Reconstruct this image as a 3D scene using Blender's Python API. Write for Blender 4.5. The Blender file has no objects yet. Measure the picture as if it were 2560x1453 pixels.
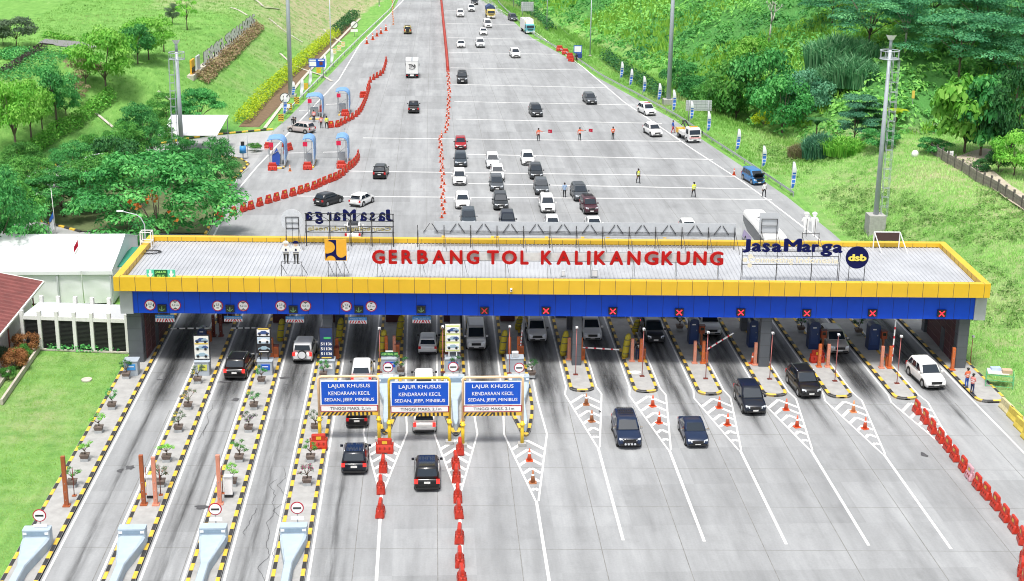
import bpy, bmesh, math, random
from mathutils import Vector, Matrix, noise as mnoise
random.seed(7)
SC = bpy.context.scene; C = SC.collection
R_ = math.radians
# ---------------------------------------------------------------- camera
F_PX, CX, CY, CAM_H = 3700.0, 1280.0, 726.5, 44.2
PITCH, YAW, ROLL = R_(17.18), R_(3.3), 0.012
_fw = Vector((math.sin(YAW)*math.cos(PITCH), math.cos(YAW)*math.cos(PITCH), -math.sin(PITCH)))
_rt0 = Vector((math.cos(YAW), -math.sin(YAW), 0)); _up0 = _rt0.cross(_fw)
_rt = _rt0*math.cos(ROLL)+_up0*math.sin(ROLL); _up = _up0*math.cos(ROLL)-_rt0*math.sin(ROLL)
cam_d = bpy.data.cameras.new('camera'); cam = bpy.data.objects.new('camera', cam_d); C.objects.link(cam)
cam.matrix_world = Matrix(((_rt.x,_up.x,-_fw.x,0),(_rt.y,_up.y,-_fw.y,0),(_rt.z,_up.z,-_fw.z,CAM_H),(0,0,0,1)))
cam_d.sensor_width = 36.0; cam_d.lens = 36.0*F_PX/2560.0; cam_d.clip_start = 1.0; cam_d.clip_end = 4000.0
SC.camera = cam
SC.cycles.filter_width = 1.05
# ---------------------------------------------------------------- world, sun, exposure (bright overcast)
SUN_EL, SUN_AZ = R_(70), R_(196)
w = bpy.data.worlds.new("World"); SC.world = w; w.use_nodes = True
nt = w.node_tree; bg = nt.nodes['Background']
sky = nt.nodes.new('ShaderNodeTexSky'); sky.sky_type = 'NISHITA'; sky.sun_disc = False
sky.sun_elevation = SUN_EL; sky.sun_rotation = SUN_AZ; sky.air_density = 1.0; sky.dust_density = 4.0; sky.ozone_density = 1.0
hsv = nt.nodes.new('ShaderNodeHueSaturation'); hsv.inputs['Saturation'].default_value = 0.35
nt.links.new(sky.outputs[0], hsv.inputs['Color']); nt.links.new(hsv.outputs[0], bg.inputs['Color'])
bg.inputs['Strength'].default_value = 0.12
sd = bpy.data.lights.new('sun', 'SUN'); sd.energy = 2.25; sd.angle = R_(12); sd.color = (1.0, 0.965, 0.91)
sun = bpy.data.objects.new('sun', sd); C.objects.link(sun)
# the sun stands high behind the camera, veiled by thin cloud
_sv = Vector((math.sin(SUN_AZ)*math.cos(SUN_EL), math.cos(SUN_AZ)*math.cos(SUN_EL), math.sin(SUN_EL)))
sun.rotation_euler = _sv.to_track_quat('Z', 'Y').to_euler(); sun.location = (0, 60, 120)
SC.view_settings.view_transform = 'Standard'; SC.view_settings.look = 'None'
SC.view_settings.exposure = 0.75; SC.view_settings.gamma = 1.0
# ---------------------------------------------------------------- pixel of the photograph -> point of the place
CAMP = Vector((0, 0, CAM_H))
def ray(px, py):
    return _rt*((px-CX)/F_PX) - _up*((py-CY)/F_PX) + _fw
def G(px, py, z=0.0):
    d = ray(px, py); return CAMP + d*((z-CAM_H)/d.z)
def VP(px, py, Y):
    d = ray(px, py); return CAMP + d*(Y/d.y)
def smooth(t):
    t = max(0.0, min(1.0, t)); return t*t*(3-2*t)
def poly_sd(pts, x, y):
    """signed distance to an open polyline, positive on its left side"""
    best, sg = 1e9, 1
    for (ax, ay), (bx, by) in zip(pts, pts[1:]):
        dx, dy = bx-ax, by-ay; t = max(0, min(1, ((x-ax)*dx+(y-ay)*dy)/(dx*dx+dy*dy)))
        ex, ey = x-ax-t*dx, y-ay-t*dy; d = math.hypot(ex, ey)
        if d < best: best = d; sg = 1 if dx*ey-dy*ex > 0 else -1
    return best*sg
TOE_L = [(-110,118),(-82,150),(-58,192),(-46,214),(-33,226.5),(-28.5,236),(-24.5,292),(-17.5,372),(-6,480),(20,760)]
TOE_R = [(40,760),(18,470),(28,390),(44,300),(52,245),(60,214),(80,216),(120,222),(260,236)]
def th(x, y):
    """terrain height"""
    h = -0.06
    dl = poly_sd(TOE_L, x, y)
    if dl > 0: h += 7.5*smooth(dl/19) + 0.05*max(0, dl-12)
    dr = poly_sd(TOE_R, x, y)
    if dr > 0: h += 0.5*max(0, dr-1)*smooth(dr/8) if dr < 50 else 24.5+0.3*(dr-50)
    if x > 46.5 and y < 225:
        e = x-47.0+2.0*math.sin(y*.09)*smooth((x-50)/8)
        b = (4.2*smooth(e/17) + .05*max(0, e-10))*smooth((222-y)/26)
        if dr > 0: b = max(0.0, b-dr*.3)
        h += b
    # the lined ditch between the right verge and the hill
    if dr > -9 and dr < 2 and y > 205: h -= 1.3*smooth(1-abs(dr+2.5)/4.0)
    k = smooth((abs(dl) if dl > 0 else 0)/6) + smooth(max(0, dr)/6) + (smooth((x-50)/6) if y < 225 else 0)
    if k > 0: h += k*0.35*mnoise.noise(Vector((x*.16, y*.16, 0)))*(1.2)
    return h
def M(px, py):
    """first point of the terrain seen through a pixel"""
    d = ray(px, py); t = 60.0; step = 1.2; prev = t
    while t < 1500:
        p = CAMP+d*t
        if p.z < th(p.x, p.y):
            a, b = prev, t
            for _ in range(14):
                m = .5*(a+b); p = CAMP+d*m
                if p.z < th(p.x, p.y): b = m
                else: a = m
            return CAMP+d*b
        prev = t; t += step
    return G(px, py)
# ---------------------------------------------------------------- materials
MATS = {}
def mat(name, col, rough=.6, metal=0.0, var=.12, scale=3.0, bump=0.0, spec=.5, emit=None, es=0.0, coat=0.0):
    if name in MATS: return MATS[name]
    m = bpy.data.materials.new(name); m.use_nodes = True; n = m.node_tree.nodes; L = m.node_tree.links
    b = n['Principled BSDF']; b.inputs['Roughness'].default_value = rough; b.inputs['Metallic'].default_value = metal
    b.inputs['Specular IOR Level'].default_value = spec
    if coat: b.inputs['Coat Weight'].default_value = coat; b.inputs['Coat Roughness'].default_value = .05
    if var > 0:
        tc = n.new('ShaderNodeTexCoord'); nz = n.new('ShaderNodeTexNoise'); nz.inputs['Scale'].default_value = scale
        nz.inputs['Detail'].default_value = 6; nz.inputs['Roughness'].default_value = .65
        L.new(tc.outputs['Object'], nz.inputs['Vector'])
        mr = n.new('ShaderNodeMapRange'); mr.inputs[1].default_value = .3; mr.inputs[2].default_value = .7
        mr.inputs[3].default_value = 1-var; mr.inputs[4].default_value = 1+var*.7; L.new(nz.outputs['Fac'], mr.inputs[0])
        mx = n.new('ShaderNodeMix'); mx.data_type = 'RGBA'; mx.blend_type = 'MULTIPLY'; mx.inputs[0].default_value = 1
        mx.inputs[6].default_value = (*col, 1); L.new(mr.outputs[0], mx.inputs[7]); L.new(mx.outputs[2], b.inputs['Base Color'])
        if bump:
            bp = n.new('ShaderNodeBump'); bp.inputs['Strength'].default_value = bump; bp.inputs['Distance'].default_value = .05
            L.new(nz.outputs['Fac'], bp.inputs['Height']); L.new(bp.outputs[0], b.inputs['Normal'])
    else: b.inputs['Base Color'].default_value = (*col, 1)
    if emit: b.inputs['Emission Color'].default_value = (*emit, 1); b.inputs['Emission Strength'].default_value = es
    MATS[name] = m; return m
def ramp_node(n, stops):
    r = n.new('ShaderNodeValToRGB'); e = r.color_ramp.elements
    while len(e) < len(stops): e.new(.5)
    for k, (p, c) in enumerate(stops): e[k].position = p; e[k].color = (*c, 1)
    return r
def road_mat(name, base, streak=.18):
    m = bpy.data.materials.new(name); m.use_nodes = True; n = m.node_tree.nodes; L = m.node_tree.links; b = n['Principled BSDF']
    tc = n.new('ShaderNodeTexCoord')
    def nz(sx, sy, sc, det=5):
        mp = n.new('ShaderNodeMapping'); mp.inputs['Scale'].default_value = (sx, sy, 1); L.new(tc.outputs['Object'], mp.inputs['Vector'])
        t = n.new('ShaderNodeTexNoise'); t.inputs['Scale'].default_value = sc; t.inputs['Detail'].default_value = det; t.inputs['Roughness'].default_value = .62
        L.new(mp.outputs[0], t.inputs['Vector']); return t
    def rng(src, a, bb, lo, hi):
        r = n.new('ShaderNodeMapRange'); r.inputs[1].default_value = a; r.inputs[2].default_value = bb; r.inputs[3].default_value = lo; r.inputs[4].default_value = hi
        L.new(src, r.inputs[0]); return r.outputs[0]
    def mul(a, bb):
        q = n.new('ShaderNodeMath'); q.operation = 'MULTIPLY'; L.new(a, q.inputs[0]); L.new(bb, q.inputs[1]); return q.outputs[0]
    f = mul(rng(nz(.55, .03, 1.0).outputs['Fac'], .3, .72, 1-streak, 1.08), rng(nz(.05, .05, 1.0).outputs['Fac'], .3, .7, .9, 1.07))
    f = mul(f, rng(nz(1.3, .25, 1.0, 8).outputs['Fac'], .3, .7, .88, 1.06)); f = mul(f, rng(nz(.35, .3, 1.0, 9).outputs['Fac'], .56, .72, 1.0, .86))
    f = mul(f, rng(nz(1, 1, 6.0, 3).outputs['Fac'], .3, .7, .95, 1.04))
    # each slab was poured on its own: slight tone steps on a 5.3 x 6.5 m grid
    mp = n.new('ShaderNodeMapping'); mp.inputs['Scale'].default_value = (1/5.3, 1/6.5, 1); mp.inputs['Location'].default_value = (.47, .25, 0); L.new(tc.outputs['Object'], mp.inputs['Vector'])
    fl = n.new('ShaderNodeVectorMath'); fl.operation = 'FLOOR'; L.new(mp.outputs[0], fl.inputs[0])
    wn = n.new('ShaderNodeTexWhiteNoise'); wn.noise_dimensions = '2D'; L.new(fl.outputs[0], wn.inputs['Vector'])
    f = mul(f, rng(wn.outputs['Value'], 0, 1, .88, 1.06))
    mx = n.new('ShaderNodeMix'); mx.data_type = 'RGBA'; mx.blend_type = 'MULTIPLY'; mx.inputs[0].default_value = 1
    mx.inputs[6].default_value = (*base, 1); L.new(f, mx.inputs[7]); L.new(mx.outputs[2], b.inputs['Base Color'])
    b.inputs['Roughness'].default_value = .75; b.inputs['Specular IOR Level'].default_value = .3
    MATS[name] = m; return m
def decal_mat(name, col, strength, sx, sy, edge=1.0):
    """wear or painted shade mark: a thin sheet that fades out at its edges (uv) and is broken by noise"""
    m = bpy.data.materials.new(name); m.use_nodes = True; n = m.node_tree.nodes; L = m.node_tree.links
    b = n['Principled BSDF']; b.inputs['Base Color'].default_value = (*col, 1); b.inputs['Roughness'].default_value = .7; b.inputs['Specular IOR Level'].default_value = .2
    tc = n.new('ShaderNodeTexCoord'); sp = n.new('ShaderNodeSeparateXYZ'); L.new(tc.outputs['UV'], sp.inputs[0])
    def math_(op, a, bb=None):
        q = n.new('ShaderNodeMath'); q.operation = op
        for i, v in enumerate((a, bb)):
            if v is None: continue
            if isinstance(v, (int, float)): q.inputs[i].default_value = v
            else: L.new(v, q.inputs[i])
        return q.outputs[0]
    def tent(v, k):
        return math_('MINIMUM', math_('MULTIPLY', math_('SUBTRACT', 1.0, math_('ABSOLUTE', math_('SUBTRACT', math_('MULTIPLY', v, 2.0), 1.0))), k), 1.0)
    mp = n.new('ShaderNodeMapping'); mp.inputs['Scale'].default_value = (sx, sy, 1); L.new(tc.outputs['Object'], mp.inputs['Vector'])
    nz = n.new('ShaderNodeTexNoise'); nz.inputs['Scale'].default_value = 1; nz.inputs['Detail'].default_value = 5; nz.inputs['Roughness'].default_value = .7; L.new(mp.outputs[0], nz.inputs['Vector'])
    mr = n.new('ShaderNodeMapRange'); mr.inputs[1].default_value = .32; mr.inputs[2].default_value = .68; L.new(nz.outputs['Fac'], mr.inputs[0])
    a = math_('MULTIPLY', math_('MULTIPLY', math_('POWER', tent(sp.outputs[0], edge), 1.6), tent(sp.outputs[1], 5.0)), mr.outputs[0])
    a = math_('MULTIPLY', a, strength)
    L.new(a, b.inputs['Alpha'])
    MATS[name] = m; return m
def leaf_mat(name, c1, c2, c3=None, trans=.35, rough=.55):
    if name in MATS: return MATS[name]
    m = bpy.data.materials.new(name); m.use_nodes = True; n = m.node_tree.nodes; L = m.node_tree.links; n.remove(n['Principled BSDF'])
    at = n.new('ShaderNodeAttribute'); at.attribute_name = 'tint'
    oi = n.new('ShaderNodeObjectInfo')
    rp = ramp_node(n, [(0, c1), (.55, c2), (1, c3 or c2)]); L.new(at.outputs['Fac'], rp.inputs[0])
    hs = n.new('ShaderNodeHueSaturation'); mr = n.new('ShaderNodeMapRange'); mr.inputs[3].default_value = .82; mr.inputs[4].default_value = 1.18
    L.new(oi.outputs['Random'], mr.inputs[0]); L.new(mr.outputs[0], hs.inputs['Value']); L.new(rp.outputs[0], hs.inputs['Color'])
    d = n.new('ShaderNodeBsdfPrincipled'); d.inputs['Roughness'].default_value = rough; d.inputs['Specular IOR Level'].default_value = .25
    t = n.new('ShaderNodeBsdfTranslucent'); mx = n.new('ShaderNodeMixShader'); mx.inputs[0].default_value = trans
    L.new(hs.outputs[0], d.inputs['Base Color']); L.new(hs.outputs[0], t.inputs['Color'])
    L.new(d.outputs[0], mx.inputs[1]); L.new(t.outputs[0], mx.inputs[2]); L.new(mx.outputs[0], n['Material Output'].inputs['Surface'])
    MATS[name] = m; return m
def ground_mat():
    m = bpy.data.materials.new('grass ground'); m.use_nodes = True; n = m.node_tree.nodes; L = m.node_tree.links; b = n['Principled BSDF']
    tc = n.new('ShaderNodeTexCoord')
    def nz(sx, sy, det=6, rot=0, ro=.65):
        mp = n.new('ShaderNodeMapping'); mp.inputs['Scale'].default_value = (sx, sy, sx); mp.inputs['Rotation'].default_value = (0, 0, rot); L.new(tc.outputs['Object'], mp.inputs['Vector'])
        t = n.new('ShaderNodeTexNoise'); t.inputs['Scale'].default_value = 1; t.inputs['Detail'].default_value = det; t.inputs['Roughness'].default_value = ro; L.new(mp.outputs[0], t.inputs['Vector']); return t.outputs['Fac']
    big = nz(.06, .06); mid = nz(.55, .55, 8); stk = nz(1.6, .22, 6, R_(40)); fine = nz(4, 4, 5)
    r1 = ramp_node(n, [(.3, (.085, .225, .045)), (.5, (.17, .37, .08)), (.7, (.27, .47, .13))]); L.new(mid, r1.inputs[0])
    r2 = ramp_node(n, [(.3, (.10, .25, .055)), (.62, (.20, .40, .095)), (.75, (.34, .42, .2))]); L.new(stk, r2.inputs[0])
    mx = n.new('ShaderNodeMix'); mx.data_type = 'RGBA'; mx.inputs[0].default_value = .5; L.new(r1.outputs[0], mx.inputs[6]); L.new(r2.outputs[0], mx.inputs[7])
    at = n.new('ShaderNodeAttribute'); at.attribute_name = 'dry'
    ad = n.new('ShaderNodeMath'); ad.operation = 'ADD'; L.new(at.outputs['Fac'], ad.inputs[0])
    mr = n.new('ShaderNodeMapRange'); mr.inputs[1].default_value = .45; mr.inputs[2].default_value = .75; mr.inputs[3].default_value = -.25; mr.inputs[4].default_value = .35; L.new(big, mr.inputs[0]); L.new(mr.outputs[0], ad.inputs[1]); ad.use_clamp = True
    ml = n.new('ShaderNodeMath'); ml.operation = 'MULTIPLY'; ml.use_clamp = True; L.new(ad.outputs[0], ml.inputs[0])
    mr2 = n.new('ShaderNodeMapRange'); mr2.inputs[1].default_value = .35; mr2.inputs[2].default_value = .6; mr2.inputs[3].default_value = .2; mr2.inputs[4].default_value = 1.2; L.new(mid, mr2.inputs[0]); L.new(mr2.outputs[0], ml.inputs[1])
    mx2 = n.new('ShaderNodeMix'); mx2.data_type = 'RGBA'; mx2.inputs[7].default_value = (.40, .37, .23, 1); L.new(ml.outputs[0], mx2.inputs[0]); L.new(mx.outputs[2], mx2.inputs[6])
    # soil under the thick growth of the hill
    at2 = n.new('ShaderNodeAttribute'); at2.attribute_name = 'wild'
    mx3 = n.new('ShaderNodeMix'); mx3.data_type = 'RGBA'; mx3.inputs[7].default_value = (.07, .22, .055, 1); L.new(at2.outputs['Fac'], mx3.inputs[0]); L.new(mx2.outputs[2], mx3.inputs[6])
    L.new(mx3.outputs[2], b.inputs['Base Color']); b.inputs['Roughness'].default_value = .9; b.inputs['Specular IOR Level'].default_value = .1
    bp = n.new('ShaderNodeBump'); bp.inputs['Strength'].default_value = .9; bp.inputs['Distance'].default_value = .25; L.new(fine, bp.inputs['Height']); L.new(bp.outputs[0], b.inputs['Normal'])
    return m
# ---------------------------------------------------------------- mesh building
def ngon_ring(n, r, ph=0.0): return [(r*math.cos(ph+2*math.pi*k/n), r*math.sin(ph+2*math.pi*k/n)) for k in range(n)]
class MB:
    def __init__(s): s.v = []; s.f = []; s.m = []; s.sm = []
    def face(s, pts, mi=0, sm=False):
        k = len(s.v); s.v += [tuple(p) for p in pts]; s.f.append(tuple(range(k, k+len(pts)))); s.m.append(mi); s.sm.append(sm); return s
    def loft(s, rings, mi=0, cap=True, sm=False, closed=True):
        k0 = len(s.v); n = len(rings[0])
        for r in rings: s.v += [tuple(p) for p in r]
        for i in range(len(rings)-1):
            for j in range(n if closed else n-1):
                a = k0+i*n+j; b = k0+i*n+(j+1) % n; s.f.append((a, b, b+n, a+n)); s.m.append(mi); s.sm.append(sm)
        if cap:
            s.f.append(tuple(k0+j for j in reversed(range(n)))); s.m.append(mi); s.sm.append(False)
            e = k0+(len(rings)-1)*n; s.f.append(tuple(e+j for j in range(n))); s.m.append(mi); s.sm.append(False)
        return s
    def box(s, c, d, mi=0, rz=0.0, taper=1.0, ch=0.0):
        """box about centre c with size d; taper scales the top, ch chamfers the upright edges"""
        hx, hy, hz = d[0]/2, d[1]/2, d[2]/2; cr, sr = math.cos(rz), math.sin(rz)
        if ch: b = [(-hx+ch,-hy),(hx-ch,-hy),(hx,-hy+ch),(hx,hy-ch),(hx-ch,hy),(-hx+ch,hy),(-hx,hy-ch),(-hx,-hy+ch)]
        else: b = [(-hx,-hy),(hx,-hy),(hx,hy),(-hx,hy)]
        f = lambda k, z: [(c[0]+k*(x*cr-y*sr), c[1]+k*(x*sr+y*cr), c[2]+z) for x, y in b]
        return s.loft([f(1, -hz), f(taper, hz)], mi)
    def cyl(s, p0, p1, r0, r1=None, n=10, mi=0, sm=True, cap=True):
        p0, p1 = Vector(p0), Vector(p1); r1 = r0 if r1 is None else r1; d = (p1-p0).normalized()
        u = d.orthogonal().normalized(); v = d.cross(u)
        ring = lambda p, r: [p+u*(r*math.cos(2*math.pi*k/n))+v*(r*math.sin(2*math.pi*k/n)) for k in range(n)]
        return s.loft([ring(p0, r0), ring(p1, r1)], mi, cap, sm)
    def tube(s, pts, r, n=8, mi=0):
        pts = [Vector(p) for p in pts]; rings = []; rr = r if isinstance(r, (list, tuple)) else [r]*len(pts)
        u = None
        for i, p in enumerate(pts):
            d = (pts[min(i+1, len(pts)-1)]-pts[max(i-1, 0)]).normalized()
            u = d.orthogonal().normalized() if u is None else (u-d*u.dot(d)).normalized()
            v = d.cross(u); rings.append([p+u*(rr[i]*math.cos(2*math.pi*k/n))+v*(rr[i]*math.sin(2*math.pi*k/n)) for k in range(n)])
        return s.loft(rings, mi, True, True)
    def bar(s, p0, p1, w, mi=0): return s.cyl(p0, p1, w*.7071, n=4, mi=mi, sm=False)
    def prism(s, poly, z0, z1, mi=0):
        return s.loft([[(x, y, z0) for x, y in poly], [(x, y, z1) for x, y in poly]], mi)
    def vprism(s, poly, y0, y1, mi=0):
        """polygon given in x,z, thickness along y"""
        return s.loft([[(x, y1, z) for x, z in poly], [(x, y0, z) for x, z in poly]], mi)
    def ell(s, c, r, n=8, m=6, mi=0):
        rings = []
        for i in range(m+1):
            a = -math.pi/2+math.pi*i/m; q = max(.02, math.cos(a)); rings.append([(c[0]+r[0]*q*math.cos(2*math.pi*k/n), c[1]+r[1]*q*math.sin(2*math.pi*k/n), c[2]+r[2]*math.sin(a)) for k in range(n)])
        return s.loft(rings, mi, True, True)
    def mesh(s, name, mats, tint=None):
        me = bpy.data.meshes.new(name); me.from_pydata(s.v, [], s.f)
        for m in (mats if isinstance(mats, (list, tuple)) else [mats]): me.materials.append(m)
        me.polygons.foreach_set('material_index', s.m); me.polygons.foreach_set('use_smooth', s.sm)
        if tint is not None:
            a = me.attributes.new('tint', 'FLOAT', 'FACE'); a.data.foreach_set('value', tint)
        me.update(); return me
    def build(s, name, mats, parent=None, tint=None):
        return link(name, s.mesh(name, mats, tint), parent)
def link(name, me, parent=None):
    o = bpy.data.objects.new(name, me); C.objects.link(o)
    if parent: o.parent = parent
    return o
def tag(o, label, cat, group=None):
    o['label'] = label; o['category'] = cat
    if group: o['group'] = group
    return o
def thing(name, label, cat, loc=(0,0,0), rz=0.0, group=None):
    o = bpy.data.objects.new(name, None); C.objects.link(o); o.location = loc; o.rotation_euler = (0,0,rz); o.empty_display_size = .3
    return tag(o, label, cat, group)
def struct(o, kind='structure'): o['kind'] = kind; return o
def dup(o, parent=None):
    c = o.copy(); C.objects.link(c); c.parent = parent
    for ch in o.children: dup(ch, c)
    return c
ORD = 'first second third fourth fifth sixth seventh eighth ninth tenth eleventh twelfth thirteenth fourteenth fifteenth sixteenth seventeenth eighteenth nineteenth twentieth'.split()
def ordw(i):
    if i < 20: return ORD[i]
    t = (i+1)//10; u = (i+1) % 10; tn = {2:'twent',3:'thirt',4:'fort'}[t]
    return tn+'ieth' if u == 0 else tn+'y-'+ORD[u-1]
TXT = {}
def text_mesh(s, mats, bold=.0, ext=.02):
    key = (s, mats.name, bold, ext)
    if key in TXT: return TXT[key]
    cu = bpy.data.curves.new('lettering', 'FONT'); cu.body = s; cu.size = 1; cu.extrude = ext; cu.resolution_u = 3
    o = bpy.data.objects.new('lettering', cu); C.objects.link(o)
    me = bpy.data.meshes.new_from_object(o.evaluated_get(bpy.context.evaluated_depsgraph_get()))
    bpy.data.objects.remove(o); bpy.data.curves.remove(cu)
    if bold:   # a heavier face: the same outlines set side by side, each a little proud of the last
        b_ = bmesh.new()
        for k, (dx, dy) in enumerate(((0, 0), (bold, 0), (-bold, 0), (0, bold*.6), (0, -bold*.6))):
            m2 = me.copy(); m2.transform(Matrix.Translation((dx, dy, .0012*k))); b_.from_mesh(m2); bpy.data.meshes.remove(m2)
        b_.to_mesh(me); b_.free()
    me.materials.clear(); me.materials.append(mats)
    xs = [v.co.x for v in me.vertices]; ys = [v.co.y for v in me.vertices]
    me.transform(Matrix.Translation((-min(xs), -min(ys), 0))); me['w'] = max(xs)-min(xs); me['h'] = max(ys)-min(ys)
    TXT[key] = me; return me
def put_text(s, m, parent, x, z, wd, hg, y, bold=.012, ext=.02, name='lettering', flip=False):
    """text in the parent's xz plane, facing its -y side; x,z is the lower left corner of the words"""
    me = text_mesh(s, m, bold, ext); o = link(name, me, parent)
    o.rotation_euler = (math.pi/2, 0, math.pi if flip else 0); o.location = (x+(wd if flip else 0), y, z)
    o.scale = (wd/me['w'], hg/me['h'], 1); return o
# ================================================================ SETTING
M_ASPH = road_mat('pale concrete slabs', (.325, .335, .342), .2)
M_CONC = mat('island concrete', (.35, .348, .338), .85, var=.18, scale=1.2)
M_WHITE = mat('white road paint', (.68, .68, .67), .65, var=.22, scale=1.6)
M_JOINT = mat('dark joint sealant', (.20, .20, .195), .9, var=.35, scale=2)
M_YEL = mat('yellow kerb paint', (.72, .46, .05), .6, var=.2, scale=2.5)
M_BLK = mat('black kerb paint', (.035, .035, .035), .6, var=.3, scale=2.5)
M_SOIL = mat('brown soil', (.16, .105, .06), .95, var=.3, scale=1.5, bump=.6)
M_STONE = mat('stone drain kerb', (.5, .47, .4), .9, var=.25, scale=1.5)
M_SAND = mat('sandy path', (.44, .38, .3), .95, var=.2, scale=.8)
M_GRASS = ground_mat()
# terrain
X0, X1, Y0, Y1 = -260, 330, 40, 700
def grid(a, b, fine0, fine1, f, c):
    out = []; x = a
    while x < b: out.append(x); x += f if fine0 <= x < fine1 else c
    return out+[b]
gx = grid(X0, X1, -75, 110, 1.5, 5); gy = grid(Y0, Y1, 80, 330, 2.0, 5)
tv = [(x, y, th(x, y)) for y in gy for x in gx]; nx = len(gx)
tf = [(j*nx+i, j*nx+i+1, (j+1)*nx+i+1, (j+1)*nx+i) for j in range(len(gy)-1) for i in range(nx-1)]
tm = bpy.data.meshes.new('terrain'); tm.from_pydata(tv, [], tf); tm.polygons.foreach_set('use_smooth', [True]*len(tf)); tm.materials.append(M_GRASS)
dry, wild = [], []
for x, y, z in tv:
    dl = poly_sd(TOE_L, x, y); dr = poly_sd(TOE_R, x, y); v = 0.0
    if dl > 0 and x > -60: v = .95*smooth((y-300)/50)*smooth((44-dl)/12) + .28*smooth((y-235)/40)*smooth((14-dl)/6)
    if x > 47 and y < 225: v = .36 + .3*smooth((x-50)/14)*smooth((100-x)/20)
    if x < -26 and y < 126: v = .34
    if 12 < x < 48 and y > 260 and dr > -8: v = .2
    dry.append(v); wild.append(max(.9*smooth((dr-2)/6)*smooth((x-30)/10), .85*smooth((9-dl)/8)*smooth((-27-x)/4)*smooth((y-140)/8)*smooth((236-y)/10)))
for nm, vals in (('dry', dry), ('wild', wild)):
    a = tm.attributes.new(nm, 'FLOAT', 'POINT'); a.data.foreach_set('value', vals)
struct(link('terrain', tm))
def sheet(name, poly, m, z): return struct(MB().face([(x, y, z) for x, y in poly]).build(name, m))
ROAD_R = [(47.6,60),(47.4,113),(47.3,150),(46.9,165),(45.7,183.3),(43.6,201.2),(41.4,219.5),(39.6,235.9),(36.0,256.7),(31.7,280.2),(29.0,301.9),(23.2,335.6),(18.9,386.1),(16.5,430),(18,520),(30,640)]
ROAD_L = [(0,640),(-6,520),(-8.6,430),(-8.4,413),(-9.4,385),(-14.5,331),(-17.2,301),(-20.2,265.6),(-22.8,236),(-24,227),(-24.2,204),(-25.3,195),(-25.3,164),(-26.0,150),(-26.0,60)]
DEC = []   # wear marks and painted roof shade, joined into the road itself
M_ACC = road_mat('access road concrete', (.37, .375, .375), .12)
sheet('access_road', [(-25.2,197),(-24.1,204),(-24.05,226.8),(-33,222.3),(-46,209),(-60,187),(-68,165),(-62,148),(-27,148),(-26.1,152),(-25.4,164),(-25.4,190)], M_ACC, -.012)
# ---- painted markings (sheets 4 mm above the slabs)
mk = MB(); ZM = .006
def stripe(pts, wd, z=ZM, mb=mk):
    for (ax, ay), (bx, by) in zip(pts, pts[1:]):
        d = Vector((bx-ax, by-ay)); 
        if d.length < 1e-4: continue
        n = Vector((-d.y, d.x)).normalized()*(wd/2)
        mb.face([(ax-n.x, ay-n.y, z), (bx-n.x, by-n.y, z), (bx+n.x, by+n.y, z), (ax+n.x, ay+n.y, z)])
gp2 = lambda px, py: tuple(G(px, py)[:2])
for a, b in (((1113,26),(1255,29)),((1116,59),(1292,62)),((1119,94),(1347,99)),((1122,131),(1392,136)),((1126,169.6),(1457,175.4)),((1130,211),(1520,220)),((1136,254),(1588,263)),
             ((1140,298),(1655,309)),((907,345),(1708,354)),((1168,386),(1782,399)),((875,428),(1836,441)),((1170,459),(1882,473)),((742,490.5),(1930,499))):
    stripe([gp2(*a), gp2(*b)], .34, ZM+.004)
stripe([gp2(*p) for p in ((1185,-20),(1210,0),(1310,60),(1460,170),(1560,255),(1640,310),(1730,372),(1850,450),(1920,500),(2050,600))], .22)
stripe([gp2(*p) for p in ((1020,-12),(1005,4),(900,110),(848,198),(640,420),(590,480),(560,535),(520,620))], .22)
# islands: (x left, x right, y near end, nose kind)
ISL = [(-26.4,-24.05,60,'long'),(-20.25,-18.15,60,'long'),(-15.1,-13.0,60,'long'),(-9.95,-7.85,60,'long'),(-4.6,-2.45,105.4,'point'),(.85,2.95,105.0,'point'),(6.2,8.3,104.8,'point'),
       (11.5,13.6,114.2,'round'),(16.8,18.9,113.8,'round'),(22.05,24.15,113.1,'round'),(27.4,29.5,112.7,'round'),(32.75,34.85,112.2,'round'),(38.1,40.2,111.7,'round'),(44.75,47.35,110.9,'round')]
APEX = {4:(-3.5,95.0),5:(1.9,94.6),6:(7.3,93.4),7:(12.6,102.7),8:(17.9,102.0),9:(23.2,101.8),10:(28.6,101.7),11:(33.9,100.8),12:(39.3,100.2)}
YF = 149.0
for i, (xl, xr, yn, kind) in enumerate(ISL):
    for sx, x in ((-1, xl), (1, xr)):
        if (i == 0 and sx < 0) or (i == 13 and sx > 0): continue
        if kind == 'long': stripe([(x+sx*.22, YF-1), (x+sx*.22, 60)], .16)
        elif i in APEX:
            ax, ay = APEX[i]; w0 = .22 if kind == 'round' else .35
            y1 = yn+1.2 if kind == 'round' else yn+8; y2 = yn-.5 if kind == 'round' else yn+.5
            stripe([(x+sx*.22, YF-1), (x+sx*w0, y1), (x+sx*(w0+.25), y2), (ax+sx*.1, ay)], .14)
        else: stripe([(x-.22, YF-1), (x-.22, yn+1), (x-.1, 95), (x+1.0, 80)], .17)
    if i in APEX:   # chevrons
        ax, ay = APEX[i]; hw = (xr-xl)/2+.45; cx0 = (xl+xr)/2; y2 = yn-.5
        n = 6
        for k in range(n):
            t = (k+.1)/(n+.3); yc = y2+(ay-y2)*t; h = hw*(1-t); xc = cx0+(ax-cx0)*t
            if h < .18: continue
            t2 = min(.98, t+1.2*h/(y2-ay)); h2 = hw*(1-t2); x2 = cx0+(ax-cx0)*t2; yl = yc-1.2*h
            stripe([(x2-h2, yl), (xc, yc)], .30, ZM+.004); stripe([(xc, yc), (x2+h2, yl)], .30, ZM+.0041)
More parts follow.
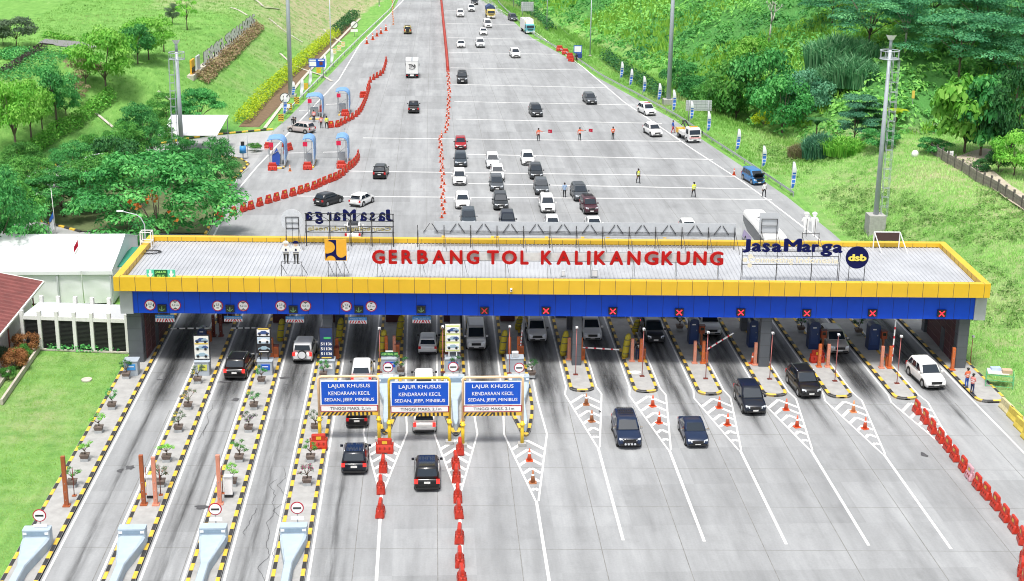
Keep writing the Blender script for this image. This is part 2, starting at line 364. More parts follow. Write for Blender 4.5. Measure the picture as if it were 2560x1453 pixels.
for a, pts in ((4, ((954,1233),(941,1453),(938,1560))),(5, ((1147,1236),(1157,1453),(1160,1560))),(6, ((1341,1253),(1373,1453),(1385,1560))),(7, ((1495,1118),(1558,1351))),(8, ((1673,1125),(1761,1354))),(9, ((1850,1125),(1966,1361))),(10, ((2027,1125),(2172,1364))),(11, ((2209,1135),(2378,1373)))):
    stripe([gp2(*p) for p in pts], .2)
struct(mk.build('lane_markings', M_WHITE))
# ---- slab joints
jm = MB()
for k in range(7): y = 105.6+.04*5-6.45*k+12.9; stripe([(-24, y+1.0), (46, y-1.9)], .05, .003, jm)
for k in range(26): y = 155+10.3*k; stripe([(-24+max(0, (y-230))*.09, y+1.0), (46-max(0, (y-180))*.13, y-1.9)], .045, .003, jm)
for k in range(-4, 10):
    x = .3+5.3*k; stripe([(x, 60), (x+.15, 111)], .06, .0032, jm)
    x = 4.0+4.4*k
    if x > -22: stripe([(x+(x-2)*.0, 152), (x*.93, 235), (x*.74+.4, 330), (x*.62+1, 420)], .045, .0032, jm)
struct(jm.build('road_joints', M_JOINT))
# ---- tyre and oil wear down the toll lanes, with roof shade painted in
M_TYRE = decal_mat('tyre rubber wear', (.03, .03, .032), .42, 1.1, .06, .8)
M_OIL = decal_mat('oil drip wear', (.03, .03, .03), .92, 1.6, .08, .85)
M_GRIME_SHADE = decal_mat('grime with roof shade', (.045, .047, .05), .85, .6, .05, 2.0)  # darkens lanes under the gate: grime plus roof shade put into the colour
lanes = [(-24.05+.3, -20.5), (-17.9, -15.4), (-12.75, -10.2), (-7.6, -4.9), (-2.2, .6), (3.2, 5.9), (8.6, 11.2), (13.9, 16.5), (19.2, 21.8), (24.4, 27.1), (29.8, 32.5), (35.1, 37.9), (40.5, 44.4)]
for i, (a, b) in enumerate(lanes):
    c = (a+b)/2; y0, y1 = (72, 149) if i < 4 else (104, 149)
    DEC.append(([(a, 111, .011), (b, 111, .011), (b, 150, .011), (a, 150, .011)], M_GRIME_SHADE))
    DEC.append(([(c-.75, y0, .015), (c+.55, y0, .015), (c+.55, y1, .015), (c-.75, y1, .015)], M_OIL))
    if i >= 1:
        for s in (-.78, .74): DEC.append(([(c+s-.4, y0+3, .019), (c+s+.4, y0+3, .019), (c+s+.4, y1, .019), (c+s-.4, y1, .019)], M_TYRE))
M_SMUDGE = decal_mat('road smudge', (.13, .13, .135), .2, .5, .05, .9)
for i, (cx_, cy_, wx, ly) in enumerate([(-1.2,92,2.2,40),(4.6,90,2.4,44),(9.8,92,2.2,40),(15.4,90,2.4,42),(20.6,88,2.4,44),(25.8,90,2.6,44),(31.2,88,2.6,44),(36.6,90,2.6,40),(-4,270,5,200),(1,260,3,240),(-15,200,4,70),(9,225,3,130),(14,215,3,130),(20,215,3,110),(26,205,3,100),(33,200,3,80)]):
    DEC.append(([(cx_-wx/2, cy_-ly/2, .022+.0007*i), (cx_+wx/2, cy_-ly/2, .022+.0007*i), (cx_+wx/2, cy_+ly/2, .022+.0007*i), (cx_-wx/2, cy_+ly/2, .022+.0007*i)], M_SMUDGE))
# old patches of filled concrete and dark cracks
pt = MB()
for px, py, w_, h_ in ((325,1170,.9,.5),(302,1177,.5,.4),(505,1268,1.1,.45),(2310,1137,.6,.5),(590,1000,.7,.4),(520,985,.6,.3),(712,945,1.0,.25),(720,962,.8,.2),(793,945,.9,.25),(785,962,.9,.2),(560,955,1.2,.2),(400,950,.9,.2),(1500,1030,.3,.3)):
    p = G(px, py); pts = []
    for k in range(11):
        a = 2*math.pi*k/11; r = .25+.5*random.random()**.7; pts.append((p.x+w_*.8*r*math.cos(a), p.y+h_*1.5*r*math.sin(a), .033))
    pt.face(pts)
def crack(px0, py0, px1, py1, n, amp):
    a, b = G(px0, py0), G(px1, py1); q = [tuple((a.lerp(b, k/(4*n))+Vector((amp*2.2*mnoise.noise(Vector((k*.13, px0, 0)))+amp*.25*random.uniform(-1, 1), 0, 0)))[:2]) for k in range(4*n+1)]
    stripe(q, .028, .0335, pt)
crack(690,1200,655,1453,14,.3); crack(712,1170,690,1453,16,.35); crack(530,1010,508,1090,8,.12); crack(520,1060,495,1100,6,.1); crack(640,1270,610,1340,6,.2)
M_TAR = mat('dark tar', (.075,.075,.08), .85, var=.3, scale=3)
rmats = [M_ASPH, M_GRIME_SHADE, M_OIL, M_TYRE, M_SMUDGE, M_TAR]; rv = [(x, y, 0) for x, y in ROAD_R+ROAD_L]; rf_ = [tuple(range(len(rv)))]; ri = [0]
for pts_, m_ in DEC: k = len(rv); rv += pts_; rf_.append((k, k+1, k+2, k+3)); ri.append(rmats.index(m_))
k = len(rv); rv += pt.v; rf_ += [tuple(i+k for i in f) for f in pt.f]; ri += [5]*len(pt.f)
rme = bpy.data.meshes.new('road'); rme.from_pydata(rv, [], rf_)
for m_ in rmats: rme.materials.append(m_)
rme.polygons.foreach_set('material_index', ri); uvl = rme.uv_layers.new(name='UVMap')
for p_ in rme.polygons[1:1+len(DEC)]:
    for li, uv_ in zip(p_.loop_indices, ((0,0),(1,0),(1,1),(0,1))): uvl.data[li].uv = uv_
struct(link('road', rme))
# ---- islands with striped kerbs
def kerb_run(mb, pts, seg=.95, wd=.26, z0=-.03, z1=.19, off=0, inner=1):
    """kerb along a polyline; alternate blocks take material 0 and 1"""
    d = [0]
    for a, b in zip(pts, pts[1:]): d.append(d[-1]+math.hypot(b[0]-a[0], b[1]-a[1]))
    def at(s):
        for k in range(len(pts)-1):
            if s <= d[k+1] or k == len(pts)-2:
                t = (s-d[k])/max(1e-6, d[k+1]-d[k]); return Vector((pts[k][0]+(pts[k+1][0]-pts[k][0])*t, pts[k][1]+(pts[k+1][1]-pts[k][1])*t))
    n = max(1, round(d[-1]/seg)); L = d[-1]/n
    for k in range(n):
        mid = [p for p, dd in zip(pts, d) if k*L+1e-3 < dd < (k+1)*L-1e-3]
        ln = [at(k*L)]+[Vector(p) for p in mid]+[at((k+1)*L-.004)]
        rings = []
        for j, p in enumerate(ln):
            t = (ln[min(j+1, len(ln)-1)]-ln[max(j-1, 0)]).normalized(); nn = Vector((-t.y, t.x))*inner
            q = lambda o, z: (p.x+nn.x*o, p.y+nn.y*o, z)
            rings.append([q(0, z0), q(0, z1-.05), q(.05, z1), q(wd, z1), q(wd, z0)])
        mb.loft(rings, (k+off) % 2, True, False)
def nose_pts(xl, xr, yn, kind):
    if kind == 'long': return [(xl, YF), (xl, yn)], [(xr, yn), (xr, YF)]
    pts = [(xl, YF)]
    if kind == 'round':
        r = .85; pts.append((xl, yn+r))
        for k in range(1, 5): a = math.pi*(1+k/8); pts.append((xl+r+r*math.cos(a), yn+r+r*math.sin(a)))
        for k in range(0, 5): a = math.pi*(1.5+k/8); pts.append((xr-r+r*math.cos(a), yn+r+r*math.sin(a)))
    else:
        c = (xl+xr)/2; pts += [(xl, yn+9), (xl+.04, yn+6), (c-.85, yn+4), (c-.42, yn+1), (c-.2, yn+.2), (c, yn), (c+.2, yn+.2), (c+.42, yn+1), (c+.85, yn+4), (xr-.04, yn+6), (xr, yn+9)]
    pts.append((xr, YF)); return [pts]
for i, (xl, xr, yn, kind) in enumerate(ISL):
    runs = nose_pts(xl, xr, yn, kind); poly = [p for r in runs for p in r]
    t = struct(MB().prism(poly if kind != 'long' else [(xl, YF), (xl, yn), (xr, yn), (xr, YF)], -.02, .155).build('traffic_island', M_CONC))
    kb = MB()
    for j, r in enumerate(runs): kerb_run(kb, r, off=(i+j) % 2, inner=1)
    kb.build('kerb', [M_YEL, M_BLK], t)
# kerbs of the access road and of the planting bed behind the gate
kb = MB(); kerb_run(kb, [(-24.2,227.3),(-33,222.9),(-46,209.6),(-60,187.6),(-68,166)], 1.0, inner=-1); kerb_run(kb, [(-25.5,165),(-25.6,176),(-25.9,190),(-24.9,202.5),(-26.5,206),(-31,208),(-40,201),(-47,186),(-48,173),(-40,166)], 1.0, inner=1)
struct(kb.build('road_kerb', [M_YEL, M_BLK]))
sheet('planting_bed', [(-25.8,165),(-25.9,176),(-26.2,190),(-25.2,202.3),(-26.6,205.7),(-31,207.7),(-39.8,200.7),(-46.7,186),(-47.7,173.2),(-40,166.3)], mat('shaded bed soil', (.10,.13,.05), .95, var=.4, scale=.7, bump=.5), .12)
# toe of the left slope: soil strip and stone drain beside the hedge
def strip_on_terrain(name, pts, wd, m, lift=.05, n=40):
    mb = MB(); q = []
    d = [0]
    for a, b in zip(pts, pts[1:]): d.append(d[-1]+math.hypot(b[0]-a[0], b[1]-a[1]))
    for k in range(n+1):
        s = d[-1]*k/n; j = 0
        while j < len(pts)-2 and s > d[j+1]: j += 1
        t = (s-d[j])/(d[j+1]-d[j]); q.append(Vector((pts[j][0]+(pts[j+1][0]-pts[j][0])*t, pts[j][1]+(pts[j+1][1]-pts[j][1])*t)))
    rings = []
    for k, p in enumerate(q):
        tt = (q[min(k+1, n)]-q[max(k-1, 0)]).normalized(); nn = Vector((-tt.y, tt.x))*wd/2
        rings.append([(p.x+nn.x*o, p.y+nn.y*o, max(th(p.x+nn.x*o, p.y+nn.y*o), th(p.x, p.y))+lift) for o in (1, .33, -.33, -1)])
    mb.loft(rings, 0, False, True, closed=False)
    for f_i in range(len(mb.f)): mb.f[f_i] = tuple(reversed(mb.f[f_i]))
    return struct(mb.build(name, m))
TOEV = [M(*p)[:2] for p in ((648,322),(755,190),(800,140),(872,72))]
strip_on_terrain('soil_strip', [tuple(M(*p)[:2]) for p in ((622,318),(700,240),(770,162),(840,95),(880,62))], 3.2, M_SOIL, .06)
strip_on_terrain('drain_kerb', [tuple(M(*p)[:2]) for p in ((662,322),(745,212),(800,150),(872,75),(900,48))], .55, M_STONE, .16)
for a in (((700,135),(805,190),(830,205)),((810,75),(860,110)),((672,48),(725,88),(758,108)),((575,20),(618,40)),((620,-5),(660,20),(700,25)),((240,285),(285,322)),((395,230),(430,255))):
    strip_on_terrain('slope_drain', [tuple(M(*p)[:2]) for p in a], .5, M_STONE, .14, 12)
strip_on_terrain('footpath', [tuple(M(*p)[:2]) for p in ((2405,408),(2425,418),(2455,434),(2500,470),(2560,512),(2640,560))], 2.8, M_SAND, .25)
strip_on_terrain('footpath', [tuple(M(*p)[:2]) for p in ((2408,412),(2424,402),(2454,392),(2490,384))], 3.6, M_SAND, .3, 10)
strip_on_terrain('garden_path', [tuple(M(*p)[:2]) for p in ((105,103),(160,108),(215,122))], 5, mat('dark path', (.2,.2,.2), .9), .1, 10)
# ================================================================ TOLL GATE
_a, _b = G(345, 910), G(2400, 925); GA = math.atan2(_b.y-_a.y, _b.x-_a.x)
GU = Vector((math.cos(GA), math.sin(GA), 0)); GN = Vector((-math.sin(GA), math.cos(GA), 0))
GO = _a-GN*1.3           # origin: on the front plane of the yellow fascia
GO = GO+GU*(G(292, 697, 7.7)-GO).dot(GU); GO.z = 0
def gl(px, py, d):
    """pixel -> (s, z) on the upright plane d metres behind the yellow fascia"""
    r = ray(px, py); o = GO+GN*d; t = (o-CAMP).dot(GN)/r.dot(GN); p = CAMP+r*t; return (p-GO).dot(GU), p.z
def gs(px, py, z):
    p = G(px, py, z)-GO; return p.dot(GU), p.dot(GN)
S1 = gl(2478, 710, 0)[0]; ZT = (gl(292, 696, 0)[1]+gl(2478, 708, 0)[1])/2; ZB = (gl(292, 731, 0)[1]+gl(2478, 742, 0)[1])/2
ZBT = ZB+.28; ZBB = (gl(330, 784, .8)[1]+gl(2437, 797, .8)[1])/2
DB = (gs(2318, 600, ZT)[1]+gs(375, 592, ZT)[1])/2
print('GATE', S1, ZT, ZB, ZBT, ZBB, DB, math.degrees(GA))
M_FASC = mat('yellow metal cladding', (.69, .425, .024), .38, var=.09, scale=.35)
M_FASI = mat('yellow parapet cladding', (.70, .41, .025), .45, var=.08, scale=.8)
M_BLUE = mat('blue metal cladding', (.006, .066, .58), .4, var=.06, scale=.8, spec=.25)
M_GRY = mat('grey metal cladding', (.36, .38, .4), .5, var=.08, scale=1)
M_DGRY = mat('dark grey cladding', (.085, .095, .11), .45, var=.1, scale=1)
M_SEAM = mat('panel seam', (.05, .05, .05), .8, var=0)
M_DECK = mat('galvanised roof sheet', (.40, .415, .44), .45, var=.15, scale=.3)
M_MAROON = mat('maroon slatted panel', (.10, .03, .035), .6, var=.15, scale=1)
M_STEEL = mat('grey painted steel', (.35, .37, .39), .5, metal=.2, var=.1)
M_BLACKS = mat('black steel', (.02, .02, .022), .5, var=.1)
def mergeinto(a, b, mi=1):
    k = len(a.v); a.v += b.v; a.f += [tuple(i+k for i in f) for f in b.f]; a.m += [mi]*len(b.f); a.sm += b.sm
gate = thing('toll_gate', 'long toll gate with yellow fascia, blue beam and white ribbed roof across the lanes', 'toll gate', GO, GA)
PW = .62
# roof deck with real ribs
dk = MB(); zd = ZT-.55; n = int((S1-2*PW)/.36)
prof = []
for k in range(n):
    s = PW+.02+k*(S1-2*PW-.04)/n; p_ = (S1-2*PW-.04)/n
    prof += [(s, zd), (s+p_*.62, zd), (s+p_*.70, zd+.055), (s+p_*.92, zd+.055)]
prof.append((S1-PW-.02, zd))
for (s0, z0), (s1, z1) in zip(prof, prof[1:]): dk.face([(s0, PW+.02, z0), (s1, PW+.02, z1), (s1, DB-PW-.02, z1+.1), (s0, DB-PW-.02, z0+.1)])
dk.build('roof_deck', M_DECK, gate)
# parapet: yellow cladding all round, open underneath
pf = MB()
pf.box((S1/2, PW/2, (ZT+ZB)/2), (S1, PW, ZT-ZB)); pf.box((S1/2, DB-PW/2, (ZT+ZB)/2), (S1, PW, ZT-ZB))
for s in (PW/2, S1-PW/2): pf.box((s, DB/2, (ZT+ZB)/2), (PW, DB-2*PW, ZT-ZB))

se = MB(); npan = 56
for k in range(npan+1):
    s = .52+(S1-1.04)*k/npan
    se.box((s, -.004, (ZT+ZB)/2), (.035, .008, ZT-ZB-.01)); se.box((s, PW/2, ZT+.003), (.03, PW, .006)); se.box((s, DB-PW-.004, (ZT+zd)/2), (.03, .008, ZT-zd))
se.box((S1/2, DB-PW-.006, zd+.14), (S1-1.3, .012, .05))
for k in range(11):
    d = .8+k*1.25
    if d < DB-.7: se.box((S1-PW-.004, d, (ZT+zd)/2), (.008, .03, ZT-zd)); se.box((PW+.004, d, (ZT+zd)/2), (.008, .03, ZT-zd))
mergeinto(pf, se); pf.build('fascia', [M_FASC, M_SEAM], gate)
MB().box((S1/2, DB/2, ZB+.03), (S1-.2, DB-.2, .05)).build('soffit', mat('grey soffit', (.3,.3,.31), .8), gate)
# corrugated dark gutter strip between fascia and beam
gt = MB(); m_ = 300
for k in range(m_):
    a0 = .6+(S1-1.6)*k/m_; w_ = (S1-1.6)/m_; gt.face([(a0, .62, ZB+.02), (a0+w_*.5, .55, ZB+.02), (a0+w_*.5, .48, ZB-.16), (a0, .6, ZB-.16)]); gt.face([(a0+w_*.5, .55, ZB+.02), (a0+w_, .62, ZB+.02), (a0+w_, .6, ZB-.16), (a0+w_*.5, .48, ZB-.16)])
gt.build('gutter', M_BLACKS, gate)
sb0 = gl(333, 760, .8)[0]; sb1 = gl(2436, 770, .8)[0]
bm = MB(); bm.box(((sb0+sb1)/2, .8+.45, (ZBB+ZB)/2), (sb1-sb0, .9, ZB-ZBB)); 
sm_ = MB()
for k in range(55): sm_.box((sb0+.4+(sb1-sb0-.8)*k/54, .797, (ZBB+ZB)/2), (.03, .006, ZB-ZBB-.02))
mergeinto(bm, sm_); bm.build('beam', [M_BLUE, mat('beam seam', (.01,.02,.09), .8, var=0)], gate)
for x_, w_ in ((sb0-.55, 1.08), (sb1+.5, .98)): MB().box((x_, 1.35, (ZBB+ZB)/2-.05), (w_, 1.3, ZB-ZBB)).build('beam_end', M_GRY, gate)
MB().box(((sb0+sb1)/2, DB-1.4, (ZBB+ZB)/2), (sb1-sb0, .6, ZB-ZBB)).build('rear_beam', M_BLUE, gate)
# columns, clad in dark panels
for k, (pxl, pxr, py) in enumerate(((330,367,901),(812,836,905),(1126,1150,903),(1427,1450,901.6),(1892,1918,913),(2386,2413,925))):
    a, b = G(pxl, py), G(pxr, py); s0 = (a-GO).dot(GU); s1 = (b-GO).dot(GU); sc = (s0+s1)/2; wd = max(.8, s1-s0)
    for dd, nm in ((1.3, 'column'), (DB-2.6, 'rear_column')):
        c = MB(); c.box((sc, dd+wd/2, ZB/2), (wd, wd, ZB), ch=.05); co = c
        for z in (1.0, 2.1, 3.2, 4.3): c.box((sc, dd+wd/2, z), (wd+.012, wd+.012, .025), 1)
        c.build('column', [M_DGRY, M_SEAM], gate)
def endwall(s, sgn, nm):
    wl = MB(); d0, d1 = 2.3, DB-2.7; wl.box((s, (d0+d1)/2, 2.5), (.12, d1-d0, 4.9))
    o = wl.build('side_wall', M_MAROON, gate); g_ = MB()
    for z in (.8, 1.5, 2.2, 2.9, 3.6, 4.3): g_.box((s+sgn*.065, (d0+d1)/2, z), (.02, d1-d0, .04))
    for d in (d0+1.6, d0+3.2, d0+4.8): g_.box((s+sgn*.066, d, 2.5), (.022, .05, 4.8))
    g_.build('slat_gap', mat('maroon slat edge', (.2,.12,.12), .6), o)
    MB().box((s+sgn*.09, d0+3.8, 1.15), (.06, 1.0, 2.2)).build('door', M_DGRY, gate)
endwall((G(375, 890)-GO).dot(GU), 1, 'l'); endwall((G(2386, 915)-GO).dot(GU), -1, 'r')
# ================================================================ SIGNS ON AND UNDER THE GATE
M_RED = mat('red letter face', (.42, .008, .008), .5, var=.05, spec=.2); M_NAVY = mat('navy letter face', (.003, .006, .075), .5, var=.05, spec=.2)
M_WHT = mat('white panel', (.78, .78, .77), .5, var=.04); M_CREAM = mat('pale cream letters', (.74, .70, .58), .5, var=.1)
M_ORY = mat('amber panel', (.74, .38, .03), .5, var=.05); M_PANEL = mat('light grey sheet', (.47, .49, .51), .5, var=.06)
M_SIGNR = mat('sign red', (.42, .004, .03), .45, var=0); M_SIGNB = mat('sign blue', (.012, .09, .52), .45, var=.04, spec=.25)
def gpt(s, d, z=0): p = GO+GU*s+GN*d; return (p.x, p.y, z)
zd_ = zd+.06
def letters(t, s0, string, boxes, m, d, bold=.03, ext=.05):
    """one mesh per letter; boxes: (x left px, x right px, y top px, y bottom px)"""
    for ch, (a, b, y0, y1) in zip(string, boxes):
        sa, z1 = gl(a, y0, d); sb, z0 = gl(b, y1, d)
        put_text(ch, m, t, sa-s0, z0, sb-sa, z1-z0, 0, bold, ext*max(.2, 1), 'letter')
def frame_posts(t, xs, ztop, name='support_frame', zb=zd_, brace=1.6, w=.045, rails=()):
    f = MB()
    for x in xs: f.bar((x, .09, zb), (x, .09, ztop), w); f.bar((x, .1, ztop-.3), (x+brace*.25, .1+brace, zb), w*.8)
    for z in rails: f.bar((xs[0], .09, z), (xs[-1], .09, z), w)
    return f.build(name, M_BLACKS, t)
# big red name
d_ = 1.5; lb = []
Z4 = lambda x: 660+x/4.414; Z5 = lambda x: 1240+x/4.414
for a, b in ((1190,1335),(1375,1470),(1515,1640),(1690,1810),(1855,2005),(2050,2190),(2235,2375)): lb.append((Z4(a), Z4(b)))
lb.append((1217.5, 1247))
for a, b in ((65,230),(270,360),(497,618),(670,825),(872,957),(1006,1040),(1085,1210),(1257,1405),(1452,1592),(1640,1790),(1830,1952),(1997,2135),(2182,2320),(2363,2505)): lb.append((Z5(a), Z5(b)))
boxes = [(a, b, 625+4.2*((a-930)/880), 659.5+4.2*((a-930)/880)) for a, b in lb]
s0 = gl(928, 640, d_)[0]; s1 = gl(1812, 640, d_)[0]
t = thing('roof_sign', 'big red roof letters reading GERBANG TOL KALIKANGKUNG', 'sign', gpt(s0, d_), GA)
letters(t, s0, 'GERBANGTOLKALIKANGKUNG', boxes, M_RED, d_, .035, .1)
zl0 = gl(1400, 655, d_)[1]; zl1 = gl(1400, 632, d_)[1]
pn = MB().box(((s1-s0)/2, .14, (zl0+zl1)/2), (s1-s0-.6, .03, (zl1-zl0)*.86)); pn.build('back_panel', mat('pale backing sheet', (.58,.59,.6), .5), t)
fr = MB(); nP = 9
for k in range(nP):
    x = .5+(s1-s0-1)*k/(nP-1); fr.bar((x, .2, zd_), (x, .2, zl1), .05); fr.bar((x, .2, zl1-.3), (x+.35, 1.9, zd_), .04)
for z in (zl0, zl1): fr.bar((.2, .17, z), (s1-s0-.2, .17, z), .05)
fr.build('support_frame', M_STEEL, t)
# blue company name on the right
d_ = 2.0; s0 = gl(1857, 620, d_)[0]; s1 = gl(2108, 620, d_)[0]
t = thing('roof_sign', 'navy JasaMarga roof letters beside the round navy emblem', 'sign', gpt(s0, d_), GA)
Z6 = lambda x: 1800+x/5.12; Y6 = lambda y: 480+y/5.12
bx = [(295,385,605,775),(412,525,655,765),(545,635,655,770),(668,785,660,770),(825,1040,598,765),(1052,1160,665,770),(1180,1265,670,765),(1295,1430,665,825),(1450,1565,675,780)]
letters(t, s0, 'JasaMarga', [(Z6(a), Z6(b), Y6(c), Y6(e)) for a, b, c, e in bx], M_NAVY, d_, .04, .1)
sa, z0 = gl(Z6(360), Y6(925), d_); sb, z1 = gl(Z6(1520), Y6(838), d_)
put_text('Connecting', M_CREAM, t, sa-s0, z0, (sb-sa)*.5, z1-z0, 0, .02, .05, 'tagline'); put_text('Indonesia', M_CREAM, t, sa-s0+(sb-sa)*.53, z0+(z1-z0)*.2, (sb-sa)*.47, (z1-z0)*.8, 0, .02, .05, 'tagline')
em = MB()
for a_, b_ in ((320,870),(390,825),(380,940)):
    s_, z_ = gl(Z6(a_), Y6(b_), d_); em.cyl((s_-s0, .04, z_), (s_-s0, -.04, z_), .2, n=14)
em.build('emblem', M_CREAM, t)
zt = gl(2000, 612, d_)[1]
frame_posts(t, [.0, 3.0, 6.0, 8.4, (s1-s0)-.3], zt-.4, rails=(zt-.5, gl(2000, 630, d_)[1], z1+.04, z0-.04))
# round emblem
s_, z_ = gl(2143, 644, d_); rr = (gl(2172, 644, d_)[0]-gl(2115, 644, d_)[0])/2
t = thing('round_emblem_sign', 'round navy roof emblem with yellow dsb lettering', 'sign', gpt(s_, d_), GA)
MB().cyl((0, .08, z_), (0, -.06, z_), rr, n=40).build('disc', M_NAVY, t)
M_LEM = mat('pale yellow letters', (.78, .66, .12), .5, var=.03)
put_text('dsb', M_LEM, t, -rr*.8, z_-rr*.3, rr*1.6, rr*.62, -.07, .05, .03, 'letters')
frame_posts(t, [-.6, .75], z_-.2, brace=1.5)
# ministry emblem: amber and navy square
d_ = 1.8; s0, z1 = gl(811, 599, d_); s1, z0 = gl(867, 652, d_); wd = s1-s0; hg = z1-z0
t = thing('square_emblem_sign', 'square amber and navy emblem board left of the red roof letters', 'sign', gpt(s0, d_), GA)
MB().box((wd/2, .04, z0+hg/2), (wd, .08, hg)).build('board', M_ORY, t)
nv = MB(); arc = lambda cx, cz, r, a0, a1, n=16: [(cx+r*math.cos(R_(a0+(a1-a0)*k/n)), cz+r*math.sin(R_(a0+(a1-a0)*k/n))) for k in range(n+1)]
P_ = lambda q: [(x*wd, z0+z*hg) for x, z in q]
# the two navy fields of the mark, thin raised plates
nv.vprism(P_([(.14,.93),(.22,.985),(.53,.985),(.53,.36)]+arc(.745,.36,.215,180,300)+[(.97,.26),(.97,.02),(.50,.02),(.48,.1)]+arc(.27,.02,.22,20,160)+[(.04,.02),(.02,.34),(.14,.335)]+arc(.19,.64,.28,-80,80)), -.012, .0)
nv.build('mark', M_NAVY, t)
frame_posts(t, [.25, wd*.5, wd-.25], z0+.2, brace=1.2)
# two cut-out officers in front, left
def cutout(t, x, z, h, m_hat, m_torso, m_leg, y=0, mono=None):
    q = lambda pts: [(x+a*h, z+b*h) for a, b in pts]; o = []
    def part(nm, pts, m, yy=0): o.append(MB().vprism(q(pts), y-.05-yy, y+.02).build(nm, mono or m, t))
    part('legs', [(-.13,0),(-.03,0),(-.035,.05),(-.02,.40),(.0,.42),(.02,.40),(.035,.05),(.03,0),(.15,0),(.09,.04),(.12,.46),(-.12,.46),(-.07,.04)], m_leg)
    part('torso', [(-.12,.46),(.12,.46),(.14,.62),(.2,.55),(.22,.60),(.15,.74),(.06,.78),(-.06,.78),(-.15,.74),(-.22,.60),(-.2,.55),(-.14,.62)], m_torso)
    part('head', [(.0+.085*math.cos(a), .86+.09*math.sin(a)) for a in [2*math.pi*k/14 for k in range(14)]], M_SKINP)
    part('helmet', [(-.12,.9),(.12,.9),(.125,.95),(.08,1.0),(0,1.02),(-.08,1.0),(-.125,.95)], m_hat, .02)
    part('belt', [(-.125,.5),(.125,.5),(.125,.53),(-.125,.53)], M_NAVY, .012)
    if not mono: part('badge', [(x_*.05, .62+z_*.06) for x_, z_ in ((-1,-.3),(0,-1),(1,-.3),(.5,.9),(-.5,.9))], M_NAVY, .014)
M_SKINP = mat('printed skin', (.6, .42, .3), .6)
d_ = 1.6; s0, z1 = gl(714, 603, d_); _, z0 = gl(714, 659, d_); s1 = gl(739, 603, d_)[0]
t = thing('cutout_figures_sign', 'pair of printed officer cut-outs standing on the roof left of the amber emblem', 'sign', gpt(s0, d_), GA)
for x in (0, s1-s0): cutout(t, x, z0, z1-z0, M_NAVY if x else M_WHT, M_WHT, M_BLACKS)
frame_posts(t, [-.45, s1-s0+.45], z0+.15, brace=1.2, rails=(z0+.12,))
# seen from behind, along the rear parapet
d_ = gs(1000, 618, zd_)[1]
s0 = gl(1041, 570, d_)[0]; s1 = gl(1840, 570, d_)[0]; zl, zh = gl(1400, 589, d_)[1], gl(1400, 556, d_)[1]
t = thing('rear_roof_sign', 'long grey back of the rear roof sign with braces', 'sign', gpt(s0, d_), GA)
pn = MB(); pn.box(((s1-s0)/2+.8, .06, (zl+zh)/2), (s1-s0-1.6, .05, zh-zl)); pn.box(((s1-s0)/2, .05, zl+.15), (s1-s0, .03, .5)); pn.build('panel', M_PANEL, t)
fr = MB(); n = 13
for k in range(n):
    x = .1+(s1-s0-.2)*k/(n-1); fr.bar((x, -.05, zd_), (x, -.05, zh-.35), .06); fr.bar((x, -.06, zh-.6), (x+.3, -1.7, zd_), .04)
    if k < n-1:
        wx = (s1-s0-.2)/(n-1); fr.bar((x+wx*.22, -.02, zl+.2), (x+wx*.46, -.02, zh-.2), .05); fr.bar((x+wx*.54, -.02, zh-.2), (x+wx*.78, -.02, zl+.2), .05)
fr.build('support_frame', M_BLACKS, t)
Y4 = lambda y: 500+y/4.414
s0 = gl(762, 550, d_)[0]; s1 = gl(985, 550, d_)[0]
t = thing('rear_roof_sign', 'navy JasaMarga letters seen mirrored from behind on a black frame', 'sign', gpt(s0, d_), GA)
bx = [('a',453,535,135,232),('g',560,655,135,270),('r',690,745,140,232),('a',762,845,140,235),('M',868,1015,108,235),('a',1058,1135,140,238),('s',1163,1225,140,240),('a',1258,1340,140,240),('J',1345,1425,110,240)]
for ch, a, b, y0, y1 in bx:
    sa, z1 = gl(Z4(a), Y4(y0), d_); sb, z0 = gl(Z4(b), Y4(y1), d_); put_text(ch, M_NAVY, t, sa-s0, z0, sb-sa, z1-z0, .12, .04, .08, 'letter', True)
sa, z0 = gl(Z4(480), Y4(352), d_); sb, z1 = gl(Z4(1400), Y4(300), d_)
M_WYL = mat('weathered yellow letters', (.55,.47,.2), .6); put_text('Connecting', M_WYL, t, sa-s0+(sb-sa)*.5, z0, (sb-sa)*.5, z1-z0, .12, .02, .06, 'tagline', True); put_text('Indonesia', M_WYL, t, sa-s0, z0+(z1-z0)*.2, (sb-sa)*.47, (z1-z0)*.8, .12, .02, .06, 'tagline', True)
fr = MB(); zt = gl(900, 535, d_)[1]
for px in (765.5, 824.5, 877, 929.5, 983): x = gl(px, 570, d_)[0]-s0; fr.bar((x, -.02, zd_), (x, -.02, zt), .09); fr.bar((x, -.03, zt-.8), (x-.1, -1.5, zd_), .045)
for z in (zt, gl(900, 553, d_)[1], z1+.05, z0-.02): fr.bar((0, 0, z), (s1-s0, 0, z), .06)
xs = [gl(px, 570, d_)[0]-s0 for px in (765.5, 824.5, 877, 929.5, 983)]
for a, b in zip(xs, xs[1:]): fr.bar((a, 0, z0), (b, 0, z1), .04); fr.bar((a, .0, gl(900, 553, d_)[1]), ((a+b)/2, 0, zt), .04); fr.bar((b, .0, gl(900, 553, d_)[1]), ((a+b)/2, 0, zt), .04)
fr.build('support_frame', M_BLACKS, t)
s_, z_ = gl(729.5, 551, d_)
t = thing('rear_roof_sign', 'pale round back of a roof sign beside the mirrored letters', 'sign', gpt(s_, d_), GA)
MB().cyl((0, .12, z_), (0, .04, z_), 1.02, n=40).build('disc', mat('pale disc', (.56,.58,.6), .5), t)
fr = MB(); zt = gl(729, 543, d_)[1]
for x in (-.55, .6): fr.bar((x, 0, zd_), (x, 0, zt), .06); fr.bar((x, 0, zt-.8), (x+.2*(1 if x > 0 else -1)+.3, -1.4, zd_), .04)
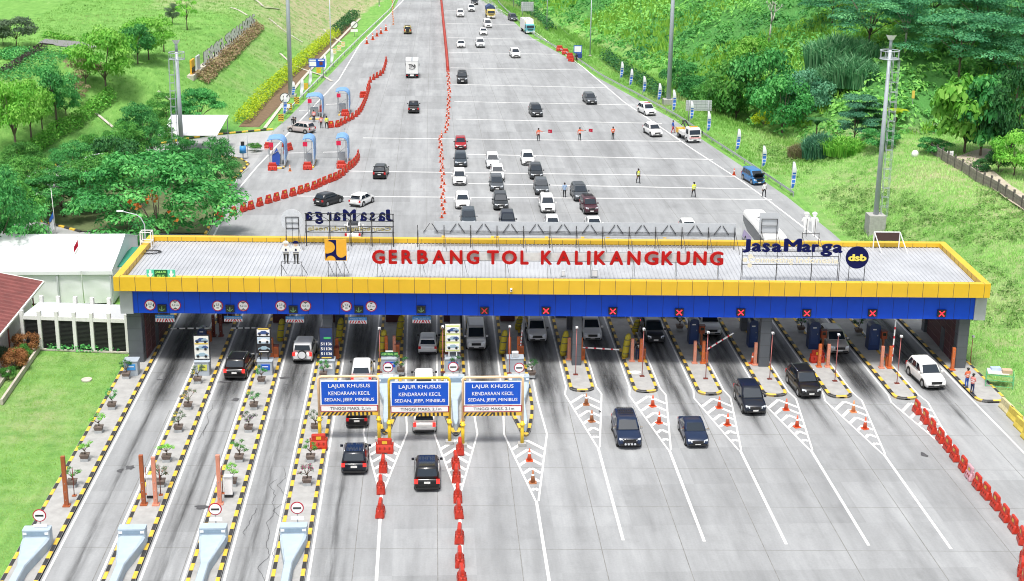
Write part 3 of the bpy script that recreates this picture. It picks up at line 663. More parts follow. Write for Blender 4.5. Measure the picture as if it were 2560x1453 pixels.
for z in (zt, zt-.55, zt-1.05): fr.bar((-.55, 0, z), (.6, 0, z), .05)
fr.bar((.02, 0, zd_), (.02, 0, zt), .03); fr.build('support_frame', M_BLACKS, t)
s0, zh = gl(1900, 533, d_); s1 = gl(1950, 533, d_)[0]; zl = gl(1900, 584, d_)[1]
t = thing('rear_roof_sign', 'grey square back of a roof sign standing in front of the white bus', 'sign', gpt(s0, d_), GA)
MB().box(((s1-s0)/2, .1, (zl+zh)/2), (s1-s0, .06, zh-zl)).build('panel', M_PANEL, t)
fr = MB(); wx = s1-s0
for x in (.12*wx, .9*wx): fr.bar((x, 0, zd_), (x, 0, gl(1900, 548, d_)[1]), .05); fr.bar((x, 0, zl+.3), (x+.35, -1.6, zd_), .04)
for py in (548, 565, 583): fr.bar((.12*wx, 0, gl(1900, py, d_)[1]), (.9*wx, 0, gl(1900, py, d_)[1]), .05)
fr.build('support_frame', M_BLACKS, t)
s0, z1 = gl(2018, 531, d_); s1 = gl(2038, 531, d_)[0]; z0 = gl(2018, 584, d_)[1]
t = thing('cutout_figures_sign', 'pair of white officer cut-outs seen from behind at the rear roof edge', 'sign', gpt(s0, d_), GA)
for x in (0, s1-s0): cutout(t, x, z0, z1-z0, M_WHT, M_WHT, M_WHT, .1, M_WHT)
fr = MB()
for x in (-.3, s1-s0+.5): fr.bar((x, -.05, zd_), (x, -.05, z0+.1), .05); fr.bar((x, -.05, z0-.2), (x+.3, -1.5, zd_), .04)
fr.bar((-.3, -.05, z0), (s1-s0+.5, -.05, z0), .05)
for x in (.05, s1-s0+.1): fr.bar((x, -.05, z0-.3), (x, -.05, z1-.6), .04)
fr.build('support_frame', M_BLACKS, t)
s0, zh = gl(2186, 580, d_+.6); s1, _ = gl(2250, 580, d_+.6); zl = gl(2186, 603, d_+.6)[1]
t = thing('rear_roof_sign', 'dark brown panel in a white frame at the right rear of the roof', 'sign', gpt(s0, d_+.6), GA)
MB().box(((s1-s0)/2, 0, (zl+zh)/2), (s1-s0, .06, zh-zl-.1)).build('panel', mat('dark brown sheet', (.06,.03,.025), .6), t)
fr = MB(); wx = s1-s0
for x in (0, wx): fr.bar((x, 0, zd_), (x, 0, zh), .09); fr.bar((x, -.02, zh), (x+.45, -1.5, zd_), .07)
fr.bar((0, 0, zh), (wx, 0, zh), .08); fr.build('support_frame', M_WHT, t)
# JALUR BUS sign on the front parapet
d_ = -.04; s0, zh = gl(366, 674, .25); s1, zl = gl(439, 696, .25); wx = s1-s0; hz = zh-zl
t = thing('bus_lane_sign', 'green JALUR BUS sign with two white arrows on the front parapet', 'sign', gpt(s0, .2), GA)
M_TEAL = mat('mint sign', (.09, .55, .36), .5, var=.03); M_DKG = mat('dark green sign', (.012, .10, .035), .5, var=.03); M_LET = mat('white sign letters', (.8,.8,.8), .5, var=0); M_GLET = mat('pale green letters', (.35,.75,.2), .5, var=0)
MB().box((wx/2, .04, zl+hz/2), (wx, .06, hz)).build('board', M_TEAL, t); MB().box((wx*.5, .004, zl+hz/2), (wx*.46, .03, hz*.97)).build('centre_panel', M_DKG, t)
put_text('JALUR', M_GLET, t, wx*.31, zl+hz*.56, wx*.38, hz*.32, -.03, .02, .01); put_text('BUS', M_GLET, t, wx*.38, zl+hz*.12, wx*.25, hz*.32, -.03, .02, .01)
for c in (.135, .865):
    q = [(-.3,.05),(-.02,-.42),(.0,-.42),(.3,.05),(.12,.05),(.12,.42),(-.12,.42),(-.12,.05)]
    MB().vprism([(wx*c+a*hz, zl+hz*.5+b*hz) for a, b in q], -.012, .008).build('arrow', M_LET, t)
b_ = MB(); b_.bar((wx*.2, .07, ZT), (wx*.2, .07, zh), .05); b_.bar((wx*.8, .07, ZT), (wx*.8, .07, zh), .05); b_.build('bracket', M_STEEL, t)
# black cable coil, floodlight box, CCTV and small cabinets on the roof
s_, dd = gs(377, 633, zd_); t = tag(MB().tube([(1.05*math.cos(a)*(.8+.05*(k//22)), .6*math.sin(a)*(.8+.05*(k//22)), .05+.02*(k//22)) for k, a in enumerate([2*math.pi*j/22 for j in range(66)])], .035, 6).build('cable_coil', M_BLACKS), 'coil of black cable lying on the left end of the roof', 'cable'); t.location = gpt(s_, dd, zd_+.05)
for px, py, w_, h_, lab in ((1408, 690, .28, .45, 'small pale box standing on the roof under the letters'), (1486, 692, .55, .6, 'larger pale cabinet standing on the roof under the letters')):
    s_, dd = gs(px, py, zd_); t = thing('roof_cabinet', lab, 'cabinet', gpt(s_, dd, zd_), GA); MB().box((0,0,h_/2+.05), (w_,.4,h_), ch=.03).build('body', M_PANEL, t); MB().box((0,0,.03), (w_+.1,.5,.06)).build('base', M_STEEL, t); MB().box((0,-.205,h_/2+.05), (w_*.8,.012,h_*.8)).build('door', M_WHT, t)
s_, z_ = gl(1278, 724, 0); t = thing('security_camera', 'small white security camera on the yellow fascia', 'camera', gpt(s_, 0, z_), GA); MB().box((0,-.16,0), (.17,.3,.22), ch=.03).build('housing', M_WHT, t); MB().bar((0,0,-.08), (0,-.12,-.1), .05).build('bracket', M_STEEL, t); MB().cyl((0,-.31,0), (0,-.33,0), .06, n=10).build('lens', M_BLACKS, t)
# white access frame at the left rear roof corner
s_, dd = gs(352, 612, ZT); t = thing('roof_access_frame', 'white tubular roof hatch frame at the left rear corner', 'railing', gpt(s_, dd, ZT), GA)
f = MB()
for x in (0, .95):
    for y in (0, .8): f.bar((x, y, -.4), (x, y, 1.15), .08)
for z in (.25, 1.15):
    for y in (0, .8): f.bar((0, y, z), (.95, y, z), .07)
    for x in (0, .95): f.bar((x, 0, z), (x, .8, z), .07)
f.build('rails', M_WHT, t)
# ---- round limit signs, lane lights and hanging boards on the beam
def ring_sign(px, py, kind, label):
    s_, z_ = gl(px, py, .74); r = .47; t = thing('limit_sign', label, 'sign', gpt(s_, .74, z_), GA, 'round limit signs on the blue beam')
    MB().cyl((0,.05,0), (0,0,0), r, n=32).build('rim', M_SIGNR, t); MB().cyl((0,0,0), (0,-.012,0), r*.83, n=32).build('face', M_LET, t)
    k = r*.83
    for sg in (-1, 1):
        tri = [(0, sg*.05*0+sg*k*.52), (-k*.5, sg*k*.86), (k*.5, sg*k*.86)]
        if kind != 'h': tri = [(b, a) for a, b in tri]
        MB().vprism(tri, -.022, -.012).build('limit_mark', M_BLACKS, t)
    if kind == 'h': put_text('4,2 m', M_BLACKS, t, -r*.62, -r*.2, r*1.24, r*.4, -.022, 0, .004)
    else: put_text(kind, M_BLACKS, t, -r*.3, r*.02, r*.6, r*.42, -.022, 0, .004); put_text('m', M_BLACKS, t, -r*.18, -r*.5, r*.36, r*.28, -.022, 0, .004)
LN = 'first second third fourth fifth sixth seventh eighth ninth tenth eleventh twelfth thirteenth'.split()
for i, (a, b, y) in enumerate(((375,438,763),(544,608,765),(702,764,765),(866,928,766))):
    ring_sign(a, y, '3,3' if i == 0 else '2,5', f'round width limit sign above the {LN[i]} lane from the left')
    ring_sign(b, y, 'h', f'round height limit sign reading 4,2 m above the {LN[i]} lane from the left')
M_LEDK = mat('dark display face', (.012, .02, .015), .25, var=0)
M_LEDR = mat('lit red cross', (.6, .01, .03), .5, var=0, emit=(1, .03, .06), es=.9); M_LEDD = mat('dim red cross', (.35, .01, .02), .5, var=0, emit=(1, .05, .05), es=.12)
M_LEDG = mat('dim green arrow', (.10, .2, .09), .5, var=0, emit=(.3, .6, .2), es=.03)
for i, (px, py) in enumerate(((405,771),(575,772),(733,774),(897,774),(1053,774),(1211,777),(1365,777),(1532,778),(1698,781),(1852,781),(2017,783),(2181,783),(2354,784))):
    s_, z_ = gl(px, py, .7); col = 'green' if i < 5 else 'red'
    t = thing('lane_signal', f'lane signal with {"a dim green arrow" if i < 5 else "a dim red cross" if i == 5 else "a red cross"} above the {LN[i]} lane from the left', 'traffic light', gpt(s_, .7, z_), GA, 'lane signals on the blue beam')
    MB().box((0,.03,0), (.74,.2,.6), ch=.02).build('housing', M_LEDK, t); MB().box((0,-.02,.32), (.78,.3,.03)).build('hood', M_BLACKS, t)
    q = MB()
    if i < 5:
        q.vprism([(-.04,.2),(.04,.2),(.04,-.2),(-.04,-.2)], -.085, -.07)
        for sg in (-1, 1): q.vprism([(0,-.22),(sg*.2,.0),(sg*.26,-.03),(sg*.06,-.22)] if sg < 0 else [(0,-.22),(.06,-.22),(.26,-.03),(.2,0)], -.086, -.071)
    else:
        for sg in (-1, 1): q.vprism([(-.27,sg*.21),(-.19,sg*.26),(.27,-sg*.21),(.19,-sg*.26)], -.085-.002*sg, -.07)
    q.build('symbol', M_LEDG if i < 5 else M_LEDD if i == 5 else M_LEDR, t)
M_SKYB = mat('light blue board', (.05, .27, .62), .5, var=.05); M_STR = mat('red stripe', (.6, .02, .04), .5, var=0)
for i, (a, b, y0, y1) in enumerate(((388,436,790,805),(560,606,793,804),(714,760,794,806),(871,917,796,809),(1031,1077,794,808))):
    s0, zh = gl(a, y0-3, 1.9); s1, zm = gl(b, (y0+y1)/2-1.5, 1.9); _, zl = gl(a, y1, 1.9); wx = s1-s0
    t = thing('hanging_sign', f'blue hanging board with a striped lower edge over the {LN[i]} lane from the left', 'sign', gpt(s0, 1.9), GA, 'height boards hanging under the beam')
    MB().box((wx/2, 0, (zh+zm)/2), (wx, .04, zh-zm)).build('board', M_SKYB, t); MB().box((wx/2, 0, (zm+zl)/2), (wx, .04, zm-zl-.01)).build('striped_board', M_LET, t)
    put_text('Tinggi Maks 5,00 mm' if i == 4 else 'TINGGI MAKS', M_LET, t, wx*.08, zm+(zh-zm)*.3, wx*.84, (zh-zm)*.3, -.024, .0, .004)
    q = MB(); hz = zm-zl
    for k in range(7): x = wx*(k+.3)/7; sh = .12 if k < 3.5 else -.12; q.vprism([(x, zl+.02), (x+.1, zl+.02), (x+.1+sh, zm-.03), (x+sh, zm-.03)], -.028, -.02)
    q.build('stripes', M_STR, t)
    c = MB(); c.bar((wx*.2, .0, zh), (wx*.2, 0, ZB), .03); c.bar((wx*.8, 0, zh), (wx*.8, 0, ZB), .03); c.build('chains', M_STEEL, t)
# ---- LAJUR KHUSUS frames before the gate
M_PIPE = mat('yellow pipe', (.74, .50, .03), .4, var=.12, scale=1.5); M_PIPEP = mat('faded peach pipe', (.80, .55, .33), .5, var=.1, scale=1.5)
def lane_frame(lab, bl, br, board, small, top, pm):
    Y = (G(*bl).y+G(*br).y)/2; pl, pr = VP(*bl, Y), VP(*br, Y); xl, xr = pl.x, pr.x; t = thing('lane_sign', lab, 'sign', (xl, Y, 0), 0, 'special lane sign frames')
    zt = VP((bl[0]+br[0])/2, top, Y).z; wx = xr-xl; r = .25
    pts = [(0,0,.02),(0,0,zt-r)]+[(r-r*math.cos(a), 0, zt-r+r*math.sin(a)) for a in (R_(30),R_(60),R_(90))]+[(wx-r+r*math.sin(a), 0, zt-r+r*math.cos(a)) for a in (R_(0),R_(30),R_(60),R_(90))]+[(wx,0,.02)]
    zc = 1.9
    MB().tube([(0,0,zc)]+pts[1:-1]+[(wx,0,zc)], .1, 10).build('pipe_frame', pm, t)
    for x in (0, wx):
        MB().cyl((x,0,.02), (x,0,zc+.1), .135, n=12).build('post', M_PIPE, t); MB().cyl((x,0,zc-.25), (x,0,zc-.13), .2, n=12).build('collar', M_PIPE, t); MB().box((x,0,.12), (.6,.6,.22), ch=.04).build('footing', M_CONC, t)
    (a, y0, b, y1) = board; p0, p1 = VP(a, y1, Y), VP(b, y0, Y); x0, x1, z0, z1 = p0.x-xl, p1.x-xl, p0.z, p1.z; w_, h_ = x1-x0, z1-z0
    bo = MB().box(((x0+x1)/2, -.12, (z0+z1)/2), (w_, .05, h_), ch=.01).build('board_border', M_LET, t)
    MB().box(((x0+x1)/2, -.148, (z0+z1)/2), (w_-.16, .02, h_-.16)).build('blue_board', M_SIGNB, t)
    for s, u0, u1, v, hh in (('LAJUR KHUSUS', .14, .86, .68, .17), ('KENDARAAN KECIL', .14, .86, .42, .13), ('SEDAN, JEEP, MINIBUS', .07, .93, .13, .15)):
        put_text(s, M_LET, t, x0+w_*u0, z0+h_*v, w_*(u1-u0), h_*hh*1.12, -.165, .006, .006)
    (a, y0, b, y1) = small; q0, q1 = VP(a, y1, Y), VP(b, y0, Y); sx0, sx1, sz0, sz1 = q0.x-xl, q1.x-xl, q0.z, q1.z; sw, sh = sx1-sx0, sz1-sz0
    MB().box(((sx0+sx1)/2, -.12, (sz0+sz1)/2), (sw, .05, sh)).build('height_board', M_SIGNR, t); MB().box(((sx0+sx1)/2, -.148, (sz0+sz1)/2), (sw-.12, .02, sh-.12)).build('height_face', M_LET, t)
    put_text('TINGGI MAKS. 2,1m', mat('dark sign letters', (.05,.05,.06), .5, var=0), t, sx0+sw*.17, sz0+sh*.25, sw*.7, sh*.5, -.165, .004, .004)
    zz1, zz0 = sz0-.03, sz0-.33; MB().box(((sx0+sx1)/2, -.1, (zz0+zz1)/2), (sw, .05, .28)).build('hazard_strip', M_YEL, t)
    hz = MB(); n = 13
    for k in range(n): x = sx0+.04+(sw-.3)*k/n; sl = .2 if k < n/2 else -.02; hz.vprism([(x, zz0+.015), (x+.15, zz0+.015), (x+.15+sl, zz1-.015), (x+sl, zz1-.015)], -.134, -.126)
    hz.build('hazard_stripes', M_BLK, t)
    hg = MB()
    for x in (x0+.3, x1-.3): hg.bar((x, -.03, z1-.1), (x, -.03, zt), .05)
    for z in (sz0+.1, z1-.2): hg.bar((0, -.03, z), (wx, -.03, z), .05)
    hg.build('hanger', M_STEEL, t)
lane_frame('peach topped LAJUR KHUSUS frame, leftmost of the three blue lane signs', (800,1096), (948,1108), (802,949.5,945,1012), (802,1011,945,1028), 941, M_PIPEP)
lane_frame('all yellow LAJUR KHUSUS frame, middle of the three blue lane signs', (974,1106), (1124,1113), (977,952,1123,1015), (977,1013,1122,1030), 945, M_PIPE)
lane_frame('peach topped LAJUR KHUSUS frame, rightmost of the three blue lane signs', (1157,1113), (1305,1116), (1160,951,1304,1012), (1159,1012,1304,1029), 943, M_PIPEP)
# ================================================================ VEHICLES
M_GLASS = mat('tinted car glass', (.010, .018, .028), .07, var=0, spec=.55); M_TRIM = mat('black plastic trim', (.018, .018, .019), .6, var=0)
M_TYREM = mat('tyre rubber', (.014, .014, .014), .85, var=0); M_RIM = mat('alloy rim', (.4, .41, .42), .3, metal=.8, var=0)
M_LAMP = mat('clear lamp glass', (.62, .65, .68), .12, metal=.25, var=0); M_TAIL = mat('red lamp glass', (.5, .008, .012), .2, var=0)
M_TAILON = mat('lit red lamp', (.6, .01, .01), .2, var=0, emit=(1, .04, .03), es=.8)
M_CHROME = mat('chrome', (.6, .61, .62), .15, metal=.9, var=0); M_PLATE = mat('white number plate', (.72, .72, .7), .5, var=0); M_PLATEK = mat('black number plate', (.03, .03, .03), .5, var=0)
PAINT = {}
def paint(nm, c, metal=.0):
    if nm not in PAINT: PAINT[nm] = mat('car paint '+nm, c, .32, metal=metal, var=0, coat=.35, spec=.35)
    return PAINT[nm]
paint('white', (.76,.76,.75)); paint('black', (.008,.008,.009)); paint('navy', (.006,.017,.05)); paint('silver', (.70,.71,.72), .0); paint('grey', (.085,.095,.105), .3); paint('dark', (.03,.034,.038), .2)
paint('slate', (.045,.06,.075), .3); paint('red', (.28,.008,.012)); paint('maroon', (.07,.025,.035), .2); paint('taupe', (.42,.40,.38), .05); paint('blue', (.03,.16,.38)); paint('pinksilver', (.46,.40,.39), .1); paint('sand', (.35,.29,.10)); paint('inkblue', (.006,.010,.02), .0); paint('pearl', (.66,.68,.69), .0)
# kind: L, W, H, belt, cowl (from front), screen run, roof front.., rear glass run, tail deck, nose height, cowl height
KINDS = {
 'suv':   dict(L=4.7, W=1.86, H=1.78, zb=1.10, hood=1.22, ws=.72, rg=.42, deck=.10, nose=.88, ch=1.10, gc=.24),
 'mpv':   dict(L=4.5, W=1.76, H=1.70, zb=1.02, hood=1.00, ws=.86, rg=.34, deck=.08, nose=.82, ch=1.04, gc=.18),
 'hatch': dict(L=4.0, W=1.70, H=1.52, zb=.94, hood=.92, ws=.84, rg=.38, deck=.08, nose=.74, ch=.98, gc=.16),
 'sedan': dict(L=4.55, W=1.75, H=1.46, zb=.92, hood=1.18, ws=.82, rg=.74, deck=.62, nose=.72, ch=.95, gc=.15),
 'van':   dict(L=4.75, W=1.76, H=1.88, zb=1.06, hood=.72, ws=.80, rg=.28, deck=.06, nose=.86, ch=1.08, gc=.17),
 'jeep':  dict(L=4.0, W=1.74, H=1.82, zb=1.12, hood=1.15, ws=.40, rg=.16, deck=.06, nose=.98, ch=1.12, gc=.26),
 'pickup':dict(L=5.1, W=1.86, H=1.78, zb=1.08, hood=1.25, ws=.70, rg=.30, deck=1.75, nose=.92, ch=1.12, gc=.26),
}
CARM = {}
def car_meshes(kind):
    if kind in CARM: return CARM[kind]
    p = KINDS[kind]; L, W, H, zb, gc = p['L'], p['W'], p['H'], p['zb'], p['gc']; f, r = L/2, -L/2; w = W/2
    yc = f-p['hood']; yr = r+p['deck']; out = []
    # lower body: loft of sections along the length
    zt = lambda y: None
    deckz = zb if p['deck'] < .3 else (zb+.02 if kind == 'sedan' else zb-.02)
    st = [(r, .52, .86, .80), (r+.05, .40, .95*1, deckz-.10), (r+.16, gc+.02, .985, deckz-.02), (r+.45, gc, 1.0, deckz), (r+1.2, gc, 1.0, zb), (0, gc, 1.0, zb), (yc-.05, gc, 1.0, p['ch']-.01), (yc+.3, gc, 1.0, p['ch']-.045), (f-.5, gc, .985, p['nose']+.09), (f-.2, gc+.02, .95, p['nose']), (f-.06, gc+.05, .87, p['nose']-.12), (f, gc+.14, .78, p['nose']-.26)]
    rings = []
    for y, b, k, t in st:
        x = w*k; h = t-b; q = [(x*.90, b), (x*.985, b+.14), (x, b+h*.45), (x*.985, b+h*.78), (x*.93, t-.035), (x*.80, t)]
        if y > yc: q[4] = (x*.95, t-.07); q[5] = (x*.74, t)
        rings.append([(a, y, z) for a, z in q]+[(-a, y, z) for a, z in reversed(q)])
    body = MB(); body.loft(rings, 0, True, True)
    # greenhouse with rounded plan, crowned roof
    wb, wt = w*.955, w*(.80 if kind not in ('jeep', 'van') else .86); z0 = zb-.03; yt0, yt1 = yr+p['rg'], yc-p['ws']
    def ring(t, ins=0.0, zz=None):
        z = z0+(H-.07-z0)*t if zz is None else zz; x = wb+(wt-wb)*t-ins; a = yr+.02+(yt0-yr)*t+ins*1.6; b = yc-(yc-yt1)*t-ins*1.6; c = .09
        fz = z if t > .05 else p['ch']-.05
        return [(-x+c, a, z), (x-c, a, z), (x, a+c*1.3, z), (x, b-c*1.6, z), (x-c*1.4, b, fz), (-x+c*1.4, b, fz), (-x, b-c*1.6, z), (-x, a+c*1.3, z)]
    body.loft([ring(0), ring(.5), ring(1.0), ring(1.0, .05, H-.025), ring(1.0, .22, H)], 0, True, True)
    # black sill, wheel arch and bumper trim
    wy = (f-.86 if kind != 'pickup' else f-.95, r+.82 if kind != 'pickup' else r+1.15); wr = .33 if kind in ('sedan', 'hatch', 'mpv') else .37
    for y in wy:
        for s in (-1, 1): body.cyl((s*(w-.16), y, wr+.01), (s*(w+.008), y, wr+.01), wr+.075, n=18, mi=1)
    body.box((0, (wy[0]+wy[1])/2, gc+.05), (W*.99, wy[0]-wy[1]-wr*2.3, .12), 1)
    body.box((0, f-.07, gc+.17), (W*.76, .17, .15), 1); body.box((0, r+.10, gc+.13), (W*.86, .17, .13), 1)
    if kind == 'pickup': body.box((0, r+.92, zb+.0), (W*.80, 1.45, .05), 1)
    out.append(('body', body.mesh('body', [M_TRIM, M_TRIM]), None))
    E_ = .014
    def lerp(a, b, t): return a+(b-a)*t
    def front(u, t): z = lerp(p['ch']-.05, H-.07, t); x = lerp(wb, wt, t)-.13; return (x*u, lerp(yc, yt1, t)+E_, z+E_)
    def rear(u, t): z = lerp(z0, H-.07, t); x = lerp(wb, wt, t)-.10; return (x*u, lerp(yr, yt0, t)-E_+.02, z+E_*.3)
    def side(s, v, t):
        z = lerp(z0, H-.07, t); x = lerp(wb, wt, t)+E_*.7; a = lerp(yr, yt0, t)+.14; b = lerp(yc, yt1, t)-.17; return (s*x, lerp(a, b, v), z)
    q = lambda fn, u0, u1, t0, t1: [fn(u0, t0), fn(u1, t0), fn(u1, t1), fn(u0, t1)]
    g = MB(); g.face(q(front, 1, -1, .10, .93)); out.append(('windscreen', g.mesh('windscreen', M_GLASS), None))
    g = MB(); g.face(q(rear, -.96, .96, .22 if kind != 'sedan' else .1, .9)); out.append(('rear_window', g.mesh('rear_window', M_GLASS), None))
    for s in (-1, 1):
        cuts = [(.03, .30), (.33, .63), (.66, .97)] if kind not in ('sedan', 'hatch', 'pickup') else ([(.05, .46), (.5, .97)])
        for a, b in cuts:
            g = MB(); pts = [side(s, a, .14), side(s, b, .14), side(s, b-(.0 if b < .9 else .03), .88), side(s, a+(.0 if a > .1 else .05), .88)]
            g.face(pts if s > 0 else pts[::-1]); out.append(('side_window', g.mesh('side_window', M_GLASS), None))
    for y in wy:
        for s in (-1, 1):
            tm_ = MB(); tm_.cyl((s*(w-.19), y, wr), (s*(w+.018), y, wr), wr, n=20); rm = MB(); rm.cyl((s*(w+.017), y, wr), (s*(w+.024), y, wr), wr*.64, n=14); rm.cyl((s*(w+.024), y, wr), (s*(w+.034), y, wr), wr*.2, n=8)
            out.append(('wheel', tm_.mesh('wheel', M_TYREM), [('rim', rm.mesh('rim', M_RIM))]))
    for s in (-1, 1):
        h = MB(); n_ = p['nose']; x0, x1 = w*.50, w*.86
        h.loft([[(s*x0, f-.035, n_-.20), (s*x1, f-.19, n_-.12), (s*x1, f-.20, n_-.0), (s*x0, f-.06, n_-.07)], [(s*x0, f-.0, n_-.21), (s*x1, f-.12, n_-.12), (s*x1, f-.19, n_+.03), (s*x0, f-.06, n_-.03)]], 0, True)
        out.append(('headlight', h.mesh('headlight', M_LAMP), None))
        tl = MB(); tz = zb-.10 if kind != 'sedan' else zb-.16; hh = .30 if kind in ('suv', 'mpv', 'van', 'jeep', 'pickup') else .22
        tl.box((s*w*.83, r+.045, tz-hh*.35), (w*.26, .12, hh)); out.append(('tail_light', tl.mesh('tail_light', M_TAIL), None))
        m_ = MB(); m_.box((s*(w+.10), yc-.28, zb+.06), (.20, .11, .15), 0, ch=.02); out.append(('mirror', m_.mesh('mirror', [M_TRIM]), None))
    g = MB(); g.box((0, f-.02, p['nose']-.19), (w*.95, .10, .2)); out.append(('grille', g.mesh('grille', M_TRIM), None))
    g = MB(); g.box((0, f+.005, gc+.27), (.42, .03, .13)); out.append(('front_plate', g.mesh('front_plate', M_PLATE), None))
    g = MB(); g.box((0, r-.012 if kind not in ('sedan',) else r-.012, .74 if kind != 'hatch' else .66), (.42, .03, .14)); out.append(('rear_plate', g.mesh('rear_plate', M_PLATE), None))
    CARM[kind] = (out, p, (wb, wt, yt0, yt1, z0, yr, yc)); return CARM[kind]
GCARS = None
def car(px, py, way, kind, col, label, dz=0.0, extra=(), group=None, cat=None, sc=1.0, z=0.0, plate=M_PLATE):
    out, p, gg = car_meshes(kind); rz = (math.pi if way == 'F' else 0)+R_(dz); L = p['L']*sc
    e = Vector((0, L/2 if way == 'F' else -L/2, 0)); e.rotate(Matrix.Rotation(rz, 3, 'Z')); g = G(px, py, z+.2); loc = Vector((g.x, g.y, z+.004))-e
    t = thing('car', label, cat or 'car', loc, rz, group); t.scale = (sc, sc, sc); P = PAINT[col]
    for nm, me, kids in out:
        if nm == 'front_plate' and way == 'R' or nm == 'rear_plate' and way == 'F': continue
        o = link(nm, me, t)
        if nm in ('body', 'mirror'):
            o.material_slots[0].link = 'OBJECT'; o.material_slots[0].material = (M_CHROME if 'chromemirror' in extra else P) if not (nm == 'mirror' and 'blackmirror' in extra) else M_TRIM
            if nm == 'body': o.material_slots[0].material = P
        if nm == 'tail_light' and 'lit' in extra: o.material_slots[0].link = 'OBJECT'; o.material_slots[0].material = M_TAILON
        if nm in ('front_plate', 'rear_plate'): o.material_slots[0].link = 'OBJECT'; o.material_slots[0].material = plate
        for kn, km in kids or (): link(kn, km, o)
    wb, wt, yt0, yt1, z0, yr, yc = gg; H = p['H']; W = p['W']; f = p['L']/2
    if 'sunroof' in extra: MB().box((0, (yt1*.8+yt0*.2)-.35, H+.004), (wt*1.35, 1.0, .012)).build('sunroof', M_GLASS, t)
    if 'glassroof' in extra: MB().box((0, (yt0+yt1)/2, H+.004), (wt*1.5, (yt1-yt0)*.8, .012)).build('sunroof', M_GLASS, t)
    if 'rails' in extra:
        for s in (-1, 1): MB().tube([(s*wt*.93, yt0+.15, H-.02), (s*wt*.93, yt0+.3, H+.05), (s*wt*.93, yt1-.35, H+.05), (s*wt*.93, yt1-.15, H-.02)], .025, 6).build('roof_rail', M_CHROME, t)
    if 'rack' in extra:
        r_ = MB()
        for k in range(7): r_.bar((-wt*.7+k*wt*.233, yt0+.2, H+.1), (-wt*.7+k*wt*.233, yt0+1.35, H+.1), .03)
        for y in (yt0+.2, yt0+.8, yt0+1.35): r_.bar((-wt*.8, y, H+.08), (wt*.8, y, H+.08), .04)
        r_.build('roof_rack', M_BLACKS, t)
    if 'ribs' in extra:
        r_ = MB()
        for k in range(5): r_.box((-wt*.6+k*wt*.3, (yt0+yt1)/2, H+.006), (.07, (yt1-yt0)*.7, .012))
        r_.build('roof_ribs', P, t)
    if 'roofdark' in extra: MB().box((0, (yt0+yt1)/2, H+.003), (wt*1.55, (yt1-yt0)*.86, .01)).build('roof_panel', PAINT['dark'], t)
    if 'spare' in extra:
        s_ = MB(); s_.cyl((0, -f-.02, .92), (0, -f-.20, .92), .38, n=22); o = s_.build('spare_wheel', M_TYREM, t); MB().cyl((0, -f-.2, .92), (0, -f-.225, .92), .32, n=20).build('wheel_cover', P if 'sparedark' not in extra else M_TRIM, o)
    if 'bullbar' in extra:
        b_ = MB()
        for z_ in (.5, .68, .86): b_.tube([(-.55, f-.02, z_), (-.4, f+.1, z_), (.4, f+.1, z_), (.55, f-.02, z_)], .035, 6)
        for x in (-.3, .3): b_.bar((x, f+.1, .42), (x, f+.1, .92), .05)
        b_.build('bull_bar', M_BLACKS, t)
        for x in (-.36, -.12, .12, .36): MB().cyl((x, f+.11, .52), (x, f+.17, .52), .08, n=10).build('spot_lamp', M_LAMP, t)
    if 'chrome' in extra: MB().box((0, f+.01, KINDS[kind]['nose']-.16), (W*.42, .03, .05)).build('grille_bar', M_CHROME, t)
    if 'xface' in extra:
        for s in (-1, 1): MB().loft([[(s*.26, f-.0, .72), (s*.34, f-.01, .72), (s*.72, f-.12, .36), (s*.60, f-.08, .34)], [(s*.26, f+.035, .72), (s*.34, f+.03, .72), (s*.72, f-.06, .36), (s*.60, f-.03, .34)]]).build('chrome_trim', M_CHROME, t)
    if 'rearbar' in extra: MB().box((0, -f-.0, KINDS[kind]['zb']-.16), (W*.7, .05, .06)).build('chrome_strip', M_CHROME, t)
    if 'spoiler' in extra: MB().box((0, yt0-.12, H-.05), (wt*1.7, .34, .05)).build('spoiler', P, t)
    if 'lightbar' in extra: MB().box((0, yt1-.3, H+.06), (wt*1.3, .25, .1), ch=.03).build('light_bar', M_SIGNR, t)
    if 'stripe' in extra:
        MB().face([(-.5, f-.62, KINDS[kind]['nose']+.115), (.5, f-.62, KINDS[kind]['nose']+.115), (.42, yc+.12, KINDS[kind]['ch']-.01), (-.42, yc+.12, KINDS[kind]['ch']-.01)]).build('hood_marking', M_SKYB, t)
    if 'openhood' in extra:
        MB().loft([[(-W*.42, yc-.02, 1.05), (W*.42, yc-.02, 1.05), (W*.42, yc+.0, 1.08), (-W*.42, yc+.0, 1.08)], [(-W*.40, yc+.75, 1.72), (W*.40, yc+.75, 1.72), (W*.40, yc+.74, 1.76), (-W*.40, yc+.74, 1.76)]]).build('open_bonnet', PAINT['dark'], t)
        MB().box((0, yc+.5, KINDS[kind]['ch']-.01), (W*.72, .75, .07)).build('engine_bay', M_BLACKS, t)
    return t
QG = 'cars queueing behind the toll gate'; EG = 'cars leaving the gate towards the camera'; UG = 'cars under the gate roof'; DG = 'cars driving up the road'; OG = 'oncoming cars on the wide road'
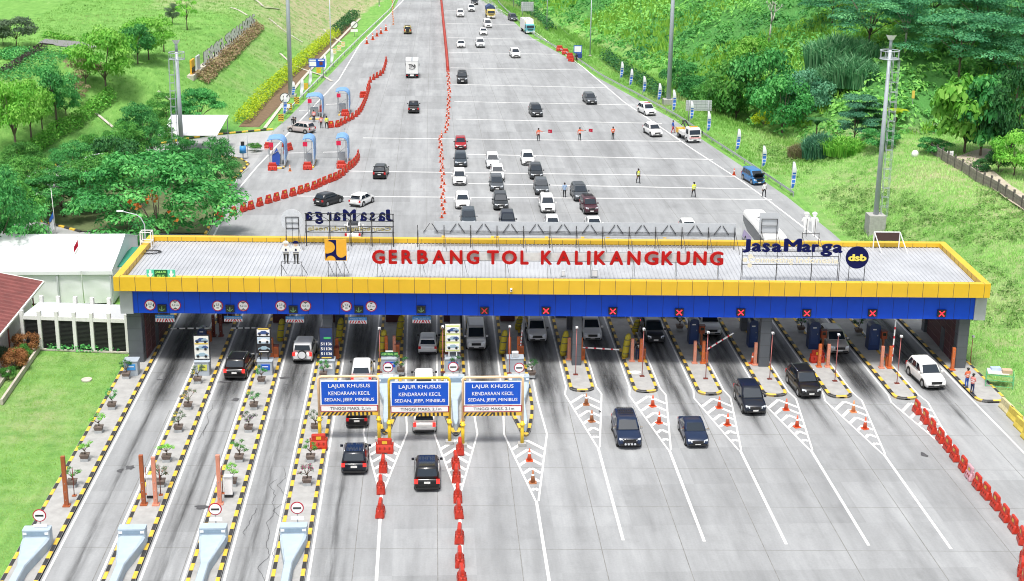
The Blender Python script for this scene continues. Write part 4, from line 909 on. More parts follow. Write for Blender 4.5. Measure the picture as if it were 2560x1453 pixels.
# leaving the gate, facing the camera
car(1575,1119,'F','suv','navy','navy blue jeep-like car with bull bar and roof rack in front of the gate',0,('bullbar','rack','chromemirror','chrome'),EG)
car(1745,1117,'F','sedan','navy','navy blue saloon car with silver mirrors in front of the gate',0,('chromemirror','chrome'),EG)
car(1889,1036,'F','suv','inkblue','dark blue crossover between two striped islands right of the navy saloon',0,('chrome',),EG)
car(2029,994,'F','suv','black','glossy black crossover with roof rails leaving the lane beside the right islands',3,('chrome','xface','rails'),EG)
car(2341,972,'F','suv','white','white crossover in the rightmost lane beside the two workers',4,('chrome',),EG)
car(2100,885,'F','suv','taupe','silver brown car with a pale roof just under the gate beside the blue booth',0,('chrome',),UG)
car(1781,840,'F','suv','pearl','pearl white car half hidden under the beam behind a raised barrier arm',0,(),UG)
car(1640,857,'F','mpv','dark','dark charcoal car under the gate beside the yellow wrapped post',0,('lit',),UG)
car(1482,851,'F','mpv','silver','silver people carrier stopped behind a lowered white barrier arm',0,('chrome',),UG)
car(1344,854,'F','mpv','silver','silver grey car with dark roof and big grille under the gate',0,('xface','roofdark','blackmirror'),UG)
car(1191,874,'F','van','silver','silver minivan with chrome grille beside the advert board under the gate',0,('chrome',),UG)
# entering the gate, seen from behind
car(1069,885,'R','hatch','pearl','pale silver hatchback with a tall dark tail under the gate',-2,('spoiler','blackmirror'),UG)
car(1060,990,'R','mpv','white','white car mostly hidden behind the middle blue lane sign',0,('blackmirror',),UG)
car(903,962,'R','mpv','silver','silver people carrier with red tail lamps above the leftmost lane sign',0,('ribs','lit','blackmirror'),UG)
car(756,906,'R','jeep','silver','silver off-road car with a covered spare wheel on its tail',-3,('spare','ribs','lit'),UG)
car(586,948,'R','suv','black','glossy black large car in the second lane from the left',-5,('rails','rearbar','lit'),UG)
car(892,1067,'R','hatch','black','black car half hidden under the leftmost LAJUR KHUSUS board',0,('blackmirror',),UG)
car(1061,1082,'R','mpv','white','white people carrier with red boomerang tail lamps under the middle blue sign',0,('spoiler','lit'),UG,sc=1.02)
car(885,1184,'R','hatch','inkblue','dark hatchback with a glass roof and roof rails beside the red water barriers',0,('glassroof','rails','lit'),UG,sc=1.08)
car(1068,1226,'R','mpv','black','black people carrier with a blue tinted roof between two lines of red barriers',0,('glassroof','lit'),UG,sc=1.04)
# queue behind the gate
car(1152,372,'F','hatch','red','red hatchback, the only red car in the queue',0,('blackmirror',),QG)
car(1152,416,'F','mpv','slate','dark slate car right behind the red hatchback',0,('chrome',),QG)
car(1149,462,'F','mpv','white','white car with a black grille beside the line of cones',0,('xface',),QG)
car(1157,521,'F','hatch','white','white hatchback beside the cones, next to the rear roof sign',0,(),QG,sc=1.05)
car(1172,566,'F','mpv','slate','blue grey car half hidden by the rear roof sign, beside the cones',0,('chromemirror',),QG)
car(1233,420,'F','suv','pearl','pearl white car at the back of the second queue',0,('xface',),QG,sc=.97)
car(1245,450,'F','suv','white','white car squeezed between pearl and grey cars in the second queue',0,(),QG,sc=.95)
car(1243,477,'F','mpv','grey','mid grey car in the middle of the second queue',0,('chrome',),QG)
car(1253,524,'F','suv','dark','dark crossover with bright bumper in the second queue',0,('xface','chrome'),QG,sc=.97)
car(1271,573,'F','mpv','inkblue','inky blue car half hidden by the rear roof sign in the second queue',0,(),QG)
car(1321,412,'F','hatch','white','white hatchback at the back of the third queue',0,('chrome',),QG,sc=1.06)
car(1342,447,'F','mpv','dark','dark car right behind a charcoal one in the third queue',0,(),QG)
car(1356,486,'F','suv','grey','charcoal crossover in the middle of the third queue',0,(),QG,sc=.95)
car(1371,531,'F','mpv','white','white people carrier with a large black cross grille in the third queue',0,('xface',),QG,sc=1.02)
car(1384,580,'F','hatch','pearl','pale grey roofed car half hidden by the rear roof sign in the third queue',0,(),QG)
car(1455,502,'F','mpv','grey','grey rounded car right behind the maroon one',3,('roofdark',),QG,sc=1.05)
car(1480,535,'F','jeep','maroon','old maroon boxy jeep in the rightmost queue',5,('rack',),QG,sc=1.0)
car(1489,582,'F','sedan','white','white saloon half hidden by the rear roof sign in front of the maroon jeep',0,(),QG)
car(1727,590,'F','hatch','white','lone white car half hidden by the rear roof sign left of the bus',0,(),QG)
# on the wide road
car(1481,260,'F','suv','grey','dark grey crossover passing near the right edge line',6,('xface',),OG,sc=.97)
car(1344,291,'F','mpv','dark','dark people carrier with a chrome cross grille alone on the wide road',4,('xface',),OG,sc=1.05)
car(1629,288,'F','mpv','white','white patrol car with a blue bonnet marking parked by the guard rail',12,('lightbar','stripe'),OG,'car',sc=1.05)
car(1644,341,'F','suv','white','white large car behind the man in red trousers near the guard rail',10,('chrome','rails'),OG)
car(1899,461,'F','van','blue','blue minibus with its bonnet open by the right guard rail',10,('openhood',),None,'minibus',sc=.97)
car(1291,144,'F','mpv','white','white car alone in the middle of the far road',4,(),OG,sc=1.05)
car(1156,208,'F','jeep','dark','dark boxy car beside the end of the red barrier line',0,('chrome','rack'),OG,sc=1.08)
car(1153,119,'F','sedan','white','white saloon beside the red barrier line far up the road',0,(),OG)
car(1202,118,'F','suv','pearl','pearl white car with a dark grille far up the road',2,('chrome',),OG)
car(1209,87,'F','sedan','white','white saloon just behind a white minivan far up the road',0,(),OG)
car(1221,69,'F','van','white','white minivan far up the road between a saloon and the tarpaulin truck',4,(),OG)
car(1151,42,'F','suv','white','white car with dark lamps nearest the red barrier at the top of the road',0,('chrome',),OG)
car(1179,28,'F','mpv','pearl','pale car with a dark front at the top of the road',0,('xface',),OG)
car(1187,11,'F','mpv','dark','dark roofed car cut by the top edge of the view',0,(),OG)
car(1286,52,'F','mpv','grey','grey car on the hard shoulder ahead of the white box truck',8,(),OG)
# the left carriageway, driving away
car(1019,84,'R','jeep','sand','yellow and black off-road car with a spare wheel on its tail',0,('spare','sparedark','rack'),DG)
car(1034,282,'R','pickup','black','black pickup truck with silver roof driving away',0,('blackmirror',),DG,'pickup',sc=.97)
car(948,446,'R','suv','black','black car with red tail lamps crossing behind the curved barrier row',-4,('roofdark',),DG,sc=.95)
car(795,513,'R','hatch','dark','dark hatchback turning right beside the curved barrier row',-38,('blackmirror',),DG)
car(886,515,'R','hatch','white','white hatchback turning right behind the mirrored roof letters',-26,('spoiler',),DG)
car(882,602,'R','suv','white','white car with a dark roof half hidden behind the mirrored letters',0,('roofdark','rack'),DG)
car(782,331,'R','mpv','pinksilver','pinkish silver car standing between the toll kiosks with people round it',58,(),None,'car',sc=.98)
# ---- trucks and the bus
M_BOXW = mat('white truck box', (.74,.74,.73), .45, var=.05); M_TEALC = mat('teal truck cab', (.12,.42,.50), .35, var=.05); M_CABY = mat('yellow truck cab', (.62,.48,.12), .4, var=.05); M_TARP = mat('navy tarpaulin', (.03,.06,.16), .7, var=.2, scale=2); M_OCH = mat('ochre truck bed', (.7,.42,.06), .5, var=.08); M_CREAMT = mat('cream wind deflector', (.7,.62,.42), .5, var=.05)
def truck(name, label, px, py, way, dz, L, W, H, cab_m, parts, cat='truck'):
    rz = (math.pi if way == 'F' else 0)+R_(dz); e = Vector((0, L/2 if way == 'F' else -L/2, 0)); e.rotate(Matrix.Rotation(rz, 3, 'Z')); g = G(px, py, .35)
    t = thing(name, label, cat, Vector((g.x, g.y, .004))-e, rz); f = L/2; w = W/2
    c = MB(); c.loft([[(-w*.94, f-1.75, .5), (w*.94, f-1.75, .5), (w*.94, f-.05, .45), (-w*.94, f-.05, .45)], [(-w*.94, f-1.75, 1.25), (w*.94, f-1.75, 1.25), (w*.94, f, 1.25), (-w*.94, f, 1.25)], [(-w*.88, f-1.75, 2.15), (w*.88, f-1.75, 2.15), (w*.86, f-.34, 2.15), (-w*.86, f-.34, 2.15)], [(-w*.78, f-1.68, 2.28), (w*.78, f-1.68, 2.28), (w*.76, f-.5, 2.28), (-w*.76, f-.5, 2.28)]])
    cab = c.build('cab', cab_m, t)
    MB().face([(w*.84, f+.0, 1.32), (-w*.84, f+.0, 1.32), (-w*.78, f-.31, 2.06), (w*.78, f-.31, 2.06)]).build('windscreen', M_GLASS, cab)
    for s in (-1, 1):
        MB().face([(s*(w*.945), f-1.4, 1.32), (s*(w*.945), f-.35, 1.32), (s*(w*.90), f-.5, 2.02), (s*(w*.90), f-1.4, 2.02)]).build('side_window', M_GLASS, cab)
        MB().box((s*w*.7, f-.01, .78), (.36, .1, .2)).build('headlight', M_LAMP, cab); MB().box((s*(w+.12), f-.1, 1.65), (.1, .1, .42)).build('mirror', M_TRIM, cab)
    MB().box((0, f+.0, .5), (W*.94, .16, .24)).build('bumper', M_LET, t); MB().box((0, f-.01, 1.02), (W*.6, .06, .2)).build('grille', M_TRIM, cab); MB().box((0, f+.09, .5), (.5, .02, .16)).build('front_plate', M_PLATEK, t)
    MB().box((0, -.2, .62), (W*.5, L-.6, .2)).build('chassis', M_TRIM, t)
    for y in (f-1.0, -f+1.3):
        for s in (-1, 1):
            a = .22 if y > 0 else .42; o = MB().cyl((s*(w-a), y, .42), (s*(w-.02), y, .42), .42, n=20).build('wheel', M_TYREM, t); MB().cyl((s*(w-.021), y, .42), (s*(w-.005), y, .42), .24, n=14).build('rim', M_RIM, o)
    parts(t, f, w); return t
def p_box(logo=False, defl=False):
    def fn(t, f, w):
        y0, y1 = -f+.05, f-1.9; z0, z1 = .85, 3.35 if not defl else 3.15; b = MB().box((0, (y0+y1)/2, (z0+z1)/2), (w*2.02, y1-y0, z1-z0)).build('cargo_box', M_BOXW, t)
        s_ = MB(); 
        for x in (-w, w): s_.box((x*.985, y0-.01, (z0+z1)/2), (.07, .03, z1-z0)); s_.box((x*.96, (y0+y1)/2, z1+.004), (.05, y1-y0, .02))
        s_.box((0, y0-.008, (z0+z1)/2), (.03, .016, z1-z0)); s_.box((0, y0-.01, z1-.05), (w*2, .03, .08)); s_.box((0, y0-.01, z0+.04), (w*2, .03, .08)); s_.build('box_edging', M_STEEL, b)
        rr = MB(); rr.box((0, (y0+y1)/2, z1+.006), (.3, y1-y0, .012)); rr.build('roof_strip', M_STEEL, b)
        if logo:
            o = put_text('TN', M_BLACKS, b, -w*.55, 2.05, w*1.0, .62, y0-.02, .06, .01, 'logo')
            a_ = MB(); a_.tube([(.0+.66*math.cos(R_(q)), y0-.03, 2.3+.52*math.sin(R_(q))) for q in range(-140, 35, 12)], .05, 6); a_.build('logo_arc', M_BLACKS, b)
            MB().box((0, -f+.02, .62), (w*1.9, .12, .3)).build('rear_bumper', M_TRIM, t); MB().box((0, -f-.05, .62), (.75, .03, .32)).build('rear_plate', M_PLATE, t)
            for s in (-1, 1): MB().box((s*w*.8, -f-.045, .62), (.3, .04, .14)).build('tail_light', M_TAIL, t)
        if defl: MB().loft([[(-w*.85, f-1.7, 2.28), (w*.85, f-1.7, 2.28), (w*.8, f-.7, 2.28), (-w*.8, f-.7, 2.28)], [(-w*.9, f-1.75, 3.1), (w*.9, f-1.75, 3.1), (w*.85, f-1.5, 3.1), (-w*.85, f-1.5, 3.1)]]).build('wind_deflector', M_CREAMT, t)
    return fn
truck('box_truck', 'white box truck with a black TN logo on its rear doors driving away', 1030, 192, 'R', 0, 6.6, 2.35, 3.4, M_BOXW, p_box(True))
truck('box_truck', 'white box truck with a cream and teal cab on the right shoulder', 1326, 82, 'F', 8, 6.6, 2.2, 3.2, M_TEALC, p_box(False, True))
def p_tarp(t, f, w):
    y0, y1 = -f+.05, f-1.9; MB().box((0, (y0+y1)/2, 1.35), (w*2.0, y1-y0, 1.0)).build('truck_bed', M_CABY, t)
    MB().loft([[(-w, y, 1.7), (-w*.98, y, 2.6), (0, y, 3.2), (w*.98, y, 2.6), (w, y, 1.7)] for y in (y0, (y0+y1)/2, y1)]).build('tarpaulin', M_TARP, t)
truck('tarpaulin_truck', 'yellow cab truck with a navy tarpaulin over its load far up the road', 1228, 44, 'F', 2, 6.2, 2.2, 3.2, M_CABY, p_tarp)
def p_tow(t, f, w):
    MB().box((0, -f+1.75, 1.0), (w*1.9, 3.3, .5)).build('truck_bed', M_BOXW, t); MB().box((0, -f+.75, 1.05), (w*1.96, 1.2, .75)).build('rear_body', M_OCH, t)
    b = MB(); b.bar((-.4, f-2.2, 1.2), (-.25, -f+1.0, 2.5), .14); b.bar((.4, f-2.2, 1.2), (.25, -f+1.0, 2.5), .14); b.bar((-.25, -f+1.0, 2.5), (.25, -f+1.0, 2.5), .14); b.bar((0, -f+1.0, 2.5), (0, -f-.3, 1.6), .1); b.build('towing_boom', M_BLACKS, t)
    MB().box((0, f-.9, 2.36), (w*1.2, .3, .14), ch=.04).build('light_bar', mat('amber beacon', (.7,.3,.02), .3, var=0), t)
    MB().box((0, f+.13, .86), (w*1.7, .05, .18)).build('bumper_strip', mat('red white strip', (.7,.35,.35), .5, var=.3, scale=6), t)
truck('tow_truck', 'white tow truck with an orange tail parked by the right guard rail', 1737, 353, 'F', 10, 6.0, 2.1, 2.4, M_BOXW, p_tow)
# bus: only its rear half shows over the gate roof
p0 = G(1862, 523, 3.5); t = thing('bus', 'white coach with a dark side window band entering the gate on the right', 'bus', (p0.x+1.0, p0.y-6.0, 0), R_(180)); L_, W_, H_ = 12.0, 2.5, 3.55
prof = [(W_/2*.97,.35),(W_/2,1.0),(W_/2,2.6),(W_/2*.97,3.2),(W_/2*.86,3.48),(W_/2*.6,H_)]; ring = lambda y, k=1.0, dz=0: [(x*k, y, z-dz*(z > 3)) for x, z in prof]+[(-x*k, y, z-dz*(z > 3)) for x, z in reversed(prof)]
MB().loft([ring(-6, .93, .12), ring(-5.85, .98, .03), ring(-5.5), ring(5.4), ring(5.8, .98, .05), ring(6, .92, .25)], 0, True, True).build('body', M_BOXW, t)
for s in (-1, 1):
    w_ = MB(); pts = [(s*(W_/2+.012), -5.6, 2.95), (s*(W_/2+.012), -5.3, 2.3), (s*(W_/2+.012), -3, 1.75), (s*(W_/2+.012), 5.2, 1.7), (s*(W_/2+.012), 5.4, 2.9), (s*(W_/2-.03), 0, 3.05)]; w_.face(pts if s < 0 else pts[::-1]); w_.build('side_window', M_GLASS, t)
    q = [(s*(W_/2+.008), -5.4, .5), (s*(W_/2+.008), -2.5, .5), (s*(W_/2+.008), -.5, 1.6), (s*(W_/2+.008), -4.6, 1.5)]; MB().face(q if s < 0 else q[::-1]).build('side_graphic', mat('lilac livery', (.45,.36,.6), .4, var=.2), t)
    for y in (3.6, -3.6): o = MB().cyl((s*(W_/2-.28), y, .5), (s*(W_/2+.015), y, .5), .5, n=20).build('wheel', M_TYREM, t); MB().cyl((s*(W_/2+.014), y, .5), (s*(W_/2+.03), y, .5), .28, n=14).build('rim', M_RIM, o)
MB().face([(1.05,-6.02,1.9),(-1.05,-6.02,1.9),(-1.0,-6.0,3.0),(1.0,-6.0,3.0)][::-1]).build('rear_window', M_GLASS, t); MB().face([(1.1,6.03,1.2),(-1.1,6.03,1.2),(-1.0,5.95,3.1),(1.0,5.95,3.1)]).build('windscreen', M_GLASS, t)
a_ = MB(); a_.box((0, 0, H_+.09), (1.6, 2.6, .2), ch=.15); a_.build('air_conditioner', M_LET, t); a_ = MB()
for y in (-4.2, -3.4): a_.box((-.3, y, H_+.03), (.16,.16,.08)); a_.box((.45, y, H_+.03), (.16,.16,.08))
a_.box((0, 3.2, H_+.03), (.9,.7,.07)); a_.box((0, -2.3, H_+.025), (.8,.6,.06)); a_.build('roof_hatch', M_PANEL, t)
a_ = MB()
for k in range(4): a_.box((0, -1.28+k*.1, H_+.19), (1.2, .05, .02))
a_.build('vent', M_BLACKS, t)
# ================================================================ ISLAND FURNITURE
M_CUSH = mat('pale blue painted concrete', (.38,.46,.53), .6, var=.1, scale=1.2, bump=.15); M_CUSHD = mat('blue grey painted band', (.22,.30,.38), .6, var=.1)
M_PLIN = mat('blue grey plinth paint', (.36,.41,.46), .6, var=.1, scale=1); M_ORG = mat('orange steel', (.55,.13,.035), .45, var=.12, scale=2); M_RUST = mat('rusty orange steel', (.34,.09,.03), .6, var=.2, scale=2); M_SAL = mat('faded salmon steel', (.60,.24,.16), .5, var=.12, scale=2)
M_PAD = mat('yellow padding', (.50,.42,.035), .6, var=.15, scale=3, bump=.3); M_BOOTH = mat('dark blue booth', (.014,.035,.12), .35, var=.08); M_MAR2 = mat('dark red box', (.16,.03,.02), .5, var=.15)
M_POT = mat('brown stone pot', (.17,.13,.11), .85, var=.2, scale=4); M_POTG = mat('grey pot base', (.36,.38,.39), .7, var=.1)
def at_g(px, py, z=0.0): p = G(px, py, z); return Vector((p.x, p.y, z))
ZI = .157
def cushion(i, ytop, y1, tip, lab):
    """concrete nose block: broad head, narrow neck pointing at the traffic"""
    xl, xr = ISL[i][0]+.24, ISL[i][1]-.24; c = (xl+xr)/2; hw = .86; t = thing('crash_cushion', lab, 'crash cushion', (c, ytop, ZI), 0, 'pale blue crash cushions on the islands'); b = MB()
    L_ = ytop-y1; MB().box((0, -.38, .6), (hw*2.02, .76, 1.2), ch=.06).build('head_block', M_CUSH, t); st = [(-.765, hw*.99, .74), (-1.3, hw*.95, .74), (-1.0-min(3.4, .36*L_), .27, .70), (-L_*.9, .22, .66), (-L_, tip, .6)]
    b.loft([[(w_, y, .0), (w_, y, h*.86), (w_*.8, y, h), (-w_*.8, y, h), (-w_, y, h*.86), (-w_, y, 0)] for y, w_, h in st], 0, True, False); b.build('body', M_CUSH, t)
    MB().box((0, -.775, 1.0), (hw*1.7, .03, .26)).build('painted_band', M_CUSHD, t)
    for s in (-1, 1): MB().box((s*hw*.8, -.795, 1.0), (.24, .02, .16)).build('reflector', M_LET, t)
    return t
for i, n_ in enumerate(('leftmost', 'second from the left', 'third from the left', 'fourth from the left')):
    y = G(340, 1316, 1.2).y; cushion(i, y, 66, .2, f'pale blue crash cushion cut by the lower picture edge, {n_}' if i < 3 else 'pale blue crash cushion at the near end of the fourth island, below a round sign')
for i, n_ in ((4, 'between the left and middle blue lane signs'), (5, 'between the middle and right blue lane signs'), (6, 'right of the three blue lane signs')):
    y = G(966, 948, 1.2).y; cushion(i, y+.6, ISL[i][2]+.75, .09, f'pale blue concrete crash cushion {n_}')
def noentry(px, py, base, lab, tilt=0):
    b = G(*base, ZI+1.1); p = VP(px, py, b.y); t = thing('no_entry_sign', lab, 'sign', (p.x, b.y, b.z), 0, 'round signs with a black bar'); z = p.z-b.z; r = .43
    MB().cyl((0, 0, -.02), (0, 0, z), .035, n=8).build('post', M_STEEL, t); MB().cyl((0, -.03, z), (0, -.06, z), r, n=30).build('rim', M_SIGNR, t); MB().cyl((0, -.06, z), (0, -.075, z), r*.84, n=30).build('face', M_LET, t)
    MB().box((0, -.085, z), (r*1.2, .02, .11)).build('bar', M_BLACKS, t); MB().box((0, -.05, max(.12, z-.72)), (.85, .03, .22)).build('plate', M_LET, t); MB().box((0, 0, .02), (.22, .2, .05)).build('base', M_BLACKS, t)
for a in ((99,1288,(100,1322),'round sign with a black bar at the grass edge, lowest left'), (538,1272,(538,1311),'round red rimmed sign on the third crash cushion from the left'), (743,1269,(743,1309),'round red rimmed sign on the fourth crash cushion from the left'),
          (970,918,(972,944),'round red rimmed sign before the green BATANG plate'), (1133,917,(1136,944),'round red rimmed sign before the yellow advert board'), (1298,919,(1316,944),'round red rimmed sign before the plinth with the white box')): noentry(*a)
M_ADW = mat('advert white', (.72,.72,.68), .5, var=.03); M_ADY = mat('advert lime', (.62,.68,.28), .5, var=.03); M_ADB = mat('advert blue car', (.04,.08,.22), .5, var=0); M_ADG = mat('advert silver car', (.3,.42,.5), .5, var=0); M_ADK = mat('advert black', (.02,.02,.025), .4, var=0); M_ADR = mat('advert red', (.55,.05,.04), .5, var=0); M_AMB = mat('advert amber', (.7,.5,.1), .5, var=0)
def plinth(x0, x1, yb, h, sign, lab, zz=ZI):
    a, b = G(x0, yb, zz), G(x1, yb, zz); w_ = b.x-a.x; t = thing('concrete_plinth', lab, 'plinth', ((a.x+b.x)/2, a.y+.55, zz), 0, 'blue grey plinths on the islands')
    MB().box((0, 0, h/2), (w_, 1.1, h), ch=.05).build('body', M_PLIN, t); MB().box((0, 0, h+.02), (w_+.08, 1.18, .05), ch=.05).build('cap', M_PLIN, t)
    if sign: MB().box((.05, -.57, h*.62), (w_*.62, .03, h*.42)).build('plate', sign, t); MB().box((.05, -.59, h*.66), (w_*.4, .012, h*.06)).build('plate_text', M_LET if sign is M_SIGNB or sign is M_SKYB else M_BLACKS, t)
    return t
plinth(310,345,940,1.25,M_SKYB,'blue grey plinth with a light blue plate at the left gate column')
plinth(487,524,940,1.2,mat('yellow plate', (.6,.62,.1), .5),'blue grey plinth with a yellow plate under the white car advert')
plinth(644,681,939,1.2,M_SIGNB,'blue grey plinth with a blue plate under the black advert')
plinth(801,837,937,1.2,M_LET,'blue grey plinth with a white plate under the dark tariff board')
plinth(954,995,931,1.15,M_SIGNB,'blue grey plinth under the green BATANG plate')
plinth(1113,1150,931,1.15,M_SKYB,'blue grey plinth under the lime advert board')
plinth(1268,1309,930,1.15,None,'plain blue grey plinth with a white box on top')
def advert(x0, x1, y0, y1, yb, kind, lab):
    b = G((x0+x1)/2, yb, ZI); Y = b.y+.5; p0, p1 = VP(x0, y1, Y), VP(x1, y0, Y); w_, h_ = p1.x-p0.x, p1.z-p0.z; t = thing('advert_board', lab, 'advertisement', ((p0.x+p1.x)/2, Y, ZI+1.24), 0, 'advert boards on the islands'); z0 = p0.z-ZI-1.24
    fm = {'w': M_ADK, 'k': M_ADK, 't': M_ADK, 'y': M_ADW}[kind]; MB().box((0, .05, z0+h_/2), (w_, .12, h_), ch=.02).build('frame', fm, t)
    MB().box((0, -.02, z0+h_/2), (w_*.88, .03, h_*.93)).build('face', {'w': M_ADW, 'k': M_ADK, 't': M_BOOTH, 'y': M_ADY}[kind], t)
    l = MB(); l.bar((-w_*.25, .05, 0), (-w_*.25, .05, z0+.1), .09); l.bar((w_*.25, .05, 0), (w_*.25, .05, z0+.1), .09); l.build('legs', M_ADK if kind != 'y' else M_LET, t)
    if kind in 'wyk':
        carp = [(-.40,-.10),(-.36,.02),(-.22,.05),(-.12,.14),(.14,.15),(.28,.04),(.40,.0),(.42,-.10)]
        for k, (m1, m2) in enumerate(((M_ADB, M_ADG), (M_ADG, M_ADB), (M_ADG, M_ADG)) if kind != 'k' else ((M_ADB, M_ADB), (M_LET, M_ADG), (M_ADG, M_ADK))):
            zc = z0+h_*(.80-.30*k)
            if kind == 'k': MB().box((0, -.04, zc+.02), (w_*.82, .02, h_*.25)).build('picture', (M_LET, mat('advert ice', (.5,.6,.7), .5, var=.2), M_ADK)[k], t)
            if kind == 'y': MB().box((0, -.04, zc-.01), (w_*.84, .02, h_*.22)).build('picture', M_LET, t)
            MB().vprism([(x*w_*.95+.0, zc+z*w_*.95) for x, z in carp], -.06, -.035).build('pictured_car', m1, t)
            if k < 2 and kind != 'k': MB().vprism([(x*w_*.5+w_*.2, zc+.05+z*w_*.6) for x, z in carp], -.065, -.04).build('pictured_car', m2, t)
            wl = MB()
            for x in (-.25, .25): wl.cyl((x*w_*.95, -.062, zc-.1*w_), (x*w_*.95, -.07, zc-.1*w_), .085*w_, n=12)
            wl.build('pictured_wheels', M_ADK, t)
        if kind == 'k': MB().box((0, -.04, z0+h_*.95), (w_*.7, .02, h_*.07)).build('banner', M_AMB, t); MB().box((0, -.04, z0+h_*.07), (w_*.6, .02, h_*.04)).build('caption', M_LET, t)
        if kind == 'w': MB().box((0, -.04, z0+h_*.655), (w_*.82, .02, h_*.05)).build('banner', M_AMB, t)
    else:
        MB().box((.1, -.045, z0+h_*.66), (w_*.5, .02, h_*.06)).build('header', mat('green header', (.05,.4,.12), .5, var=0), t)
        for k in range(3):
            z = z0+h_*(.43-.155*k); 
            for s, u0, u1 in (('51', .05, .36), ('1', .5, .58), ('36', .66, .95)): put_text(s, M_LET, t, -w_*.44+w_*.88*u0, z, w_*.88*(u1-u0), h_*.09, -.045, .03, .004, 'digits')
        MB().box((0, -.045, z0+h_*.04), (w_*.7, .02, h_*.035)).build('caption', M_AMB, t)
advert(485,523,838,899,940,'w','white framed advert board with three car pictures over the yellow plate')
advert(641,677,819,883,939,'k','black advert board with an amber heading over the blue plate')
advert(799,832,818,897,937,'t','dark tariff board with rows of white digits against the gate column')
advert(1113,1151,811,880,931,'y','lime green advert board with three car pictures')
p = G(974,931,ZI); t = thing('destination_sign', 'small green plate reading BATANG on the plinth', 'sign', (p.x, p.y+.5, ZI+1.2)); MB().box((0,0,.28), (1.5,.05,.34)).build('board', M_DKG, t); put_text('BATANG -SKI', M_GLET, t, -.5, .18, 1.18, .2, -.03, .02, .004); put_text('<', M_GLET, t, -.68, .19, .12, .17, -.03, .02, .004); MB().box((0,.02,.05), (.5,.06,.12)).build('bracket', M_STEEL, t); MB().box((-.02,.05,.5), (.65,.05,.12)).build('top_plate', M_LET, t)
p = G(1288,930,ZI); t = thing('white_box', 'white box standing on the plain plinth', 'box', (p.x, p.y+.5, ZI+1.2)); MB().box((0,0,.24), (.55,.4,.44), ch=.03).build('body', M_LET, t); MB().box((0,-.21,.24), (.45,.02,.34)).build('door', M_PANEL, t)
# square steel posts that guard the booths
def gpost(px, py, top, m, lab, w_=.27):
    b = at_g(px, py, ZI); h = VP(px, top, b.y).z-ZI; t = thing('guard_post', lab, 'post', b, 0, 'square steel guard posts'); MB().box((0,0,h/2), (w_,w_,h), ch=.02).build('post', m, t); MB().box((0,0,.04), (w_+.22,w_+.22,.08), ch=.02).build('base_plate', m, t)
    bl = MB()
    for z in (.5, 1.1, 1.7): bl.cyl((0,-w_/2,z), (0,-w_/2-.03,z), .03, n=6)
    bl.build('bolts', M_STEEL, t)
for a in ((167,1265,1141,M_RUST,'tall rusty orange post on the leftmost island'),(360,1262,1138,M_RUST,'tall rusty orange post on the second island'),(390,1262,1143,M_SAL,'tall salmon post on the second island'),(550,1260,1138,M_SAL,'tall salmon post on the third island'),
          (966,887,840,M_ORG,'orange post left of the gap behind the BATANG plate'),(986,888,840,M_SAL,'salmon post right of the gap behind the BATANG plate'),(1117,892,868,M_MAR2,'dark red post under the lime advert board, left'),(1147,892,868,M_RUST,'rusty post under the lime advert board, right'),(1273.5,893,842,M_ORG,'orange post behind the plain plinth, left'),(1296,890,841,M_ORG,'orange post behind the plain plinth, right'),
          (1422,899,844,M_SAL,'salmon post left of the middle gate column'),(1452,899,844,M_ORG,'orange post right of the middle gate column'),(1579.6,903,847,M_SAL,'salmon post left of the man in the black shirt'),(1601.6,903,847,M_ORG,'orange post right of the man in the black shirt'),
          (1736,908,853,M_SAL,'salmon post before the blue booth beside the raised arm'),(1757,908,853,M_ORG,'orange post at the foot of the raised arm'),(1887,912,857,M_SAL,'salmon post left of the right inner gate column'),(1917,911,860,M_RUST,'rusty post right of the right inner gate column'),
          (2047,917,861,M_ORG,'orange post before the red water barrier'),(2068.6,917,861,M_SAL,'salmon post beside the red water barrier'),(2203,920,866,M_SAL,'salmon post before the last blue booth'),(2223,920,866,M_ORG,'orange post beside the upright arm on the last lane island'),(2380,925,870,M_ORG,'orange post at the right end wall of the gate'),
          (535,840,787,M_MAR2,'dark red post behind the white advert, left'),(553,840,787,M_MAR2,'dark red post behind the white advert, right'),(388,846,790,M_MAR2,'dark red post at the left end wall of the gate'),(681,893,845,M_RUST,'rusty post right of the black advert board'),(843,892,846,M_ORG,'orange post right of the tariff board')): gpost(*a)
def pad(px, py, top, lab):
    b = at_g(px, py, ZI); h = VP(px, top, b.y).z-ZI; t = thing('padded_post', lab, 'post', b, 0, 'posts wrapped in yellow padding')
    m_ = MB(); m_.loft([[(w_*math.cos(a)+dx, w_*.8*math.sin(a), z) for a in [2*math.pi*k/10 for k in range(10)]] for z, w_, dx in ((.02,.24,-.1),(.3,.3,-.1),(h*.5,.3,0),(h*.8,.28,.1),(h*.95,.2,.14),(h,.08,.15))], 0, True, True); m_.build('padding', M_PAD, t)
    s_ = MB()
    for z in (.4, h*.5, h*.75): s_.cyl((-.1+.25*z/h,0,z), (-.1+.25*z/h,0,z+.05), .31, n=10)
    s_.build('strap', M_DGRY, t); MB().cyl((.15,0,0), (.15,0,h-.1), .07, n=8).build('post', M_RUST, t)
for a in ((957,884,824,'yellow padded post left of the BATANG plate'),(1000,850,788,'yellow padded post deep behind the BATANG plate'),(1107,882,822,'yellow padded post left of the lime advert board'),(1258,885,825,'yellow padded post left of the plain plinth'),(1297,824,790,'yellow padded post deep behind the plain plinth'),(1410,889,827,'yellow padded post left of the middle gate column'),
          (1565,894,834,'yellow padded post left of the man in the black shirt'),(1590,830,798,'yellow padded post deep behind the man in the black shirt'),(703,853,797,'yellow padded post deep behind the black advert'),(850,853,795,'yellow padded post deep behind the tariff board')): pad(*a)
